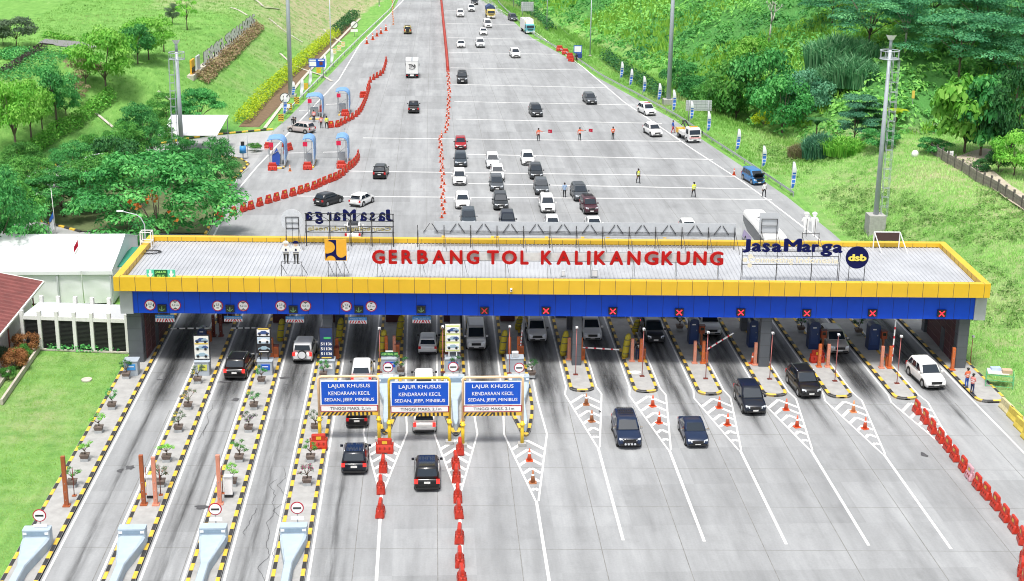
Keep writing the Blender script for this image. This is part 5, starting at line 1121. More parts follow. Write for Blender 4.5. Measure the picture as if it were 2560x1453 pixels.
def arm_box(px, py, lab, arm=None, m=M_ORG):
    b = at_g(px, py, ZI); t = thing('barrier_gate', lab, 'barrier gate', b, 0, 'lane barrier machines'); MB().box((0,0,.52), (.42,.42,1.0), ch=.04).build('cabinet', m, t); MB().box((0,0,1.05), (.5,.5,.08), ch=.04).build('lid', M_MAR2, t); MB().box((0,-.215,.6), (.3,.012,.5)).build('door', M_RUST, t)
    if arm:
        a, c = arm; q0, q1 = VP(*a, b.y)-b, VP(*c, b.y)-b; MB().bar((q0.x, -.28, q0.z), (q1.x, -.28, q1.z), .1).build('arm', M_LET, t); s_ = MB()
        for k in (1, 3, 5, 7): u = Vector((q0.x, -.28, q0.z)).lerp(Vector((q1.x, -.28, q1.z)), k/9); v = Vector((q0.x, -.28, q0.z)).lerp(Vector((q1.x, -.28, q1.z)), (k+.55)/9); s_.bar(u, v, .108)
        s_.build('arm_stripes', M_BLACKS if a[0] < 700 else M_STR, t)
arm_box(1456,897,'orange barrier machine with its white arm lowered across the lane',((1452,866),(1547,871.5)))
arm_box(1303,890,'orange barrier machine right of the plain plinth',((1301,862),(1305,822)))
arm_box(1763,905,'orange barrier machine with its arm half raised',((1766,871),(1832,830)))
arm_box(2219,916,'orange barrier machine with its arm upright on the last lane island',((2227,900),(2237,798)))
arm_box(993,887,'orange barrier machine behind the BATANG plate'); arm_box(691,892,'orange barrier machine beside the black advert'); arm_box(842,896,'rust orange barrier machine beside the tariff board',None,M_RUST)
arm_box(1607,897,'orange barrier machine beside the man in the black shirt')
arm_box(524,853,'rusty barrier machine with its striped arm across the first lane',((523,818),(428,819)),M_RUST); arm_box(672,850,'dark barrier machine with its striped arm across the second lane',((655,817),(579,818)),M_RUST)
def etc(x0, x1, ytop, yb, lab, red=True):
    a, b = G(x0, yb, ZI), G(x1, yb, ZI); w_ = b.x-a.x; c = (a+b)/2; h = VP(x0, ytop, c.y+.3).z-ZI; t = thing('payment_booth', lab, 'payment booth', (c.x, c.y+.5, ZI), 0, 'dark blue payment booths')
    m_ = MB(); m_.loft([[(-w_/2, y, 0), (w_/2, y, 0), (w_/2, y, h-.3), (w_*.36, y, h-.08), (0, y, h), (-w_*.36, y, h-.08), (-w_/2, y, h-.3)] for y in (-.5, .5)]); m_.build('shell', M_BOOTH, t)
    MB().box((0, -.508, h*.5), (w_*.7, .02, h*.62)).build('door', mat('blue booth door', (.02,.05,.16), .3, var=0), t); MB().box((w_*.25, -.53, h*.55), (.06, .03, .12)).build('handle', M_STEEL, t); MB().box((-w_*.05, -.53, h*.78), (.32, .02, .1)).build('label_plate', M_LET, t)
    if red:
        q = thing('payment_terminal', 'dark red terminal on a stand before the '+lab, 'terminal', (c.x+w_*.75, c.y-.15, ZI), 0, 'dark red payment terminals'); MB().box((0,0,1.5), (.5,.42,.72), ch=.03).build('cabinet', mat('terminal red', (.30,.06,.02), .5, var=.1), q); MB().bar((0,0,0), (0,0,1.15), .18).build('stand', M_RUST, q); MB().box((0,-.22,1.58), (.3,.02,.26)).build('screen', M_LEDK, q); MB().box((0,-.05,1.88), (.56,.55,.05)).build('hood', M_MAR2, q)
etc(1722,1746,795,861,'dark blue booth beside the raised arm'); etc(1871,1893,798,869,'dark blue booth half hidden by the right inner column', False); etc(2021,2048,802,873,'dark blue booth above the red water barrier'); etc(2170,2198,807,875,'dark blue booth nearest the right end'); etc(495,517,819,858,'dark blue booth behind the white car advert', False)
# toll booths further in
def booth(i, Y, m, lab):
    xl, xr = ISL[i][0], ISL[i][1]; t = thing('toll_booth', lab, 'toll booth', ((xl+xr)/2, Y, ZI), 0, 'toll booths deep under the roof'); w_ = 1.35
    MB().box((0,0,.55), (w_,2.2,1.1)).build('lower_panel', m, t); MB().box((0,0,1.6), (w_-.08,2.1,1.0)).build('glazing', M_GLASS, t); MB().box((0,0,2.25), (w_+.2,2.5,.3)).build('roof', m, t); p_ = MB()
    for x in (-1, 1):
        for y in (-1, 1): p_.bar((x*(w_/2-.03), y*1.06, 1.1), (x*(w_/2-.03), y*1.06, 2.12), .07)
    p_.build('corner_posts', M_STEEL, t)
for i in range(1, 13): booth(i, 134.5 if i > 6 else 133.5, M_DGRY if i > 6 else M_MAROON, f'{"dark grey" if i > 6 else "maroon"} toll booth deep under the roof, {ORD[i]} island from left')
def lamp_pole(px, py, top, lab):
    b = at_g(px, py, ZI); h = VP(px, top, b.y).z-ZI; t = thing('camera_pole', lab, 'pole', b, 0, 'thin red poles with white lamps'); MB().cyl((0,0,0), (0,0,h), .035, n=8).build('pole', mat('faded red pole', (.42,.13,.12), .5), t); MB().box((0,0,.03), (.4,.3,.05)).build('base_plate', M_MAR2, t)
    MB().box((0,-.06,h+.05), (.2,.3,.14), ch=.03).build('lamp_head', M_LET, t); MB().cyl((0,-.21,h+.05), (0,-.24,h+.05), .05, n=8).build('lens', M_BLACKS, t)
for k, a in enumerate(((1273,934,818),(1439,937,820),(1605,941,824),(1764,947,832),(1924,948,834),(2087,953,838),(2242,959,842),(1107,931,818),(950,931,822))): lamp_pole(*a, f'thin red lamp pole on the {("seventh","eighth","ninth","tenth","eleventh","twelfth","thirteenth","sixth","fifth")[k]} island from the left')
b = M(2425, 912); t = thing('camera_pole', 'thin red pole with a white lamp on the grass right of the gate', 'pole', b, 0, 'thin red poles with white lamps'); MB().cyl((0,0,0), (0,0,2.6), .035, n=8).build('pole', MATS['faded red pole'], t); MB().box((0,-.06,2.65), (.2,.3,.14), ch=.03).build('lamp_head', M_LET, t)
for px, py, top, lab in ((186,1240,1170,'thin red rod beside the rusty post on the leftmost island'),(402,1238,1165,'thin red rod right of the salmon post on the second island'),(368,1236,1168,'thin dark red rod between the two tall posts'),(557,1234,1166,'thin dark red rod beside the salmon post on the third island')):
    b = at_g(px, py, ZI); h = VP(px, top, b.y).z-ZI; t = thing('marker_rod', lab, 'rod', b, 0, 'thin red rods on the islands'); MB().cyl((0,0,0), (0,0,h), .03, n=8).build('rod', M_MAR2, t); MB().box((0,0,.03), (.28,.28,.05)).build('base_plate', M_RUST, t); MB().box((0,-.03,h*.62), (.09,.06,.16)).build('sensor', M_MAR2, t)
for px, py, lab in ((378,1246,'small white cabinet on a black base between the two tall posts'),(572,1244,'small white cabinet on a black base beside the salmon post')):
    t = thing('roadside_cabinet', lab, 'cabinet', at_g(px, py, ZI), 0); MB().box((0,.2,.85), (.55,.4,1.3), ch=.03).build('body', M_LET, t); MB().box((0,.2,.1), (.6,.46,.2)).build('base', M_BLACKS, t); MB().box((0,.2,1.53), (.62,.5,.07), ch=.03).build('lid', M_PANEL, t)
# ---- plastic water barriers
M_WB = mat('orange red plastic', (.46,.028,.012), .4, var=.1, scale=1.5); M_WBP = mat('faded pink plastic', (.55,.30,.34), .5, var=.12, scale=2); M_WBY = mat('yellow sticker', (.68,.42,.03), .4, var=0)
WBM = {}
def wb_mesh(nm, L_=1.05):
    if nm in WBM: return WBM[nm]
    h = L_/2; b = MB()
    def sec(l, w_, z): c = min(w_*.5, .08); return [(-l+c,-w_,z),(l-c,-w_,z),(l,-w_+c,z),(l,w_-c,z),(l-c,w_,z),(-l+c,w_,z),(-l,w_-c,z),(-l,-w_+c,z)]
    b.loft([sec(h, .25, .07), sec(h, .25, .16), sec(h*.98, .20, .34), sec(h*.96, .15, .45), sec(h*.82, .12, .5), sec(h*.80, .11, .82), sec(h*.76, .07, .9)], 0, True, False)
    for s in (-1, 1): b.box((s*h*.62, 0, .035), (h*.6, .5, .075)); b.box((s*h*.93, 0, .56), (h*.16, .1, .2))
    for s in (-1, 1):
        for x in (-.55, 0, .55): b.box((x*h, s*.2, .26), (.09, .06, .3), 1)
    st_ = MB(); st_.face([(-.15, -.128, .58), (.15, -.128, .58), (.15, -.122, .78), (-.15, -.122, .78)]); st_.face([(.15, .128, .58), (-.15, .128, .58), (-.15, .122, .78), (.15, .122, .78)])
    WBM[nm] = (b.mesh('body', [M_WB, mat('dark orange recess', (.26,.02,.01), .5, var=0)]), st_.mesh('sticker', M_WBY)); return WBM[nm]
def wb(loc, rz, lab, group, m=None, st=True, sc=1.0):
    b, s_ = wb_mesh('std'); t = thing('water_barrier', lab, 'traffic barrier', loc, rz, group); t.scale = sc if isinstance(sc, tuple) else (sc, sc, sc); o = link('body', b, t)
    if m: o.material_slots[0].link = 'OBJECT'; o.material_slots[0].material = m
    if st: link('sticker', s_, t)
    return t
def chain(pts, lab, group, off, sc=(1.05, 8.4), **k):
    P3 = [at_g(*p) for p in pts]; n = len(P3)
    for i, p in enumerate(P3):
        d = P3[min(i+1, n-1)]-P3[max(i-1, 0)]; wb(p, math.atan2(d.y, d.x), lab.format(ordw(i)), group, M_WBP if i == k.get('pink') else None, k.get('st', True), k.get('s', 1.0))
ZA = lambda q: [(500+x/4.274, 220+y/4.274) for x, y in q]
chain(ZA([(210,1400),(357,1362),(465,1322),(545,1298),(640,1262),(733,1232),(818,1207),(905,1180),(993,1154),(1075,1130),(1145,1107),(1220,1082),(1275,1057),(1330,1032),(1390,1007),(1445,987),(1490,962),(1530,935),(1562,900),(1595,870),(1625,850),(1650,825),(1670,800),(1685,772),(1690,742)]),'{} orange water barrier from the left end of the curved row behind the gate','barriers in the curved row below the kiosks',0,s=(.98,1.05,1.2))
chain(ZA([(1400,425),(1470,418),(1510,398),(1550,378),(1590,355),(1630,336),(1670,308),(1695,283),(1715,258),(1728,236),(1738,212),(1748,188),(1758,163),(1768,138),(1777,113),(1785,88),(1792,64),(1797,44),(1802,24),(1805,4)])+[(850+x/2.965, y/2.965) for x, y in ((205,665),(215,640),(225,612),(250,592),(275,577),(300,562),(318,545),(327,522),(333,500),(338,478),(342,458))],'{} orange water barrier from the near end of the winding row above the kiosks','barriers in the winding row above the kiosks',0,s=(.9,1.05,1.2))
chain([(1700+x/2.965, 963+y/2.965) for x, y in ((1755,205),(1815,275),(1870,348),(1930,418),(1985,482),(2035,552),(2100,630),(2148,695),(2205,762),(2268,832),(2340,910),(2408,998),(2472,1080),(2530,1165),(2545,1300),(2530,1400),(2545,1480))],'{} red water barrier from the far end of the slanting row at lower right','barriers in the slanting row at lower right',0,pink=7,s=(1.12,1.05,1.15))
for q, lab, nm in (([(958,1182),(952,1234.5),(951,1293.5)], '{} red water barrier in the short line left of the black people carrier', 'barriers left of the black people carrier'),
               ([(1150,1138),(1139,1172),(1141,1206.5),(1144.4,1256),(1146.8,1295),(1148.5,1357.6),(1149.5,1416.6),(1155,1462)], '{} red water barrier in the line right of the black people carrier', 'barriers right of the black people carrier')):
    for i, (px, py) in enumerate(q): wb(at_g(px, py-6), R_(90)+.06*math.sin(i*2.1), lab.format(ordw(i)), nm, None, False, 1.22)
for px, py, rz, lab in ((797,1120,4,'red water barrier lying across the fourth island under the lane sign'),(962,1131,-2,'red water barrier across the feet of the left and middle lane signs'),(2042,905,8,'red water barrier standing behind two posts under the gate')): wb(at_g(px, py, ZI if px != 962 else 0), R_(rz), lab, 'single red barriers at the gate', None, True, 1.25)
for px, py, rz, lab in ((672,374,0,'red water barrier left of the widest kiosk'),(681.5,426,0,'red water barrier before the widest kiosk'),(711,366,90,'red water barrier behind the widest kiosk, farther one'),(714,382,90,'red water barrier behind the widest kiosk, nearer one'),(723,376,60,'red water barrier standing askew right of the widest kiosk'),(769,424,0,'red water barrier before the middle kiosk of the near row'),(853,421,0,'red water barrier before the right kiosk of the near row'),(908,244,20,'red water barrier leaning out of the winding row'),(863,290,10,'red water barrier before the far right kiosk'),(803,279,80,'red water barrier behind the far left kiosk')): wb(at_g(px, py), R_(rz), lab, 'red barriers beside the kiosks', None, False, 1.2)
for px, py, rz, lab in ((1399,128,-8,'farthest of the red barriers by the right guard rail'),(1413,136,-10,'second red barrier by the right guard rail'),(1425,147,-30,'third red barrier by the right guard rail'),(1428,154,-50,'nearest red barrier by the right guard rail')): wb(at_g(px, py), R_(rz), lab, 'red barriers by the right guard rail', None, False, 1.35)
# the long red line up the middle of the road, and the cones that carry it on
b0, s0_ = wb_mesh('std'); LINE = [at_g(*p) for p in ((1103,-14),(1103,0),(1106,30),(1109,62),(1112,90),(1116,130),(1120,180))]
seg = [0]
for a, b in zip(LINE, LINE[1:]): seg.append(seg[-1]+(b-a).length)
def along(P3, S, s):
    for i in range(len(P3)-1):
        if s <= S[i+1] or i == len(P3)-2: return P3[i].lerp(P3[i+1], (s-S[i])/(S[i+1]-S[i])), math.atan2(P3[i+1].y-P3[i].y, P3[i+1].x-P3[i].x)
n = int(seg[-1]/1.32)
for i in range(n): p, a = along(LINE, seg, seg[-1]*(i+.5)/n); t = wb(p, a, 'red water barrier in the long straight line up the middle of the road', 'barriers in the long middle line', None, False, 1.2)
CONE = {}
def cone_mesh(kind):
    if kind not in CONE:
        b = MB(); b.box((0,0,.025), (.42,.42,.05), ch=.04); b.cyl((0,0,.05), (0,0,.78), .15, .035, n=12); s_ = MB(); s_.cyl((0,0,.46), (0,0,.56), .0915, .0755, n=12, cap=False)
        CONE[kind] = (b.mesh('body', {'o': mat('orange cone', (.60,.09,.03), .5, var=.1), 'b': mat('faded brown cone', (.36,.14,.06), .6, var=.15), 'p': mat('pale orange cone', (.62,.24,.1), .5, var=.1)}[kind]), s_.mesh('reflective_band', M_LET))
    return CONE[kind]
def cone(p, lab, group, kind='o', sc=1.0, band=True):
    b, s_ = cone_mesh(kind); t = thing('traffic_cone', lab, 'traffic cone', p, random.random(), group); t.scale = (sc,)*3; link('body', b, t)
    if band: link('reflective_band', s_, t)
CL = [at_g(*p) for p in ((1120,184),(1121,200),(1123,230),(1121,270),(1119,300),(1116,328),(1108,338),(1100,342),(1101,360),(1103,390),(1105,420),(1107,460),(1107,500),(1109,545))]
seg2 = [0]
for a, b in zip(CL, CL[1:]): seg2.append(seg2[-1]+(b-a).length)
for i in range(58): p, a = along(CL, seg2, seg2[-1]*i/57); cone(p+Vector((.22*math.sin(i*2.4), 0, 0)), 'orange cone in the long middle line beside the queueing cars', 'cones in the long middle line', 'o', .95)
for k, (px, py) in enumerate(((917,110),(932,100),(942.5,91),(952.5,85),(965,77))): cone(at_g(px, py), f'{ordw(k)} red cone from the near end of the short row on the far left carriageway', 'cones on the far left carriageway', 'o', 1.9)
for k in range(11): cone(at_g(983-k*.2+.6*math.sin(k), 62-k*6), 'pale cone in the faint row at the top of the left carriageway', 'faint cones at the top of the left carriageway', 'p', 1.1)
CI = 'eighth ninth tenth eleventh twelfth'.split()
for k, (a, ka, b, kb) in enumerate((((1465.5,1012),'b',(1479,1054),'b'),((1631.5,1016),'o',(1647.5,1058),'o'),((1797.5,1020),'o',(1818.5,1063),'o'),((1965,1025),'o',(1992,1068),'o'),((2133,1030),'p',(2162,1072),'o'))):
    cone(at_g(*a), f'{"brown" if ka == "b" else "orange"} cone nearer the striped nose of the {CI[k]} island', 'cones on the painted chevrons', ka, 1.25); cone(at_g(*b), f'{"brown" if kb == "b" else "orange"} cone nearer the chevron tip before the {CI[k]} island', 'cones on the painted chevrons', kb, 1.25)
cone(at_g(1323.5,1152), 'orange cone right of the right lane sign, nearer its foot', 'cones on the painted chevrons', 'o', 1.25); cone(at_g(1332,1207), 'faded brown cone near the tip of the chevrons right of the right lane sign', 'cones on the painted chevrons', 'b', 1.25)
cone(at_g(1835,438), 'lone orange cone behind the blue minibus', 'single cones', 'o', 1.2); cone(at_g(725,428), 'lone faded cone between the two left kiosks', 'single cones', 'p', 1.1); cone(at_g(1881,909,ZI), 'orange cone standing at the right inner gate column', 'single cones', 'o', 1.3)
# yellow concrete barriers at the right edge and behind the gate
def jersey(loc, rz, lab, group, m, ends=None, L_=1.6):
    t = thing('concrete_barrier', lab, 'traffic barrier', loc, rz, group); pr = [(.3,0),(.3,.12),(.15,.38),(.1,.85),(-.1,.85),(-.15,.38),(-.3,.12),(-.3,0)]; MB().loft([[(y, x, z) for x, z in pr] for y in (-L_/2, L_/2)]).build('body', m, t)
    if ends:
        for s in (-1, 1): MB().loft([[(y, x*1.03, z*1.01) for x, z in pr] for y in (s*L_/2-.2, s*L_/2+.2)]).build('end_block', ends, t)
M_JY = mat('worn yellow concrete', (.58,.46,.07), .75, var=.3, scale=1.5); M_JG = mat('grey concrete barrier', (.4,.4,.4), .8, var=.12)
for k, (px, py) in enumerate(((2518,1030),(2538,1052),(2556,1078),(2574,1106))): p = at_g(px, py); jersey(p, math.atan2(-1, .02), f'{ordw(k)} worn yellow concrete block from the back at the right picture edge', 'yellow concrete blocks', M_JY if k else mat('pale worn yellow concrete', (.55,.5,.28), .8, var=.3), None, 2.3)
for k, px in enumerate((1170,1305,1395,1590)): jersey(at_g(px, 594), GA, f'{ordw(k)} grey barrier with yellow ends from the left behind the roof edge', 'grey barriers with yellow ends', M_JG, M_YEL, 5.6 if k != 3 else 6.5)
# ---- kiosks with curved blue hoods
M_HOOD = mat('light blue hood', (.16,.33,.62), .45, var=.08, scale=1.2); M_HOODB = mat('pale hood lining', (.55,.6,.68), .5, var=.05); M_LAMPR = mat('red square sign', (.62,.01,.06), .5, var=0)
def kiosk(px, py, w_, h, lab, blue=False, dp=3.4):
    b = at_g(px, py); t = thing('toll_kiosk', lab, 'kiosk', b, 0, 'kiosks with curved blue hoods'); r = min(1.0, w_*.55)
    poly = [(-w_*.55, h-.22), (-w_*.25, h-.03)]+[(w_/2-r+r*math.sin(R_(a)), h-r+r*math.cos(R_(a))) for a in (0,18,36,54,72,90)]+[(w_/2, 1.1)]
    o = [(x+.0, z) for x, z in poly]; i_ = [(x-.09 if k > 2 else x, z-.1) for k, (x, z) in enumerate(poly)]
    MB().loft([[(x, y, z) for x, z in o+i_[::-1]] for y in (0, dp)], 0, True, False).build('hood', M_HOOD, t)
    MB().box((w_/2-.12, dp/2, 1.3), (.1, dp-.1, 2.1)).build('side_panel', M_HOODB, t)
    f = MB()
    for x in (-w_*.42, w_*.28): f.bar((x, .1, .2), (x, .1, h-.5), .09); f.bar((x, dp-.1, .2), (x, dp-.1, h-.5), .09)
    f.bar((-w_*.42, .1, 1.6), (w_*.28, .1, 2.6), .07); f.bar((-w_*.42, .1, h-.5), (w_*.35, .1, h-.5), .07); f.build('frame', M_STEEL, t)
    MB().box((-w_*.1, dp*.55, .85), (w_*.5, .6, 1.3), ch=.03).build('machine', M_PANEL, t); MB().box((-w_*.32, -.02, h-.85), (.62, .06, .62)).build('red_sign', M_LAMPR, t)
    if blue: MB().vprism([(-w_*.3,.3),(w_*.12,.3),(w_*.2,1.6),(-w_*.0,2.7),(-w_*.28,1.6)], .14, .2).build('blue_cover', mat('blue cover', (.03,.09,.4), .5), t)
    bs = MB(); bs.box((.1, dp/2, .07), (w_*.8, dp+1.6, .18)); ob = bs.build('base', M_CONC, t); kb_ = MB()
    kerb_run(kb_, [(.1-w_*.4-.01, dp+.81), (.1-w_*.4-.01, -.81), (.1+w_*.4+.01, -.81), (.1+w_*.4+.01, dp+.81)], .6, .16, 0, .19); kb_.build('kerb', [M_YEL, M_BLK], ob)
kiosk(693,419,2.3,4.0,'widest kiosk with a blue cover inside, left end of the near row',True); kiosk(773,417,1.5,4.0,'middle kiosk of the near row behind a red barrier'); kiosk(857,414,1.6,4.0,'right kiosk of the near row beside the curved barrier row')
kiosk(788,297,2.5,3.7,'far left kiosk above the pinkish silver car'); kiosk(858,287,2.1,4.0,'far right kiosk beside the winding barrier row')
# thin barrier arms and poles of the kiosk lanes
for a, c, lab in (((620,373),(672,373),'thin white barrier arm left of the widest kiosk'),((722,383),(764,382),'thin white barrier arm between the two left kiosks'),((808,381),(846,380),'thin white barrier arm between the two right kiosks'),((815,262),(855,259),'thin white barrier arm between the two far kiosks'),((748,277),(782,275),'thin white barrier arm left of the far left kiosk')):
    p = at_g(a[0], a[1]+14); q = VP(*c, p.y); r_ = VP(*a, p.y); t = thing('boom_gate', lab, 'barrier arm', p, 0, 'thin barrier arms of the kiosk lanes'); MB().bar((0,0,r_.z), (q.x-p.x,0,q.z), .09).build('arm', M_LET, t); MB().box((q.x-p.x,0,q.z/2), (.25,.25,q.z), ch=.02).build('post', M_STEEL, t)
for px, py, top, lab in ((620,395,330,'thin grey pole on the grass tip by the access road'),(711,376,327,'thin pole behind the widest kiosk'),(790,378,330,'thin pole behind the middle kiosk'),(862,352,322,'thin pole behind the right kiosk')):
    p = at_g(px, py); h = VP(px, top, p.y).z; t = thing('thin_pole', lab, 'pole', p, 0, 'thin poles by the kiosks'); MB().cyl((0,0,0), (0,0,h), .04, n=8).build('pole', M_STEEL, t); MB().cyl((0,0,h), (0,0,h+.12), .1, .02, n=8).build('cap', M_STEEL, t); MB().cyl((0,0,0), (0,0,.06), .16, n=10).build('base', M_STEEL, t)
# ---- light masts
M_MAST = mat('galvanised mast', (.40,.44,.48), .5, metal=.1, var=.08)
def mast(base, px, top_py, lab, ladder=True, H_=None, plinth=.9, rw=.42, side=1, fs=1.0):
    h = H_ or (VP(px, top_py, base.y).z-base.z); t = thing('light_mast', lab, 'light mast', base, 0, 'tall light masts')
    MB().box((0,0,plinth/2-.4), (1.9,1.9,plinth+.8)).build('footing', mat('weathered footing', (.36,.36,.34), .9, var=.2), t)
    MB().cyl((0,0,plinth), (0,0,h-1.6), rw, rw*.62, n=12).build('mast', M_MAST, t)
    zr = h-2.6; r = MB()
    for z in (zr, zr+.9): r.tube([(1.05*math.cos(a), 1.05*math.sin(a), z) for a in [2*math.pi*k/20 for k in range(21)]], .06, 6)
    for k in range(8): a = 2*math.pi*k/8; r.bar((1.05*math.cos(a), 1.05*math.sin(a), zr), (1.05*math.cos(a), 1.05*math.sin(a), zr+.9), .05)
    for k in range(4): a = math.pi*k/2; r.bar((0,0,zr), (1.05*math.cos(a), 1.05*math.sin(a), zr), .08)
    r.build('platform', M_MAST, t)
    MB().cyl((0,0,h-1.6), (0,0,h-.3), rw*.6, rw*.5, n=10).build('head', M_MAST, t)
    for k in range(4):
        a = R_(200+k*45); f = MB(); c_ = Vector((.36*math.cos(a), .36*math.sin(a), h-.25)); f.loft([[c_+Vector((.2*u*math.sin(a)+.24*v*.6*math.cos(a)+.07*d*math.cos(a), -.2*u*math.cos(a)+.24*v*.6*math.sin(a)+.07*d*math.sin(a), .24*v+.06*d)) for u, v in ((-1,-1),(1,-1),(1,1),(-1,1))] for d in (-1, 1)]); f.build('floodlight', M_LET, t)
    if ladder:
        l = MB(); x = side*.95
        for s in (-.22, .22): l.bar((side*.55, s, plinth), (side*.42, s, zr), .05)
        for k in range(int((zr-2)/1.1)): z = 2+k*1.1; xx = side*(.55-.13*z/zr); l.bar((xx, -.22, z), (xx, .22, z), .04); l.tube([(xx+side*.38*(1-math.cos(a)), -.38*math.sin(a) if 0 else .34*math.cos(a)*0+.36*math.sin(a-math.pi/2+math.pi/2), z) for a in [math.pi*q/4-0 for q in range(-4, 5)]], .03, 4)
        for s in (-.33, 0, .33): l.bar((side*1.25, s, 2), (side*1.1, s, zr), .035)
        l.build('ladder', M_MAST, t)
b4 = M(2186, 582); mast(b4, 2204, 88, 'tall light mast with a ladder cage on a concrete block right of the gate', True, plinth=2.2, rw=.31)
b1 = Vector((G(456,400).x, G(456,400).y, 0)); mast(b1, 442, 100, 'light mast with a round platform rising behind the big tree on the left', True, plinth=.6, rw=.36, side=-1)
b2 = M(727, 242); mast(b2, 716, 0, 'light mast on the left slope beside the yellow hedge', False, 30, plinth=.4, rw=.42)
b3 = M(1671, 262); mast(b3, 1680, 0, 'light mast on a pale footing on the right verge', False, 30, plinth=1.0, rw=.42)
for px, py, lab in ((828,165,'slim grey lamp post on the left verge'),(1367,74,'slim lamp post beside the clipped hedge on the right verge'),(1284,24,'slim lamp post at the top of the right verge'),(1475,142,'slim lamp post on the right verge nearer the light mast'),(948,16,'slim lamp post at the top of the left verge')):
    p = M(px, py); t = thing('lamp_post', lab, 'lamp post', p, 0, 'slim lamp posts on the verges'); MB().cyl((0,0,0), (0,0,13), .13, .08, n=8).build('pole', M_MAST, t); MB().cyl((0,0,0), (0,0,.3), .3, n=8).build('base', M_STONE, t); MB().bar((0,0,13), (1.6,0,13.3), .1).build('arm', M_MAST, t); MB().box((1.9,0,13.3), (.7,.3,.12)).build('lamp_head', M_PANEL, t)
# ---- feather flags along the verges
M_FLW = mat('white flag cloth', (.72,.74,.78), .7, var=.06); M_FLB = mat('blue flag print', (.03,.14,.52), .7, var=.1)
def flag(px, py, tx, ty, lab, blue=True):
    b = M(px, py); h = max(2.5, VP(tx, ty, b.y).z-b.z); lean = min(.12*h, abs(VP(tx, ty, b.y).x-b.x))*(1 if tx >= px else -1); t = thing('feather_flag', lab, 'flag', b, 0, 'feather flags along the verges'); n_ = 9
    xs = lambda u: lean*u*u
    MB().tube([(xs(k/n_), 0, h*k/n_) for k in range(n_+1)], .03, 6).build('pole', M_STEEL, t)
    wd = lambda u: (.10+.48*math.sin(math.pi*min(1, max(0, (u-.12)/.92)))**.7)
    def cloth(u0, u1, e0, e1, y):
        mb = MB(); R2 = []
        for k in range(9): u = u0+(u1-u0)*k/8; w_ = wd(u); yy = .06*math.sin(u*14); R2.append([(xs(u)+.03+w_*e0, y+yy, h*u), (xs(u)+.03+w_*e1, y+yy*1.5, h*u)])
        mb.loft(R2, 0, False, True, closed=False); return mb
    cloth(.2, .99, 0, 1, 0).build('cloth', M_FLW, t)
    if blue: 
        bb = MB()
        for u0, u1 in ((.24,.36),(.39,.47),(.5,.6),(.63,.68)): q = cloth(u0, u1, .12, .9, -.025); k0 = len(bb.v); bb.v += q.v; bb.f += [tuple(i+k0 for i in f) for f in q.f]; bb.m += q.m; bb.sm += q.sm
        bb.build('print', M_FLB, t)
for k, a in enumerate(((1549,206,1554,154),(1572,224,1578,172),(1606,241,1609,190),(1643,262,1648,208),(1680,290,1683,224),(1724,310,1727,252),(1766,341,1770,278),(1838,388,1846,322),(1903,430,1906,364),(1975,490,1983,404))): flag(*a, f'{ordw(k)} blue feather flag from the far end of the right guard rail')
for k, a in enumerate(((708,298,710,236),(729,248,731,204),(750,250,753,195),(771,222,774,176),(808,185,810,138),(826,168,827,122))): flag(*a, f'{ordw(k)} pale feather flag from the near end of the left guard rail', k < 2)
# ---- guard rails
def rail(pts, lab, m, h=.75, post=4.0, beams=1):
    P3 = [M(*p) for p in pts]; P3 = [Vector((p.x, p.y, th(p.x, p.y))) for p in P3]; t = thing('guard_rail', lab, 'guard rail', P3[0], 0); S = [0]; O = P3[0]
    for a, b in zip(P3, P3[1:]): S.append(S[-1]+(b-a).length)
    n_ = max(2, int(S[-1]/post)); q = [along(P3, S, S[-1]*k/n_)[0]-O for k in range(n_+1)]; q = [Vector((p.x, p.y, th(p.x+O.x, p.y+O.y)-O.z)) for p in q]
    r_ = MB(); sec = [(.0,-.16),(.07,-.1),(.0,-.03),(.0,.03),(.07,.1),(.0,.16),(-.03,.16),(-.03,-.16)]
    rings = []
    for k, p in enumerate(q): d = (q[min(k+1, n_)]-q[max(k-1, 0)]).normalized(); nn = Vector((-d.y, d.x, 0)); rings.append([p+nn*x+Vector((0,0,h-.16+z)) for x, z in sec])
    r_.loft(rings); r_.build('beam', m, t)
    for p in q[:99]: MB().box((p.x+.05, p.y, p.z+h/2-.1), (.12,.16,h+.1)).build('post', M_STEEL, t)
M_RAILM = mat('galvanised rail', (.50,.52,.54), .45, metal=.3, var=.08)
rail(((1229,-12),(1248,12),(1268,32),(1342,97),(1442,152),(1502,194),(1602,247),(1702,302),(1772,352),(1872,417),(1982,492)), 'long galvanised guard rail along the right edge of the road', M_RAILM, post=5.0)
rail(((996,-14),(976,28),(902,98),(852,148),(782,220),(706,298)), 'white guard rail along the left edge of the road', mat('white rail', (.66,.67,.68), .5, var=.06), post=5.0)
# ---- sign boards
def board(px0, px1, y0, y1, base, m, lab, fn=None, back=True, n_posts=2, name='road_sign'):
    b = M(*base); p0, p1 = VP(px0, y1, b.y), VP(px1, y0, b.y); w_, h_ = p1.x-p0.x, p1.z-p0.z; t = thing(name, lab, 'sign', (p0.x, b.y, b.z), 0); z0 = p0.z-b.z; MB().box((w_/2, 0, z0+h_/2), (w_, .06, h_)).build('board', m, t)
    for k in range(n_posts): x = w_*(k+.5)/n_posts if n_posts == 1 else w_*(.12+.76*k); MB().cyl((x, .12 if not back else -.12, -.3), (x, .12 if not back else -.12, z0+h_), .09, n=8).build('post', M_STEEL, t)
    if fn: fn(t, w_, h_, z0)
def f_ribs(t, w_, h_, z0):
    r_ = MB()
    for k in range(4): r_.box((w_/2, -.045, z0+h_*(k+.5)/4), (w_*.98, .03, .06))
    for k in range(6): r_.box((w_*(k+.5)/6, -.04, z0+h_/2), (.05, .025, h_*.98))
    r_.build('ribs', M_STEEL, t)
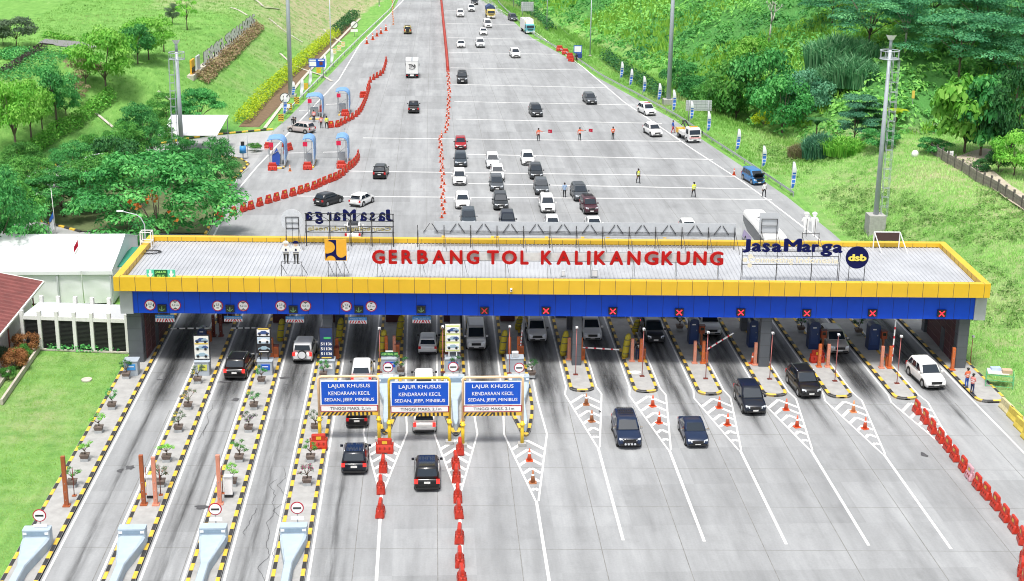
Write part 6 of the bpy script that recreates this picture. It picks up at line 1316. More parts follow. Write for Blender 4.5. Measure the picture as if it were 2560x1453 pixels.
board(1714,1780,251,277,(1722,303),M_PANEL,'grey back of a large road sign at the right verge by the tow truck',f_ribs); board(1303,1334,5,28,(1310,44),M_PANEL,'grey back of a road sign at the top right verge',f_ribs)
def f_blue(t, w_, h_, z0):
    MB().box((w_*.25, -.045, z0+h_*.38), (w_*.42, .03, h_*.55)).build('white_panel', M_LET, t); MB().box((w_*.76, -.045, z0+h_*.45), (w_*.2, .03, h_*.4)).build('red_panel', M_MAR2, t)
    MB().box((w_*.25, -.045, z0+h_*.82), (w_*.4, .03, h_*.14)).build('heading', M_LET, t); MB().box((w_*.76, -.045, z0+h_*.82), (w_*.36, .03, h_*.14)).build('heading', M_LET, t)
board(772,812,147,168,(776,196),M_SIGNB,'blue information sign with white and dark red panels on the left verge',f_blue,False)
def round_s(px, py, base, s, lab):
    b = M(*base); p = VP(px, py, b.y); t = thing('round_road_sign', lab, 'sign', b, 0); z = p.z-b.z; r = .85; MB().cyl((0,0,-.2), (0,0,z), .06, n=8).build('post', M_STEEL, t); MB().cyl((0,-.05,z), (0,-.1,z), r, n=28).build('rim', M_BLACKS, t); MB().cyl((0,-.1,z), (0,-.115,z), r*.88, n=28).build('face', M_LET, t); MB().box((0,-.06,z-r-.45), (1.6,.04,.6)).build('plate', M_LET, t)
    if s: put_text(s, M_BLACKS, t, -.3, z-.42, .6, .84, -.13, .03, .005)
    MB().bar((-.5,-.13,z-.5), (.5,-.13,z+.5), .1).build('slash', M_BLACKS, t)
round_s(716,245,(714,286),'S','round white sign with a struck letter S on the left verge'); round_s(882,62,(886,92),'','round white sign with a slash at the top of the left verge')
for k, (px, py) in enumerate(((703,312),(724,284),(742,268),(765,232),(797,190),(806,178),(836,143),(848,134),(858,125))):
    p = M(px, py-2); t = thing('chevron_marker', f'{ordw(k)} yellow marker board from the near end of the left guard rail', 'road marker', p, 0, 'yellow marker boards on the left verge'); MB().box((0,0,1.0), (.85,.06,1.15), ch=.02).build('board', M_YEL if k < 6 else M_CREAM, t); q = MB()
    for z in (.62,.95,1.28): q.vprism([(-.4,z-.05),(0,z+.12),(.4,z-.05),(.4,z+.07),(0,z+.24),(-.4,z+.07)], -.045, -.031)
    q.build('chevrons', M_BLK if k < 3 else M_YEL, t); MB().bar((0,.05,-.1), (0,.05,1.0), .08).build('post', M_STEEL, t)
p = at_g(1444, 150); t = thing('portable_sign', 'blue framed portable sign by the red barriers on the right shoulder', 'sign', p, 0); MB().box((0,0,2.2), (1.7,.06,1.5)).build('board', M_SIGNB, t); MB().box((0,-.04,2.2), (1.4,.02,1.2)).build('panel', M_LET, t); MB().box((.2,0,.9), (1.3,.8,.9)).build('blue_box', mat('blue crate', (.03,.06,.25), .5), t); q = MB(); q.bar((-.6,.3,0), (-.6,0,2), .06); q.bar((.6,.3,0), (.6,0,2), .06); q.build('legs', M_BLACKS, t)
# white notice board and fence on the right bank
board(2366,2384,378,400,(2372,404),M_LET,'small white notice board by the footpath on the right bank',lambda t, w_, h_, z0: MB().box((w_/2,-.035,z0+h_/2), (w_*.7,.012,h_*.6)).build('notice', M_PANEL, t),False,2,'notice_board')
M_FENC = mat('weathered concrete fence', (.27,.24,.21), .9, var=.3, scale=1.5)
def panel_fence(pts, lab, h=1.5, sp=2.4):
    P3 = [M(*p) for p in pts]; S = [0]
    for a, b in zip(P3, P3[1:]): S.append(S[-1]+(b-a).length)
    n_ = int(S[-1]/sp); t = thing('panel_fence', lab, 'fence', P3[0], 0); O = P3[0]; q = []
    for k in range(n_+1): p = along(P3, S, S[-1]*k/n_)[0]; q.append(Vector((p.x-O.x, p.y-O.y, th(p.x, p.y)-O.z)))
    for p in q: MB().box((p.x, p.y, p.z+h/2), (.2,.2,h+.3)).build('post', mat('dark fence post', (.12,.11,.1), .9, var=.2), t)
    for a, b in zip(q, q[1:]):
        mb = MB(); d = (b-a).normalized(); nn = Vector((-d.y, d.x, 0))*.05
        for z0, z1 in ((.05,.44),(.48,.88),(.92,1.3)): mb.loft([[c_+nn*s+Vector((0,0,z)) for s, z in ((1,z0),(-1,z0),(-1,z1),(1,z1))] for c_ in (a, b)])
        mb.build('panel', M_FENC, t)
panel_fence(((2328,384),(2372,412),(2420,440),(2470,470),(2520,502),(2575,545)), 'weathered grey panel fence along the footpath on the right bank')
# ---- the hillside lettering on the left slope
a, b = M(478, 198), M(636, 66); a.z += .2; ang = math.atan2(b.y-a.y, b.x-a.x); Lh = math.hypot(b.x-a.x, b.y-a.y); hl = (VP(478, 158, a.y).z-VP(478, 194, a.y).z); hz1 = (VP(630, 38, b.y).z-VP(630, 62, b.y).z); print('HILL', a, b, Lh, hl, hz1)
t = thing('hillside_sign', 'long white hillside lettering with black sides reading JASAMARGA SEMARANG BATANG', 'sign', a, ang); sl = (b.z-a.z)/Lh; hh = min(3.6, hl)
def two_tone(o):
    me = o.data.copy(); o.data = me; me.materials.append(M_BLACKS)
    for p_ in me.polygons: p_.material_index = 0 if p_.normal.z > .5 else 1
M_LETH = mat('white hill letters', (.72,.72,.72), .5, var=.05)
x = Lh*.15; words = 'JASAMARGA SEMARANG BATANG'; cw = (Lh*.84)/len(words)
for k, ch in enumerate(words):
    if ch == ' ': continue
    o = put_text(ch, M_LETH, t, x+k*cw, sl*(x+k*cw)+.5, cw*.80, hh*.95, 0, .045, .07, 'letter'); two_tone(o); o.rotation_euler.z = R_(-11)
MB().box((Lh*.03, .1, hh*.5+.4), (Lh*.04, .3, hh)).build('emblem', M_ORY, t); MB().box((Lh*.03, -.08, hh*.3+.4), (Lh*.04, .06, hh*.35)).build('emblem_mark', M_BLACKS, t); MB().box((Lh*.1, .1, hh*.5+.4), (Lh*.04, .3, hh)).build('second_emblem', M_PANEL, t)
MB().loft([[(xx, y, sl*xx+z) for y, z in ((-.5,-1.2),(.6,-1.2),(.6,.45),(-.5,.45))] for xx in (-.5, Lh+.5)]).build('footing', M_STONE, t)
# ================================================================ BUILDINGS ON THE LEFT
M_TENT = mat('white tent cloth', (.74,.75,.77), .6, var=.04, scale=.6, bump=.35); M_ROOFR = mat('maroon roof sheets', (.17,.045,.04), .6, var=.3, scale=1.2, bump=.3); M_WALLW = mat('white rendered wall', (.68,.68,.66), .75, var=.08); M_SLAT = mat('black slats', (.018,.019,.02), .5, var=.1); M_PAVE = mat('tan paving', (.46,.42,.36), .85, var=.15, scale=1)
yt = 139.0; pe1 = VP(280, 676, yt); pe0x = pe1.x-19.0; yr_ = 145.5; pr = VP(190, 585, yr_); ze, zr = pe1.z, pr.z; xr1 = VP(304, 585, yr_).x
t = thing('white_tent', 'big white marquee behind the slatted fence left of the gate', 'tent', (pe0x, yt, 0)); W_ = pe1.x-pe0x; D_ = 13.0
def wavy(fn, nu, nv): 
    m_ = MB(); m_.loft([[fn(u/nu, v/nv) for u in range(nu+1)] for v in range(nv+1)], 0, False, True, closed=False); return m_
rip = lambda x, z: .05*mnoise.noise(Vector((x*.9, z*1.7, 3)))+.03*math.sin(x*2.2+z*1.5)
wavy(lambda u, v: (W_*u, rip(W_*u, ze*v)-.06, .1+(ze-.1)*v), 60, 10).build('front_wall', M_TENT, t)
wavy(lambda u, v: (W_*u-.15*(1-u)*0+.15*u*v, -.25+(6.75)*v, ze+(zr-ze)*v+.12*math.sin(math.pi*v)*-1), 40, 8).build('front_roof', M_TENT, t)
MB().loft([[(x, y, z) for y, z in ((6.5, zr), (D_, ze), (D_, ze-.1), (6.5, zr-.1))] for x in (0, W_+.1)]).build('rear_roof', M_TENT, t)
MB().face([(W_, 0, .1), (W_, D_, .1), (W_, D_, ze), (W_, 6.5, zr), (W_, 0, ze)]).build('gable_wall', M_TENT, t)
MB().box((W_/2, -.3, ze-.16), (W_+.2, .06, .36)).build('valance', M_TENT, t)
for x in (W_-.15, W_-5.2, W_-10.4, W_-15.6): MB().box((x, -.2, ze/2), (.16, .16, ze)).build('pole', M_PANEL, t)
p = G(306, 668, 3.0); t = thing('green_canopy', 'small green flat canopy with a white valance between tent and gate', 'canopy', (p.x, p.y, 0)); MB().loft([[(-1.0,0,3.0),(1.6,0,3.0),(1.6,0,3.06),(-1.0,0,3.06)],[(-.3,6.5,3.2),(2.0,6.5,3.2),(2.0,6.5,3.26),(-.3,6.5,3.26)]]).build('roof', mat('green canopy cloth', (.03,.24,.15), .7, var=.15), t)
wavy(lambda u, v: (-1.0+2.6*u, -.04+.1*abs(math.sin(u*9)), 3.0-.62*v*(.7+.3*abs(math.sin(u*9.4)))), 24, 3).build('valance', M_TENT, t)
for x in (-.95, 1.5): MB().bar((x, 0, 0), (x, 0, 3), .07).build('pole', M_STEEL, t); MB().bar((x+.4, 6.4, 0), (x+.4, 6.4, 3.2), .07).build('pole', M_STEEL, t)
MB().box((.3, 1.2, 1.4), (1.8, .08, 2.6)).build('red_curtain', mat('dark red curtain', (.2,.02,.03), .8, var=.2), t)
p = G(398, 396); t = thing('white_canopy', 'white flat canopy roof behind the flame tree at the light mast', 'canopy', (p.x, p.y, 0)); MB().loft([[(0,0,3.2),(8.2,0,3.2),(8.2,0,3.3),(0,0,3.3)],[(.5,9,4.4),(8.7,9,4.4),(8.7,9,4.5),(.5,9,4.5)]]).build('roof', M_TENT, t)
for x in (.2, 8.0): MB().bar((x,.1,0),(x,.1,3.2),.1).build('pole', M_STEEL, t); MB().bar((x+.5,8.9,0),(x+.5,8.9,4.4),.1).build('pole', M_STEEL, t)
# slatted fence with white posts
fa, fb = G(62, 872), G(322, 882); t = thing('slatted_fence', 'black slatted fence with white posts and a white top beam beside the lawn', 'fence', fa, math.atan2(fb.y-fa.y, fb.x-fa.x)); FL = (fb-fa).length; fh = VP(200, 795, fa.y).z; ph = VP(200, 775, fa.y).z; n = 6
for k in range(n+1): MB().box((FL*k/n, 0, ph/2), (.32,.34,ph), ch=.03).build('post', M_WALLW, t)
for k in range(n):
    m_ = MB(); x0, x1 = FL*k/n+.2, FL*(k+1)/n-.2; m_.box(((x0+x1)/2, .06, fh/2), (x1-x0, .03, fh-.1))
    for j in range(22): m_.box(((x0+x1)/2, .0, .12+j*(fh-.3)/21), (x1-x0, .06, .075))
    m_.build('slat_panel', M_SLAT, t)
MB().box((FL/2, .02, fh+.12), (FL, .3, .34)).build('top_beam', M_WALLW, t); MB().box((FL/2, -.1, .06), (FL, .25, .14)).build('foot_kerb', M_STONE, t)
t = thing('white_terrace', 'flat pale roof terrace with short white posts behind the slatted fence', 'terrace', fa+Vector((0,.45,0)), t.rotation_euler.z); MB().box((FL/2, 2.1, fh+.0), (FL+.3, 3.9, .2)).build('slab', M_PANEL, t)
for k in range(n+1): MB().box((FL*k/n+.1, 4.0, fh+.35), (.34,.34,.7), ch=.04).build('post', M_WALLW, t)
MB().box((FL/2, 4.1, fh/2), (FL, .2, fh-.2)).build('rear_wall', M_WALLW, t)
# flagpoles
for base, tx, ty, lab, m1, m2, z in (((212,770),207,592,'slim white flagpole with a red and white flag before the tent',M_SIGNR,M_WHT,0),((140,585),136,474,'white pole with a blue flag at its foot behind the tent',M_FLB,M_FLW,0)):
    b = at_g(*base); h = VP(tx, ty, b.y).z; t = thing('flagpole', lab, 'flagpole', b, 0, 'flagpoles on the left'); MB().cyl((0,0,0), (-.15,0,h), .05, .03, n=8).build('pole', M_WHT, t); MB().ell((-.15,0,h+.05), (.07,.07,.07)).build('finial', M_WHT, t)
    zf = h-.2 if m1 is M_SIGNR else 2.6
    def cl(o, zz, hh, mm, nm): wavy(lambda u, v: (-.15-.5*u*(.8+.2*v), .12*math.sin(u*5+v), zz-hh*v-.75*u), 8, 4).build(nm, mm, t)
    cl(0, zf, .7, m1, 'flag'); cl(0, zf-.7, .4 if m1 is M_SIGNR else 1.2, m2, 'flag_band')
for bx_, Yb, pts_, lab in ((363, 152, ((363,640),(363,591),(361,561),(352,545),(341,537),(300,527)), 'curved grey street lamp in front of the flame tree'), (206, 185, ((206,520),(206,420),(208,402),(216,392),(228,387),(252,385)), 'curved grey street lamp among the left trees')):
    P_l = [VP(*q_, Yb) for q_ in pts_]; P_l[0].z = 0; O_l = Vector(P_l[0]); t = thing('street_lamp', lab, 'street lamp', O_l, 0, 'curved street lamps on the left'); MB().tube([p_-O_l for p_ in P_l], [.09,.08,.06,.055,.05,.045], 8).build('pole', M_PANEL, t); e_ = P_l[-1]-O_l; MB().box((e_.x, e_.y, e_.z-.03), (.7,.28,.12), ch=.05).build('lamp_head', M_WHT, t)
# house with a maroon roof at the left edge
r1 = G(108, 703, 3.3); r2 = G(0, 835, 3.3); r3 = G(-40, 884, 3.3); t = thing('house', 'low house with a maroon sheet roof cut by the left picture edge', 'house', (r1.x, r1.y, 0)); d = (r3-r1); d.z = 0; up_ = Vector((-1, 0, 0))
a0 = Vector((0,0,3.3)); a1 = Vector((d.x, d.y, 3.3))*1.0; ex = d.normalized()*3; a1 = a1+Vector((ex.x, ex.y, 0)); rdg = 9.0; zr2 = 5.6
nb = Vector((-1, -.12, 0)).normalized()
b0 = a0+nb*rdg+Vector((0,0,zr2-3.3)); b1 = a1+nb*rdg+Vector((0,0,zr2-3.3)); dn = Vector((0,0,-.12))
rf = MB(); nR = 26
for k in range(nR):
    u0, u1, um = k/nR, (k+1)/nR, (k+.72)/nR; l = lambda u, w_, zz: tuple((a0.lerp(a1, u)).lerp(b0.lerp(b1, u), w_)+Vector((0,0,zz)))
    rf.face([l(u0,0,0), l(um,0,0), l(um,1,0), l(u0,1,0)]); rf.face([l(um,0,0), l((k+.86)/nR,0,.07), l((k+.86)/nR,1,.07), l(um,1,0)]); rf.face([l((k+.86)/nR,0,.07), l(u1,0,0), l(u1,1,0), l((k+.86)/nR,1,.07)])
rf.build('roof', M_ROOFR, t)
g_ = MB(); g_.bar(a0+Vector((.05,0,-.08)), a1+Vector((.05,0,-.08)), .17); g_.bar(a0+Vector((0,.05,-.08)), b0+Vector((0,.05,-.08)), .17); g_.build('gutter', M_WALLW, t)
MB().loft([[tuple(a0+dn*2+nb*1.2), tuple(a1+dn*2+nb*1.2), tuple(a1+nb*1.2+Vector((0,0,-3.3))), tuple(a0+nb*1.2+Vector((0,0,-3.3)))], [tuple(a0+dn*2+nb*1.4), tuple(a1+dn*2+nb*1.4), tuple(a1+nb*1.4+Vector((0,0,-3.3))), tuple(a0+nb*1.4+Vector((0,0,-3.3)))]]).build('wall', M_WALLW, t)
for u in (.12, .3, .5, .7, .9): p_ = a0.lerp(a1, u)+nb*.35; MB().cyl((p_.x, p_.y, 0), (p_.x, p_.y, 3.2), .07, n=8).build('column', M_MAR2, t)
MB().loft([[(-.2+nb.x*-.6, .3, z) for z in (0, .3)][::1]+[(nb.x*2, .3, .3), (nb.x*2, .3, 0)], [(d.x*1.3+.9, d.y*1.3, 0), (d.x*1.3+.9, d.y*1.3, .3), (d.x*1.3+nb.x*2, d.y*1.3, .3), (d.x*1.3+nb.x*2, d.y*1.3, 0)]]).build('porch_floor', M_PAVE, t)
MB().loft([[tuple(a0+Vector((1.6,.3,-3.3))), tuple(a0+Vector((1.8,.3,-3.3))), tuple(a0+Vector((1.8,.3,-2.85))), tuple(a0+Vector((1.6,.3,-2.85)))], [tuple(a1+Vector((1.8,0,-3.3))), tuple(a1+Vector((2.0,0,-3.3))), tuple(a1+Vector((2.0,0,-2.85))), tuple(a1+Vector((1.8,0,-2.85)))]]).build('garden_kerb', M_PAVE, t)
# ================================================================ VEGETATION
rnd = random.Random(11)
L_LIME = leaf_mat('lime leaves', (.09,.34,.04), (.20,.53,.065), (.36,.66,.13)); L_MID = leaf_mat('mid green leaves', (.022,.14,.04), (.065,.32,.075), (.20,.58,.16)); L_DEEP = leaf_mat('deep green leaves', (.018,.085,.03), (.035,.15,.045), (.085,.26,.065)); L_BLUE = leaf_mat('blue green leaves', (.035,.15,.085), (.085,.28,.15), (.18,.42,.24)); L_JUNG = leaf_mat('jungle leaves', (.03,.15,.075), (.075,.29,.125), (.20,.52,.21))
L_GREY = leaf_mat('grey green leaves', (.07,.12,.075), (.12,.19,.11), (.18,.25,.14)); L_OLIVE = leaf_mat('olive leaves', (.035,.16,.03), (.085,.30,.05), (.19,.45,.09)); L_YEL = leaf_mat('yellow green leaves', (.26,.40,.015), (.42,.55,.02), (.52,.6,.04)); L_RUST = leaf_mat('rusty leaves', (.22,.09,.035), (.38,.17,.065), (.5,.27,.11)); L_DRY = leaf_mat('dry leaves', (.2,.17,.1), (.3,.26,.15), (.2,.26,.08)); L_CANE = leaf_mat('cane leaves', (.05,.2,.08), (.12,.36,.15), (.28,.54,.28)); L_PINK = leaf_mat('magenta blossom', (.5,.02,.2), (.6,.06,.28)); L_PURP = leaf_mat('purple blossom', (.35,.12,.42), (.5,.25,.5)); L_ROSE = leaf_mat('rose brown blossom', (.45,.2,.2), (.5,.32,.28)); L_FLAME = leaf_mat('orange blossom', (.55,.12,.02), (.65,.22,.05)); L_GRASS = leaf_mat('grass blades', (.14,.33,.06), (.24,.46,.10), (.42,.48,.22)); L_WEED = leaf_mat('weed leaves', (.08,.2,.04), (.20,.38,.09), (.45,.45,.26))
M_BARK = mat('grey brown bark', (.13,.10,.075), .9, var=.3, scale=3); M_BARKP = mat('pale bark', (.42,.40,.36), .85, var=.2, scale=3)
def leaf_quad(mb, tint, p, nrm, s, asp, tv, droop=0.0):
    u = nrm.orthogonal().normalized(); a = rnd.uniform(0, 6.283); v = nrm.cross(u); e = u*math.cos(a)+v*math.sin(a); f = nrm.cross(e)
    l = e*(s*.5); w_ = f*(s*.5*asp); dz = Vector((0,0,-droop*s))
    mb.v += [tuple(p-l), tuple(p+w_), tuple(p+l+dz), tuple(p-w_)]; k = len(mb.v); mb.f.append((k-4, k-3, k-2, k-1)); mb.m.append(0); mb.sm.append(False); tint.append(tv)
def rdir():
    while True:
        v = Vector((rnd.uniform(-1,1), rnd.uniform(-1,1), rnd.uniform(-1,1))); 
        if .05 < v.length < 1: return v.normalized()
CROWN = {}
def crown(kind, var=0):
    """crown in a unit box: x,y in -1..1, z in 0..1"""
    key = (kind, var)
    if key in CROWN: return CROWN[key]
    rnd.seed(hash(kind) % 1000 if 0 else sum(map(ord, kind))*7+var); mb = MB(); tint = []; lobes = []; asp = .62; size = .09; N = 4200; upb = .5; droop = .15
    if kind == 'round':
        for k in range(24): d_ = rdir(); lobes.append((Vector((d_.x*.74, d_.y*.74, .5+d_.z*.36)), Vector((.36,.36,.20))*rnd.uniform(.7,1.2)))
    elif kind == 'umbrella':
        for k in range(52): a = rnd.uniform(0, 6.283); r = math.sqrt(rnd.random())*.9; lobes.append((Vector((r*math.cos(a), r*math.sin(a), .86-.62*r*r-abs(rnd.gauss(0, .17)))), Vector((.25,.25,.09))*rnd.uniform(.75,1.3)))
        N = 8000; size = .066; upb = .9
    elif kind == 'dome':
        for k in range(84): a = rnd.uniform(0, 6.283); r = math.sqrt(rnd.random())*.9; zt_ = math.sqrt(1-r*r); lobes.append((Vector((r*math.cos(a), r*math.sin(a), zt_*.88*(1-.92*rnd.random()**1.7)+.02)), Vector((.19,.19,.085))*rnd.uniform(.7,1.35)))
        N = 11500; size = .052; upb = .9
    elif kind == 'tiered':
        for k in range(30): a = rnd.uniform(0, 6.283); h = rnd.choice((.2,.4,.58,.75,.92)); r = math.sqrt(rnd.random())*(1.0-.55*h); lobes.append((Vector((r*math.cos(a), r*math.sin(a), h+rnd.uniform(-.03,.03))), Vector((.27,.27,.05))*rnd.uniform(.8,1.2)))
        N = 5200; size = .075; upb = 1.2; droop = .35
    elif kind == 'giant':
        for k in range(46): a = rnd.uniform(0, 6.283); r = math.sqrt(rnd.random())*.86; h = rnd.uniform(.15, .95)*(1-.35*r*r); lobes.append((Vector((r*math.cos(a), r*math.sin(a), h)), Vector((.24,.24,.07))*rnd.uniform(.7,1.3)))
        N = 9000; size = .046; upb = .8
    elif kind == 'wispy':
        for k in range(16): d_ = rdir(); lobes.append((Vector((d_.x*.6, d_.y*.6, .52+d_.z*.42)), Vector((.26,.26,.13))*rnd.uniform(.6,1.1)))
        N = 1100; size = .085
    elif kind == 'big_leaf':
        for k in range(20): d_ = rdir(); lobes.append((Vector((d_.x*.62, d_.y*.62, .5+d_.z*.36)), Vector((.36,.36,.17))*rnd.uniform(.7,1.1)))
        N = 1500; size = .15; asp = .75; upb = .8
    elif kind == 'reed':
        for k in range(1500):
            a = rnd.uniform(0, 6.283); r = math.sqrt(rnd.random())*.9; b = Vector((r*math.cos(a), r*math.sin(a), 0)); h = rnd.uniform(.55, 1)*(1-.35*r); o = Vector((rnd.uniform(-.3,.3), rnd.uniform(-.3,.3), 0)); w_ = .022; tv = rnd.random(); m1 = b+o*.4+Vector((0,0,h*.75)); m2 = b+o*1.25+Vector((0,0,h*.9)); sx = Vector((rnd.uniform(-1,1), rnd.uniform(-1,1), 0)).normalized()*w_
            mb.face([b-sx, b+sx, m1+sx, m1-sx]); mb.face([m1-sx, m1+sx, m2, m2-sx*.2]); tint += [tv, tv]
    tot = sum(r.x*r.y for _, r in lobes) if lobes else 1
    for c, r in lobes:
        lt = rnd.random()
        for _ in range(int(N*r.x*r.y/tot)):
            d_ = rdir(); 
            if d_.z < -.35: d_.z *= -.6
            q = rnd.uniform(.62, 1.06); p = c+Vector((d_.x*r.x*q, d_.y*r.y*q, d_.z*r.z*q)); n_ = (d_+Vector((0,0,upb))+rdir()*.75).normalized()
            leaf_quad(mb, tint, p, n_, size*rnd.uniform(.65,1.25), asp, min(1, max(0, lt*.55+rnd.random()*.5)), droop)
    CROWN[key] = (mb, tint, lobes); return CROWN[key]
CMESH = {}
def tree(base, H_, Wd, kind, lm, name, label, cat='tree', group=None, var=0, trunk_h=.3, bark=None, crown_name='crown', lean=0.0):
    mb, tint, lobes = crown(kind, var); key = (kind, var, lm.name)
    if key not in CMESH: CMESH[key] = mb.mesh('crown', lm, tint)
    t = thing(name, label, cat, base, rnd.uniform(0, 6.28), group); c = link(crown_name, CMESH[key], t); z0 = H_*trunk_h; c.location = (lean, 0, z0); c.scale = (Wd*.56, Wd*.56, (H_-z0)*1.03)
    if lobes:
        tr = MB(); r0 = max(.06, H_*.016); top = Vector((lean*.6, 0, z0+(H_-z0)*.35)); tr.tube([(0,0,-.3), (0,0,z0*.5), (lean*.3,.0,z0), top], [r0*1.25, r0, r0*.8, r0*.5], 7)
        for c_, r_ in lobes[:9]:
            e = Vector((lean+c_.x*Wd/2*.8, c_.y*Wd/2*.8, z0+c_.z*(H_-z0)*.93)); s_ = Vector((lean*.2, 0, z0*rnd.uniform(.8,1.05)+.2)); tr.tube([s_, s_.lerp(e, .5)+Vector((0,0,H_*.03)), e], [r0*.5, r0*.35, r0*.14], 5)
        tr.build('trunk', bark or M_BARK, t)
    return t
def ptree(px, py, top, wpx, kind, lm, label, **k):
    """tree whose foot shows at px,py (terrain or the flat ground), whose top reaches row top and whose crown is wpx wide"""
    b = k.pop('base', None) or M(px, py); dist = (b-CAMP).dot(_fw); Wd = wpx*dist/F_PX; H_ = max(1.0, VP(px, top, b.y).z-b.z); return tree(b, H_, Wd, kind, lm, k.pop('name', 'leafy_tree'), label, **k)
GL = 'trees on the left bank'; fl = lambda px, py: at_g(px, py)
# left side, near to far
t = ptree(415,603,372,375,'dome',L_MID,'big spreading tree with a few orange blossoms right behind the gate',name='flame_tree',group=GL,base=fl(395,606),trunk_h=.08)
fb_ = MB(); ft = []
for c_, n_ in (((.05,-.55,.55), 26), ((-.12,-.6,.5), 18), ((.6,-.3,.52), 14), ((.3,-.7,.36), 10)):
    for _ in range(n_): leaf_quad(fb_, ft, Vector(c_)+rdir()*.07, (rdir()+Vector((0,0,1))).normalized(), .05, .8, rnd.random())
c = [o for o in t.children if o.name.startswith('crown')][0]; o = link('blossom', fb_.mesh('blossom', L_FLAME, ft), t); o.location = c.location; o.scale = c.scale; o.rotation_euler = (0,0,-t.rotation_euler.z)
ptree(541,488,340,118,'dome',L_MID,'rounded deep green tree right of the flame tree beside the kiosk lanes',group=GL,base=fl(541,478),trunk_h=.15,var=1)
ptree(10,690,410,235,'dome',L_MID,'bright green spreading tree over the left end of the tent',name='spreading_tree',group=GL,base=fl(0,700),trunk_h=.2,var=1)
for a in ((160,545,418,190,'dome',L_MID,'low spreading tree behind the tent left of the flame tree',2),(255,520,372,190,'dome',L_OLIVE,'olive green spreading tree just left of the flame tree',3),(350,420,252,120,'dome',L_MID,'tall rounded tree rising behind the olive tree',0),(315,440,300,110,'dome',L_OLIVE,'second olive spreading tree on the slope foot',1),(80,530,385,170,'dome',L_OLIVE,'olive spreading tree at the left edge behind the flagpole',2),(190,470,350,130,'dome',L_MID,'rounded mid green tree in the middle of the left trees',1)):
    ptree(*a[:6], a[6], name='spreading_tree', group=GL, base=fl(a[0], a[1]), trunk_h=.2, var=a[7])
for a in ((60,470,352,120,'dome',L_OLIVE,'olive spreading tree at the left edge below the hedge',0),(455,470,335,110,'dome',L_MID,'rounded tree between the flame tree and the light mast',3),(295,470,345,130,'round',L_DEEP,'dark rounded tree left behind the flame tree crown',2),(235,450,330,95,'dome',L_OLIVE,'olive rounded tree on the slope above the spreading trees',1),(20,600,450,180,'round',L_OLIVE,'olive rounded tree above the tent at the left edge',0),(380,395,268,110,'umbrella',L_OLIVE,'small olive spreading tree below the leafless tree',0)):
    ptree(*a[:6], a[6], name='spreading_tree' if a[4] != 'round' else 'leafy_tree', group=GL, base=fl(a[0], a[1]) if a[1] > 420 else None, trunk_h=.15, var=a[7])
ptree(498,338,212,122,'umbrella',L_MID,'dark green rounded tree left of the yellow hedge',group=GL,trunk_h=.3,var=3); ptree(420,330,228,105,'dome',L_OLIVE,'yellowish rounded tree left of the light mast',group=GL,trunk_h=.25,var=2)
for a in ((42,402,200,118,'round',L_LIME,'lime green tree nearest the left edge with a bare trunk',0),(80,365,205,110,'round',L_LIME,'lime green tree second from the left edge',2),(107,338,220,90,'wispy',L_LIME,'thin yellowish tree behind the lime trees',0),(143,322,165,112,'round',L_MID,'dark green tree on the left slope top with a slim trunk',1),(166,300,230,70,'round',L_MID,'small dark tree behind the slim trunk tree',0)): ptree(*a[:6], a[6], group=GL, trunk_h=.33, var=a[7])
ptree(265,228,74,140,'round',L_LIME,'tall green tree with a dark left side on the left hill',group=GL,trunk_h=.18,var=3); ptree(372,150,45,130,'round',L_LIME,'twin crowned bright tree in front of the hillside lawn',group=GL,trunk_h=.2,var=2); ptree(345,160,60,80,'round',L_MID,'mid green tree left of the twin crowned tree',group=GL,trunk_h=.2,var=0)
ptree(410,130,38,60,'wispy',L_LIME,'thin young tree right of the twin crowned tree',group=GL,trunk_h=.25,var=1); ptree(468,76,-12,64,'wispy',L_LIME,'thin light tree at the top of the hillside lawn',group=GL,trunk_h=.3,var=2); ptree(432,60,10,34,'round',L_GREY,'small grey green tree behind the thin young tree',group=GL,trunk_h=.2,var=1)
ptree(42,118,42,92,'round',L_GREY,'grey green round tree on the lawn at the upper left',group=GL,trunk_h=.25,var=0); ptree(8,112,60,40,'round',L_GREY,'small grey green tree cut by the left edge on the lawn',group=GL,trunk_h=.25,var=2)
ptree(215,212,128,110,'wispy',L_DRY,'nearly leafless brown tree beside the tall green tree',name='bare_tree',group=GL,trunk_h=.15,var=3); ptree(190,258,185,90,'wispy',L_DRY,'low dry brown shrub tree below the leafless one',name='bare_tree',group=GL,trunk_h=.1,var=2)
# hedges
def hedge(name, label, pts, wd, h, lm, n_, leaf=.3, cat='hedge'):
    P3 = [M(*p) for p in pts]; S = [0]
    for a, b in zip(P3, P3[1:]): S.append(S[-1]+(b-a).length)
    mb = MB(); tint = []; O = P3[0]
    for _ in range(n_):
        p, a = along(P3, S, rnd.random()*S[-1]); nn = Vector((-math.sin(a), math.cos(a), 0)); o = rnd.uniform(-1, 1); x = p+nn*(o*wd/2); z = th(x.x, x.y)+h*(1-.35*o*o)*rnd.uniform(.2, 1.08)*(1+.25*mnoise.noise(Vector((x.x*.5, x.y*.5, 0)))); q = Vector((x.x-O.x, x.y-O.y, z-O.z))
        leaf_quad(mb, tint, q, (nn*o*.8+Vector((0,0,.9))+rdir()*.7).normalized(), leaf*rnd.uniform(.7,1.3), .65, rnd.random())
    o = mb.build(name, lm, None, tint); o.location = O; return tag(o, label, cat, 'clipped hedges')
hedge('hedge','long bright yellow green hedge along the foot of the left slope',((602,312),(660,245),(740,172),(800,120),(838,88)),2.8,1.7,L_YEL,6500,.36); hedge('hedge','dark green hedge carrying on from the yellow one at the top',((838,88),(862,65),(888,40)),2.8,1.8,L_DEEP,1800,.42)
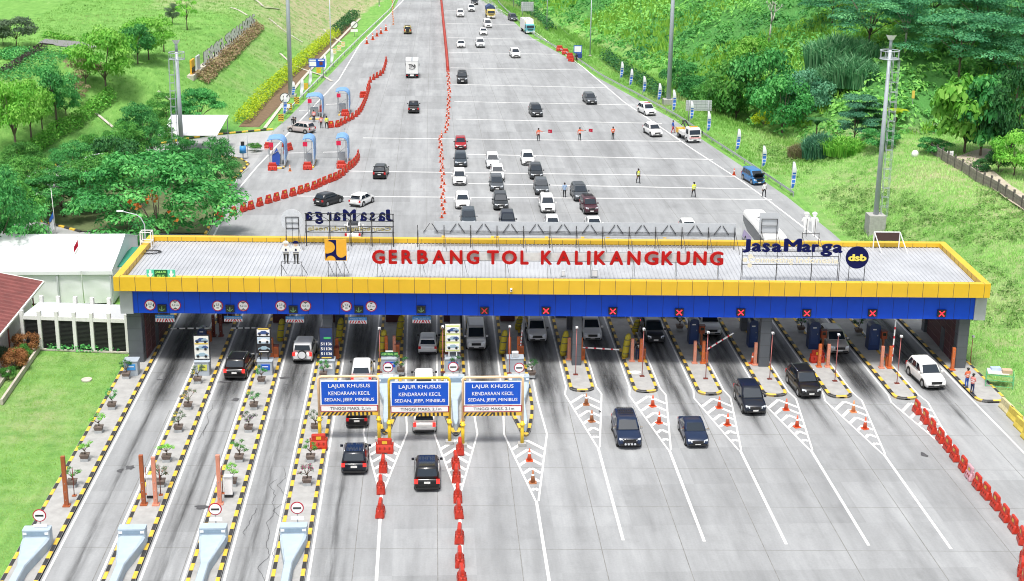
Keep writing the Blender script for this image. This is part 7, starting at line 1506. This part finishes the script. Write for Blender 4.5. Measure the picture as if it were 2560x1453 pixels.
hedge('hedge','clipped green hedge running down the left bank past the tree trunks',((283,244),(230,282),(150,330),(90,378),(50,412)),2.0,1.6,leaf_mat('hedge leaves',(.07,.28,.035),(.14,.42,.055),(.26,.56,.1)),4200,.32); hedge('hedge','dark brown clipped strip curving through the upper left garden',((0,186),(40,165),(75,142),(110,120)),1.6,.9,leaf_mat('dark brown leaves',(.035,.03,.03),(.07,.06,.05)),900,.4)
for k, (pts, lab) in enumerate(((((0,150),(40,135),(70,128)),'low green ground hedge above the dark brown strip'),(((10,205),(60,180),(110,150),(150,128)),'broad green ground hedge below the dark brown strip'),(((112,92),(180,102)),'pale clipped edging at the foot of the upper left lawn'),(((160,145),(190,125)),'pale clipped edging beside the stone steps'))): hedge('hedge', lab, pts, (5,7,2,2)[k], (.8,.8,.8,.9)[k], (L_MID,L_MID,L_LIME,L_LIME)[k], (1300,2000,500,400)[k], .4)
hedge('hedge','dark clipped hedge at the top of the right verge',((1300,12),(1345,52),(1378,78)),2.6,2.2,L_DEEP,1800,.5); hedge('hedge','long clipped hedge behind the feather flags on the right verge',((1512,148),(1560,185),(1610,215),(1655,250)),2.6,2.2,L_DEEP,2800,.42)
hedge('planted_strip','brown dry planting strip in front of the hillside lettering',((502,205),(560,152),(648,68)),2.3,1.2,leaf_mat('brown leaves',(.22,.15,.09),(.34,.25,.15),(.3,.3,.12)),5200,.42,'planting')
hedge('planted_strip','young leafy plants along the foot of the slatted fence',((100,872),(200,878),(300,880)),.8,.7,L_MID,420,.3,'planting')
for px, py, r, lm, lab in ((67,885,1.05,L_RUST,'largest rusty round bush by the porch, farthest from the camera'),(54,900,.75,L_OLIVE,'olive round bush between two rusty ones by the porch'),(38,925,1.0,L_RUST,'lower rusty round bush by the porch'),(50,918,.7,L_RUST,'small rusty round bush beside the lower one'),(22,948,.6,L_OLIVE,'low olive bush at the end of the porch')):
    tree(at_g(px, py), r*1.9, r*2, 'round', lm, 'round_bush', lab, 'bush', 'round bushes by the porch', trunk_h=.05, crown_name='foliage')
tree(at_g(4, 897), 1.4, 1.5, 'reed', L_GREY, 'spiky_plant', 'pale spiky plant in front of the porch at the left edge', 'plant', None, trunk_h=.02, crown_name='foliage')
ptree(636,380,358,36,'round',L_OLIVE,'small round shrub on the grass tip by the access road',name='round_bush',cat='bush',base=fl(636,378),trunk_h=.08); t = thing('blue_dustbin','blue barrel shaped bin on a pole on the grass tip','bin',at_g(608,398)); MB().cyl((0,0,.9),(0,0,1.9),.5,.42,n=14).build('barrel',M_SKYB,t); MB().cyl((0,0,0),(0,0,1),.07,n=8).build('post',M_STEEL,t); MB().box((0,0,2.2),(.5,.1,.6)).build('sign',M_BLACKS,t)
# potted bonsai on the islands
POT = {}
def planter(px, py, lab, lm, bloom=None, k=0, h=1.25):
    b = at_g(px, py, ZI); t = thing('potted_plant', lab, 'potted plant', (b.x, b.y+.35, ZI), 0, 'potted bonsai on the islands'); t.scale = (.78,)*3
    m_ = MB(); m_.box((0,0,.13), (.72,.72,.28), ch=.03); m_.build('pot_base', M_POTG, t); p_ = MB(); p_.loft([[(x*s, y*s, z) for x, y in ((-1,-1),(1,-1),(1,1),(-1,1))] for s, z in ((.32,.27),(.42,.6),(.42,.66),(.34,.66))]); p_.build('pot', M_POT, t); MB().box((0,0,.61), (.66,.66,.06)).build('soil', M_SOIL, t)
    rnd.seed(100+k); tr = MB(); tips = []; tr.tube([(0,0,.6),(.06,.02,.9),(-.02,0,1.1)], [.07,.05,.04], 6)
    for q in range(6): a = q*1.05+rnd.uniform(-.3,.3); e = Vector((math.cos(a)*rnd.uniform(.35,.75), math.sin(a)*rnd.uniform(.35,.75), rnd.uniform(1.25, .7+h))); tr.tube([(0,0,.95),(e.x*.45,e.y*.45,1.05+.3*(e.z-1)),e], [.035,.026,.012], 5); tips.append(e)
    tr.build('stem', M_BARK, t)
    for nm, mm, cnt, sz, sp in (('foliage', lm, 420, .13, .34),)+((('blossom', bloom, 120, .13, .34),) if bloom else ()):
        mb = MB(); ti = []
        for q in range(cnt): e = tips[q % 6]; d_ = rdir(); leaf_quad(mb, ti, e+Vector((d_.x*sp, d_.y*sp, d_.z*sp*.6))*rnd.uniform(.3,1), (Vector((0,0,1))+d_).normalized(), sz*rnd.uniform(.7,1.3), .6, rnd.random())
        mb.build(nm, mm, t, ti)
k = 0
for i, (nm, L_) in enumerate((('leftmost',((314,949,L_DEEP,None),(278,1026,L_MID,None),(245,1085,L_LIME,None),(210,1156,L_LIME,None),(178,1222,L_OLIVE,None))),('second',((493,961,L_GREY,None),(469,1026,L_GREY,L_ROSE),(445,1083,L_GREY,None),(415,1158,L_LIME,None),(400,1221,L_GREY,L_ROSE))),('third',((653,962,L_MID,None),(634,1026,L_MID,None),(620.6,1083,L_GREY,L_PURP),(597,1158,L_OLIVE,None),(580,1219,L_LIME,None))),('fourth',((808,948,L_MID,None),(787.5,1081,L_GREY,None),(776,1158,L_OLIVE,None),(767,1217,L_GREY,L_PINK))))):
    for j, (px, py, lm, bl) in enumerate(L_):
        planter(px, py, f'{"magenta flowering" if bl is L_PINK else "purple flowering" if bl is L_PURP else "rosy flowering" if bl is L_ROSE else "green leafed"} potted bonsai, {ordw(j)} from the gate on the {nm} island', lm, bl, k); k += 1
for px, py, lab in ((1140,934,'green potted plant at the foot of the lime advert plinth'),(1330,946,'green potted plant at the kerb right of the plain plinth'),(1002,938,'green potted plant beside the BATANG plinth')): planter(px, py, lab, L_DEEP, None, k); k += 1
for px, py, lab in ((1700,828,'black plant tub on the tenth island under the roof'),(2004,832,'black plant tub on the twelfth island under the roof'),(2148,838,'dark plant tub on the thirteenth island under the roof')): planter(px, py, lab, L_DEEP, None, k); k += 1
# ---- right: trees that stand out of the hillside growth
GR = 'trees on the right hillside'
for a in ((1788,282,205,115,'round',L_OLIVE,'olive round tree behind the grey road sign',1),(1840,300,150,160,'round',L_OLIVE,'broad olive tree right of the grey road sign',2),(1905,290,120,150,'round',L_MID,'mid green tree high behind the small yellow bush',0),(1955,335,195,140,'round',L_MID,'mid green round tree right of the small yellow bush',3),(2015,300,180,120,'round',L_BLUE,'bluish tree above the palm',1),(1740,262,190,90,'round',L_MID,'small tree behind the far light mast',0),(1700,235,150,90,'round',L_MID,'green tree left of the olive trees',2),(1880,190,95,110,'round',L_LIME,'lime green tree high on the slope',3)): ptree(*a[:6], a[6], group=GR, trunk_h=.08, var=a[7])
ptree(2135,358,240,128,'tiered',L_BLUE,'layered tree left of the tall right mast',name='layered_tree',group=GR,trunk_h=.15,var=3); ptree(2165,350,262,90,'tiered',L_DEEP,'smaller layered tree just behind the tall right mast',name='layered_tree',group=GR,trunk_h=.15,var=1)
for a in ((2170,135,-40,250,'giant',L_JUNG,'dark spreading giant tree at top centre right',0),(2262,130,-50,200,'giant',L_JUNG,'dark giant tree with a pale trunk at the top',1),(2395,205,20,300,'giant',L_JUNG,'huge layered dark tree at upper right',2),(2480,160,-40,260,'giant',L_JUNG,'dark giant tree in the top right corner',3),(2540,260,90,190,'giant',L_JUNG,'dark giant tree cut by the right edge',0),(2330,60,-60,220,'giant',L_JUNG,'dark giant tree behind the huge layered one',1),(2080,60,-50,170,'giant',L_JUNG,'dark spreading tree at the top left of the giants',2),(2440,60,-90,240,'giant',L_JUNG,'farthest giant tree at the top edge',0),(2555,100,-80,200,'giant',L_JUNG,'giant tree behind the corner one',2)): ptree(*a[:6], a[6], name='giant_tree', group=GR, trunk_h=.3, var=a[7], bark=M_BARKP if a[0] == 2262 else None)
ptree(2410,385,180,178,'big_leaf',L_LIME,'bright large leafed tree at the right above the footpath',name='large_leafed_tree',group=GR,trunk_h=.12); ptree(2450,395,190,140,'big_leaf',L_MID,'darker large leafed tree right of the bright one',name='large_leafed_tree',group=GR,trunk_h=.1,var=1); ptree(2525,400,170,150,'round',L_DEEP,'dense dark tree at the right edge above the footpath',group=GR,trunk_h=.1,var=2); ptree(2535,440,330,110,'round',L_LIME,'yellow green tree at the right edge beside the footpath',group=GR,trunk_h=.15,var=1); ptree(2495,430,370,60,'round',L_DEEP,'small dark tree left of the yellow green one',group=GR,trunk_h=.1,var=0)
ptree(1908,318,278,54,'round',L_YEL,'small yellow green bush at the foot of the olive trees',name='round_bush',cat='bush',group=None,trunk_h=.06)
ptree(2335,385,345,80,'round',L_MID,'low green bush at the far end of the panel fence',name='round_bush',cat='bush',trunk_h=.05); ptree(2452,432,398,46,'round',L_DEEP,'dark low bush right of the footpath',name='round_bush',cat='bush',trunk_h=.05,var=1); ptree(2200,370,320,90,'round',L_MID,'bush at the foot of the tall right mast',name='round_bush',cat='bush',trunk_h=.05,var=2)
ptree(2105,385,330,105,'reed',L_LIME,'pale tall reed clump at the crest of the bank',name='reed_clump',cat='reeds',trunk_h=.0,crown_name='foliage'); ptree(2050,395,318,90,'reed',L_BLUE,'dark tall reed clump left of the pale one',name='reed_clump',cat='reeds',trunk_h=.0,crown_name='foliage'); ptree(2000,395,350,60,'reed',L_DRY,'dry brown reed clump at the ditch',name='reed_clump',cat='reeds',trunk_h=.0,crown_name='foliage')
for k, a in enumerate(((2090,180,60,150),(2130,215,120,120),(2060,230,150,110),(2150,160,80,90))): ptree(a[0], a[1], a[2], a[3], 'reed', L_CANE, ('broad blue green cane thicket on the hillside','lower cane thicket left of the tall right mast','cane thicket above the palm','cane thicket at the upper right of the broad one')[k], name='cane_thicket', cat='reeds', trunk_h=.0, crown_name='foliage')
def frond_plant(px, py, top, wpx, lm, lab, name, nf=9, wide=.16, cat='plant'):
    b = M(px, py); dist = (b-CAMP).dot(_fw); h = max(1.2, VP(px, top, b.y).z-b.z); R2 = wpx*dist/F_PX/2; t = thing(name, lab, cat, b, 0); tr = MB(); zc = h*.55; tr.cyl((0,0,-.2), (0,0,zc), .16, .1, n=7); tr.build('trunk', M_BARK, t); mb = MB(); ti = []
    for k in range(nf):
        a = k*2.4; e = Vector((math.cos(a), math.sin(a), 0)); s_ = Vector((-e.y, e.x, 0)); rr = []
        for j in range(6): u = j/5; w_ = wide*R2*math.sin(math.pi*(.08+.9*u))*1.3; p = Vector((0,0,zc))+e*(R2*u)+Vector((0,0,(h-zc)*1.6*(u-.75*u*u)*1.3)); rr.append([p-s_*w_, p+Vector((0,0,-.05)), p+s_*w_])
        n0 = len(mb.f); mb.loft(rr, 0, False, False, closed=False); ti += [rnd.random()]*(len(mb.f)-n0)
    mb.build('fronds', lm, t, ti)
frond_plant(2240,308,268,62,L_YEL,'yellow green banana plant right of the tall right mast','banana_plant',7,.2); frond_plant(2212,275,240,60,L_LIME,'banana plant partly behind the tall right mast','banana_plant',7,.2); frond_plant(2040,348,288,75,L_DEEP,'dark palm among the bushes','palm',13,.1,'palm'); frond_plant(2492,372,325,60,L_LIME,'banana plant beside the yellow green tree','banana_plant',6,.22); frond_plant(2350,335,305,44,L_GREY,'pale leafed banana plant under the large leafed tree','banana_plant',6,.2)
b = M(1922, 110); t = thing('dead_tree','pale leafless tree standing on the hillside at the top','tree',b,0,GR); h = VP(1922, -8, b.y).z-b.z; tr = MB(); rnd.seed(5)
def limb(p, d_, l, r, n_):
    e = p+d_*l; tr.tube([p, p.lerp(e, .5)+rdir()*l*.05, e], [r, r*.8, r*.55], 5)
    if n_: 
        for _ in range(3): limb(e, (d_+rdir()*.55).normalized(), l*.62, r*.55, n_-1)
limb(Vector((0,0,0)), Vector((.05,0,1)), h*.42, .22, 3); tr.build('trunk', M_BARKP, t)
# ---- hillside growth and grass: nobody could count these
def scatter(name, lm, region, n_, make):
    mb = MB(); ti = []; x0, x1, y0, y1 = region; cnt = 0; tries = 0
    while cnt < n_ and tries < n_*12:
        tries += 1; x, y = rnd.uniform(x0, x1), rnd.uniform(y0, y1)
        if make(mb, ti, x, y): cnt += 1
    o = mb.build(name, lm, None, ti); o['kind'] = 'stuff'; return o
def visible(x, y, m_=120):
    v = Vector((x, y, 5))-CAMP; zc = v.dot(_fw); return zc > 0 and abs(v.dot(_rt)/zc*F_PX) < 1280+m_ and y < 560
rnd.seed(21)
def bush(mb, ti, x, y):
    dr = poly_sd(TOE_R, x, y)
    if dr < -1 or not visible(x, y): return False
    z = th(x, y); g = mnoise.noise(Vector((x*.045, y*.045, 1.7))); s = rnd.uniform(.9, 2.3); lt = min(1, max(0, .55+g*.9+rnd.uniform(-.18,.18)))
    for _ in range(22): d_ = rdir(); d_.z = abs(d_.z); leaf_quad(mb, ti, Vector((x, y, z))+Vector((d_.x*s, d_.y*s, d_.z*s*.9)), (d_+Vector((0,0,.5))+rdir()*.6).normalized(), rnd.uniform(.5,1.05), .55, min(1, max(0, lt+rnd.uniform(-.2,.2))), .25)
    return True
scatter('undergrowth', leaf_mat('hill growth', (.04,.19,.055), (.13,.40,.09), (.30,.62,.14)), (18, 190, 205, 540), 8500, bush)
def blade(mb, ti, x, y, h, n_, sp, lt):
    z = th(x, y)
    for _ in range(n_):
        bx, by = x+rnd.uniform(-sp, sp), y+rnd.uniform(-sp, sp); o = Vector((rnd.uniform(-.5,.5), rnd.uniform(-.5,.5), 0))*h; w_ = Vector((rnd.uniform(-1,1), rnd.uniform(-1,1), 0)).normalized()*h*.13; p = Vector((bx, by, z-.03)); mb.face([p-w_, p+w_, p+o+Vector((0,0,h))]); ti.append(min(1, max(0, lt+rnd.uniform(-.2,.2))))
def tallgrass(mb, ti, x, y):
    dr = poly_sd(TOE_R, x, y)
    if dr < 3 or not visible(x, y) or mnoise.noise(Vector((x*.035, y*.035, 9))) < -.06: return False
    blade(mb, ti, x, y, rnd.uniform(.9,1.7), 7, .8, .7); return True
scatter('tall_grass', leaf_mat('lime tall grass', (.12,.32,.04), (.22,.47,.06), (.36,.56,.10)), (30, 130, 215, 430), 6500, tallgrass)
def bank(mb, ti, x, y):
    if x < 47.4+.8 or (y > 176 and x < 56) and rnd.random() < .5 or not visible(x, y, 60): return False
    if poly_sd(TOE_R, x, y) > 1: return False
    g = mnoise.noise(Vector((x*.13, y*.07, 4.2))); blade(mb, ti, x, y, rnd.uniform(.18,.42)*(1+.5*max(0, g)), 6, .45, .5+g*.7); return True
scatter('bank_grass', leaf_mat('bank grass blades', (.25,.53,.12), (.42,.71,.22), (.60,.68,.36)), (47, 82, 92, 226), 12000, bank)
def weeds(mb, ti, x, y):
    if x < 48.5 or not visible(x, y, 60) or poly_sd(TOE_R, x, y) > 1: return False
    g = mnoise.noise(Vector((x*.12, y*.06, 8.8)))
    if g < .05 and not (49.5 < x < 57 and y > 125 and rnd.random() < .1): return False
    z = th(x, y); lt = rnd.uniform(.1,.7)
    for _ in range(12): d_ = rdir(); d_.z = abs(d_.z); leaf_quad(mb, ti, Vector((x, y, z))+d_*rnd.uniform(.2,.7), (d_+Vector((0,0,.6))+rdir()*.5).normalized(), rnd.uniform(.2,.42), .5, min(1, max(0, lt+rnd.uniform(-.2,.2))))
    return True
scatter('weeds', L_WEED, (48, 76, 95, 215), 1300, weeds)
def slope(mb, ti, x, y):
    dl = poly_sd(TOE_L, x, y)
    if dl < .5 or dl > 60 or not visible(x, y, 40): return False
    g = mnoise.noise(Vector((x*.09, y*.05, 2.2))); blade(mb, ti, x, y, rnd.uniform(.2,.42), 5, .5, .45+g*.6); return True
scatter('slope_grass', L_GRASS, (-75, 0, 205, 420), 11000, slope)
def verge(mb, ti, x, y):
    dr = poly_sd(TOE_R, x, y)
    e = 45.2-(y-183)*.145 if y > 183 else 99
    if dr > -1 or x < e+2.5 or not visible(x, y): return False
    g = mnoise.noise(Vector((x*.09, y*.05, 6.2))); blade(mb, ti, x, y, rnd.uniform(.25,.5)*(1.8 if dr > -7 else 1), 5, .5, .55+g*.6); return True
scatter('verge_grass', L_GRASS, (14, 60, 195, 470), 9000, verge)
def lawn(mb, ti, x, y):
    if x > -26.75 or x < -36.5: return False
    blade(mb, ti, x, y, rnd.uniform(.08,.16), 6, .35, .5+.6*mnoise.noise(Vector((x*.2, y*.2, 0)))); return True
scatter('lawn_grass', leaf_mat('lawn blades', (.18,.36,.05), (.28,.47,.08), (.46,.52,.2)), (-37, -26.7, 78, 125), 6500, lawn)
# ================================================================ PEOPLE
SKIN = mat('brown skin', (.26,.13,.08), .6, var=0); HAIRM = mat('black hair', (.012,.01,.009), .6, var=0)
def cloth_mat(nm, c): return mat('cloth '+nm, c, .8, var=.06)
PM = {}
def person_mesh(pose):
    if pose in PM: return PM[pose]
    J = {'pel':(0,0,.95), 'sp':(0,0,1.18), 'ch':(0,0,1.38), 'nk':(0,0,1.5), 'hd':(0,-.015,1.60), 'ht':(0,-.01,1.72)}
    Rr = {'pel':.155, 'sp':.135, 'ch':.155, 'nk':.058, 'hd':.095, 'ht':.085}; E_ = [('pel','sp'),('sp','ch'),('ch','nk'),('nk','hd'),('hd','ht')]
    for s, n_ in ((-1,'l'),(1,'r')):
        st = .18*s if pose == 'walk' else 0; hip = .09*s; spread = .11*s
        J['hip'+n_] = (hip,0,.88); J['kn'+n_] = (spread, -.04-st*.8, .48); J['an'+n_] = (spread, .02-st*1.3, .09); J['to'+n_] = (spread*1.15, -.16-st*1.3, .05)
        Rr.update({'hip'+n_:.10,'kn'+n_:.068,'an'+n_:.045,'to'+n_:.04}); E_ += [('pel','hip'+n_),('hip'+n_,'kn'+n_),('kn'+n_,'an'+n_),('an'+n_,'to'+n_)]
        J['sh'+n_] = (.19*s,0,1.41)
        if pose == 'arm' and s > 0: el, wr_, hd_ = (.40,-.08,1.30), (.60,-.2,1.36), (.68,-.25,1.38)
        elif pose == 'film': el, wr_, hd_ = (.25*s,-.16,1.2), (.12*s,-.36,1.38), (.08*s,-.42,1.42)
        elif pose == 'hold': el, wr_, hd_ = (.26*s,-.05,1.12), (.10*s,-.24,1.12), (.05*s,-.28,1.13)
        else: el, wr_, hd_ = (.27*s,.03+st*.5,1.13), (.29*s,-.06+st,.90), (.285*s,-.09+st,.82)
        J['el'+n_] = el; J['wr'+n_] = wr_; J['ha'+n_] = hd_; Rr.update({'sh'+n_:.075,'el'+n_:.046,'wr'+n_:.033,'ha'+n_:.036}); E_ += [('ch','sh'+n_),('sh'+n_,'el'+n_),('el'+n_,'wr'+n_),('wr'+n_,'ha'+n_)]
        d_ = (Vector(hd_)-Vector(wr_)).normalized(); sd_ = d_.cross(Vector((0,1,0))).normalized() if abs(d_.y) < .9 else Vector((1,0,0))
        for k, (off, ln) in enumerate(((-.03,.075),(-.01,.09),(.01,.085),(.03,.065),(.05,.05))):
            m_ = Vector(hd_)+sd_*off+d_*(.02 if k < 4 else -.03); e = m_+d_*ln+Vector((0,-.02,0))+(sd_*.03 if k == 4 else Vector())
            J[f'f{n_}{k}'] = tuple(m_); J[f'g{n_}{k}'] = tuple(e); Rr[f'f{n_}{k}'] = .010; Rr[f'g{n_}{k}'] = .008; E_ += [('ha'+n_, f'f{n_}{k}'), (f'f{n_}{k}', f'g{n_}{k}')]
    ks = list(J); me = bpy.data.meshes.new('body'); me.from_pydata([J[k] for k in ks], [(ks.index(a), ks.index(b)) for a, b in E_], []); o = bpy.data.objects.new('body', me); C.objects.link(o); o.modifiers.new('s', 'SKIN'); sv = me.skin_vertices[0].data
    for i, k in enumerate(ks): r = Rr[k]; sv[i].radius = (r, r*.72) if k in ('pel','sp','ch') else (r, r)
    sv[0].use_root = True; sb = o.modifiers.new('d', 'SUBSURF'); sb.levels = 1; sb.render_levels = 1
    m2 = bpy.data.meshes.new_from_object(o.evaluated_get(bpy.context.evaluated_depsgraph_get())); bpy.data.objects.remove(o)
    m2.materials.clear()
    for m_ in (SKIN, SKIN, SKIN, SKIN): m2.materials.append(m_)
    for p in m2.polygons:
        p.use_smooth = True; c = p.center; arm = abs(c.x) > .225 and c.z < 1.30 and c.z > .7
        if pose in ('film', 'hold', 'arm') and c.y < -.17 and c.z > 1.0: arm = True
        p.material_index = 3 if c.z < .1 else 0 if (c.z > 1.49 or (arm and (c.z < 1.06 or c.y < -.17))) else 2 if c.z < .93 and not arm else 1
    v = MB()  # vest: a shell just outside the torso
    v.loft([[(r*math.cos(a)*k, r*.74*math.sin(a)*k, z) for a in [2*math.pi*q/14 for q in range(14)] for k in (1,)] for z, r in ((.98,.19),(1.2,.185),(1.36,.2),(1.44,.17),(1.49,.1))], 0, False, True)
    hd = MB(); hd.ell((0,.012,1.655), (.105,.112,.105), 10, 6); fc = MB(); fc.box((-.035,-.106,1.645), (.022,.012,.012)); fc.box((.035,-.106,1.645), (.022,.012,.012)); fc.box((0,-.102,1.575), (.045,.012,.01)); ns = MB(); ns.loft([[(-.012,-.10,1.6),(.012,-.10,1.6),(0,-.098,1.64)],[(-.006,-.125,1.603),(.006,-.125,1.603),(0,-.105,1.635)]]); ea = MB()
    for s in (-1, 1): ea.ell((s*.098, .0, 1.63), (.014,.025,.034), 6, 4)
    cp = MB(); cp.ell((0,.0,1.70), (.115,.12,.085), 12, 6); cp.box((0,-.14,1.70), (.15,.1,.02))
    vb = MB()
    for z in (1.08, 1.24): vb.loft([[(r*math.cos(a), r*.745*math.sin(a), zz) for a in [2*math.pi*q/14 for q in range(14)]] for zz, r in ((z-.03,.194),(z+.03,.194))], 0, False, True)
    PM[pose] = (m2, v.mesh('vest', M_WHT), hd.mesh('hair', HAIRM), fc.mesh('face', HAIRM), ns.mesh('nose', SKIN), ea.mesh('ear', SKIN), cp.mesh('cap', HAIRM), vb.mesh('reflective_band', M_LET)); return PM[pose]
HV_O = cloth_mat('orange vest', (.70,.13,.05)); HV_P = cloth_mat('pink vest', (.66,.22,.2)); HV_Y = cloth_mat('yellow vest', (.62,.68,.05)); K_ = cloth_mat('black', (.015,.015,.018)); NV = cloth_mat('navy', (.02,.03,.1)); BL_ = cloth_mat('bright blue', (.03,.10,.42)); WH = cloth_mat('white', (.68,.68,.68)); RD = cloth_mat('red', (.45,.03,.05)); LB = cloth_mat('light blue', (.3,.42,.6)); YL = cloth_mat('yellow boots', (.6,.42,.04))
def person(px, py, rz, label, shirt, trous, shoes=K_, vest=None, pose='stand', hat=None, z=0, base=None, s=1.0, grp=None):
    m2, v, hd, fc, ns, ea, cp, vb = person_mesh(pose); t = thing('person', label, 'person', base or at_g(px, py, z+.004), R_(rz), grp); t.scale = (s, s, s); o = link('body', m2, t)
    for i, m_ in ((1, shirt), (2, trous), (3, shoes)): o.material_slots[i].link = 'OBJECT'; o.material_slots[i].material = m_
    o = link('hair', hd, t); 
    for nm, me in (('face_features', fc), ('nose', ns), ('ears', ea)): link(nm, me, t)
    if vest: o = link('vest', v, t); o.material_slots[0].link = 'OBJECT'; o.material_slots[0].material = vest; link('reflective_band', vb, o)
    if hat: o = link('cap', cp, t); o.material_slots[0].link = 'OBJECT'; o.material_slots[0].material = hat
    return t
def handflag(p, a, lab):
    t = thing('hand_flag', lab, 'flag', Vector((p.x, p.y, 0))+Vector((.68,-.25,1.38)), 0); MB().cyl((-.05,0,0), (a,0,.12), .014, n=6).build('stick', M_LET, t); wavy(lambda u, v: (a-.62+.6*u, .05*math.sin(u*6), .42-.5*v), 6, 3).build('cloth', M_SIGNR, t)
GP = 'traffic marshals on the wide road'
for px, py, ps, lab, fl_ in ((1346,353,'arm','marshal in an orange vest holding a red flag out, leftmost of three',1.35),(1449,351,'arm','marshal in an orange vest holding a red flag out, middle of three',1.25),(1532,349,'hold','marshal in an orange vest without a stretched flag, rightmost of three',0)):
    person(px, py, 5, lab, HV_O, K_, K_, HV_O, ps, K_, s=1.12, grp=GP)
    if fl_: handflag(at_g(px, py), fl_, f'red signal flag of the {"leftmost" if px < 1400 else "middle"} marshal')
person(1595,458,20,'officer in a yellow vest walking on the wide road, nearer the road centre',K_,K_,K_,HV_Y,'walk',K_,s=1.12,grp=GP); person(1734,493,200,'officer in a bright yellow vest at the lower right of the wide road',HV_Y,K_,K_,HV_Y,'walk',K_,s=1.12,grp=GP); person(1411,494,180,'man in a light blue shirt between the queueing cars',LB,K_,K_,None,'stand',None,s=1.12); person(1910,493,190,'man in white shirt walking beside the blue minibus',WH,K_,K_,None,'walk',K_,s=1.12)
person(1682,333,90,'person in a blue top and red trousers by the right guard rail',BL_,RD,K_,None,'walk',None,s=1.15)
person(734,323,80,'person in black filming with a camera left of the pinkish silver car',K_,K_,K_,None,'film',None,s=1.12); person(739,325,110,'second person in black standing close behind the filming one',K_,K_,K_,None,'stand',K_,s=1.12); person(803,321,190,'marshal in a pink vest right of the pinkish silver car',HV_P,K_,K_,HV_P,'stand',None,s=1.12); person(817,322,200,'officer in a yellow vest beside the first winding barrier',HV_Y,K_,K_,HV_Y,'walk',K_,s=1.12); person(785,305,180,'person in a pink shirt behind the pinkish silver car',HV_P,K_,K_,HV_P,'stand',None,s=1.1)
t = thing('film_camera','black camera on a tripod beside the people in black','camera',at_g(730,323)); q = MB()
for a in (0,2.1,4.2): q.bar((0,0,1.4),(.45*math.cos(a),.45*math.sin(a),0),.04)
q.build('tripod',M_BLACKS,t); MB().box((0,0,1.5),(.22,.4,.22)).build('camera_body',M_BLACKS,t)
person(1593,898,10,'man in a black shirt with a white letter T under the gate roof',K_,NV,K_,None,'stand',None,z=ZI); p = at_g(1593,898,ZI); o = [c for c in bpy.data.objects if c.name.startswith('person')][-1]; put_text('T', M_LET, o, -.09, 1.12, .18, .24, -.16, .04, .005, 'printed_letter')
person(2416,969,200,'worker in a blue skirt and yellow boots with orange vest at the right island',HV_O,BL_,YL,HV_O,'hold',HAIRM,z=ZI); person(2429,984,120,'worker in blue trousers with a pale orange vest nearer the camera at the right island',HV_P,NV,NV,HV_P,'hold',HAIRM,z=ZI)
person(1441,158,20,'person in black sitting place by the portable sign under the guard rail',K_,K_,K_,None,'hold',K_,s=1.1)
# cart of goods, litter and a stone in the grass
b = M(2497, 968); t = thing('goods_cart','green wire cart with a white sheet and a cardboard box on it','cart',b,R_(-20)); q = MB()
for x in (-1.1, 1.1):
    for y in (-.7, .7): q.bar((x,y,0),(x,y,1.3),.05)
for z in (.3,.8,1.25):
    for y in (-.7,.7): q.bar((-1.1,y,z),(1.1,y,z),.04)
    for x in (-1.1,1.1): q.bar((x,-.7,z),(x,.7,z),.04)
q.build('frame',mat('green wire',(.12,.45,.2),.5),t); MB().box((-.2,.1,1.34),(1.7,1.2,.1),rz=.1).build('sheet',M_LET,t); MB().box((.5,-.1,1.52),(.8,.6,.32),rz=.15).build('carton',mat('cardboard',(.5,.36,.24),.8,var=.1),t); MB().box((-.4,.3,1.5),(.8,.5,.25),rz=.3).build('bag',mat('blue plastic',(.4,.5,.7),.4,var=.1),t)
t = tag(MB().prism([(.5*math.cos(a)*(1+.2*math.sin(a*3)),.38*math.sin(a)) for a in [2*math.pi*k/9 for k in range(9)]],0,.05).build('plastic_sheet',M_LET),'white plastic sheet lying on the ninth island','litter'); t.location = at_g(1588,932,ZI+.004)
t = tag(MB().prism([(.45*math.cos(a),.5*math.sin(a)) for a in [2*math.pi*k/9 for k in range(9)]],0,.12).build('drain_cover',M_STONE),'pale round cover lying on the lawn left of the gate','cover'); t.location = at_g(217,951,-.04)
b = M(2287,392); t = tag(MB().ell((0,0,.35),(.5,.4,.55),8,6).build('white_sack',M_LET),'small white sack on the crest of the right bank','sack'); t.location = b
b = M(2281,262); t = thing('yellow_marker','slim yellow marker post on the right hillside','post',b); MB().box((0,0,1.6),(.45,.1,1.2)).build('marker',M_AMB,t); MB().bar((0,0,-.2),(0,0,1.1),.08).build('post',M_STEEL,t)
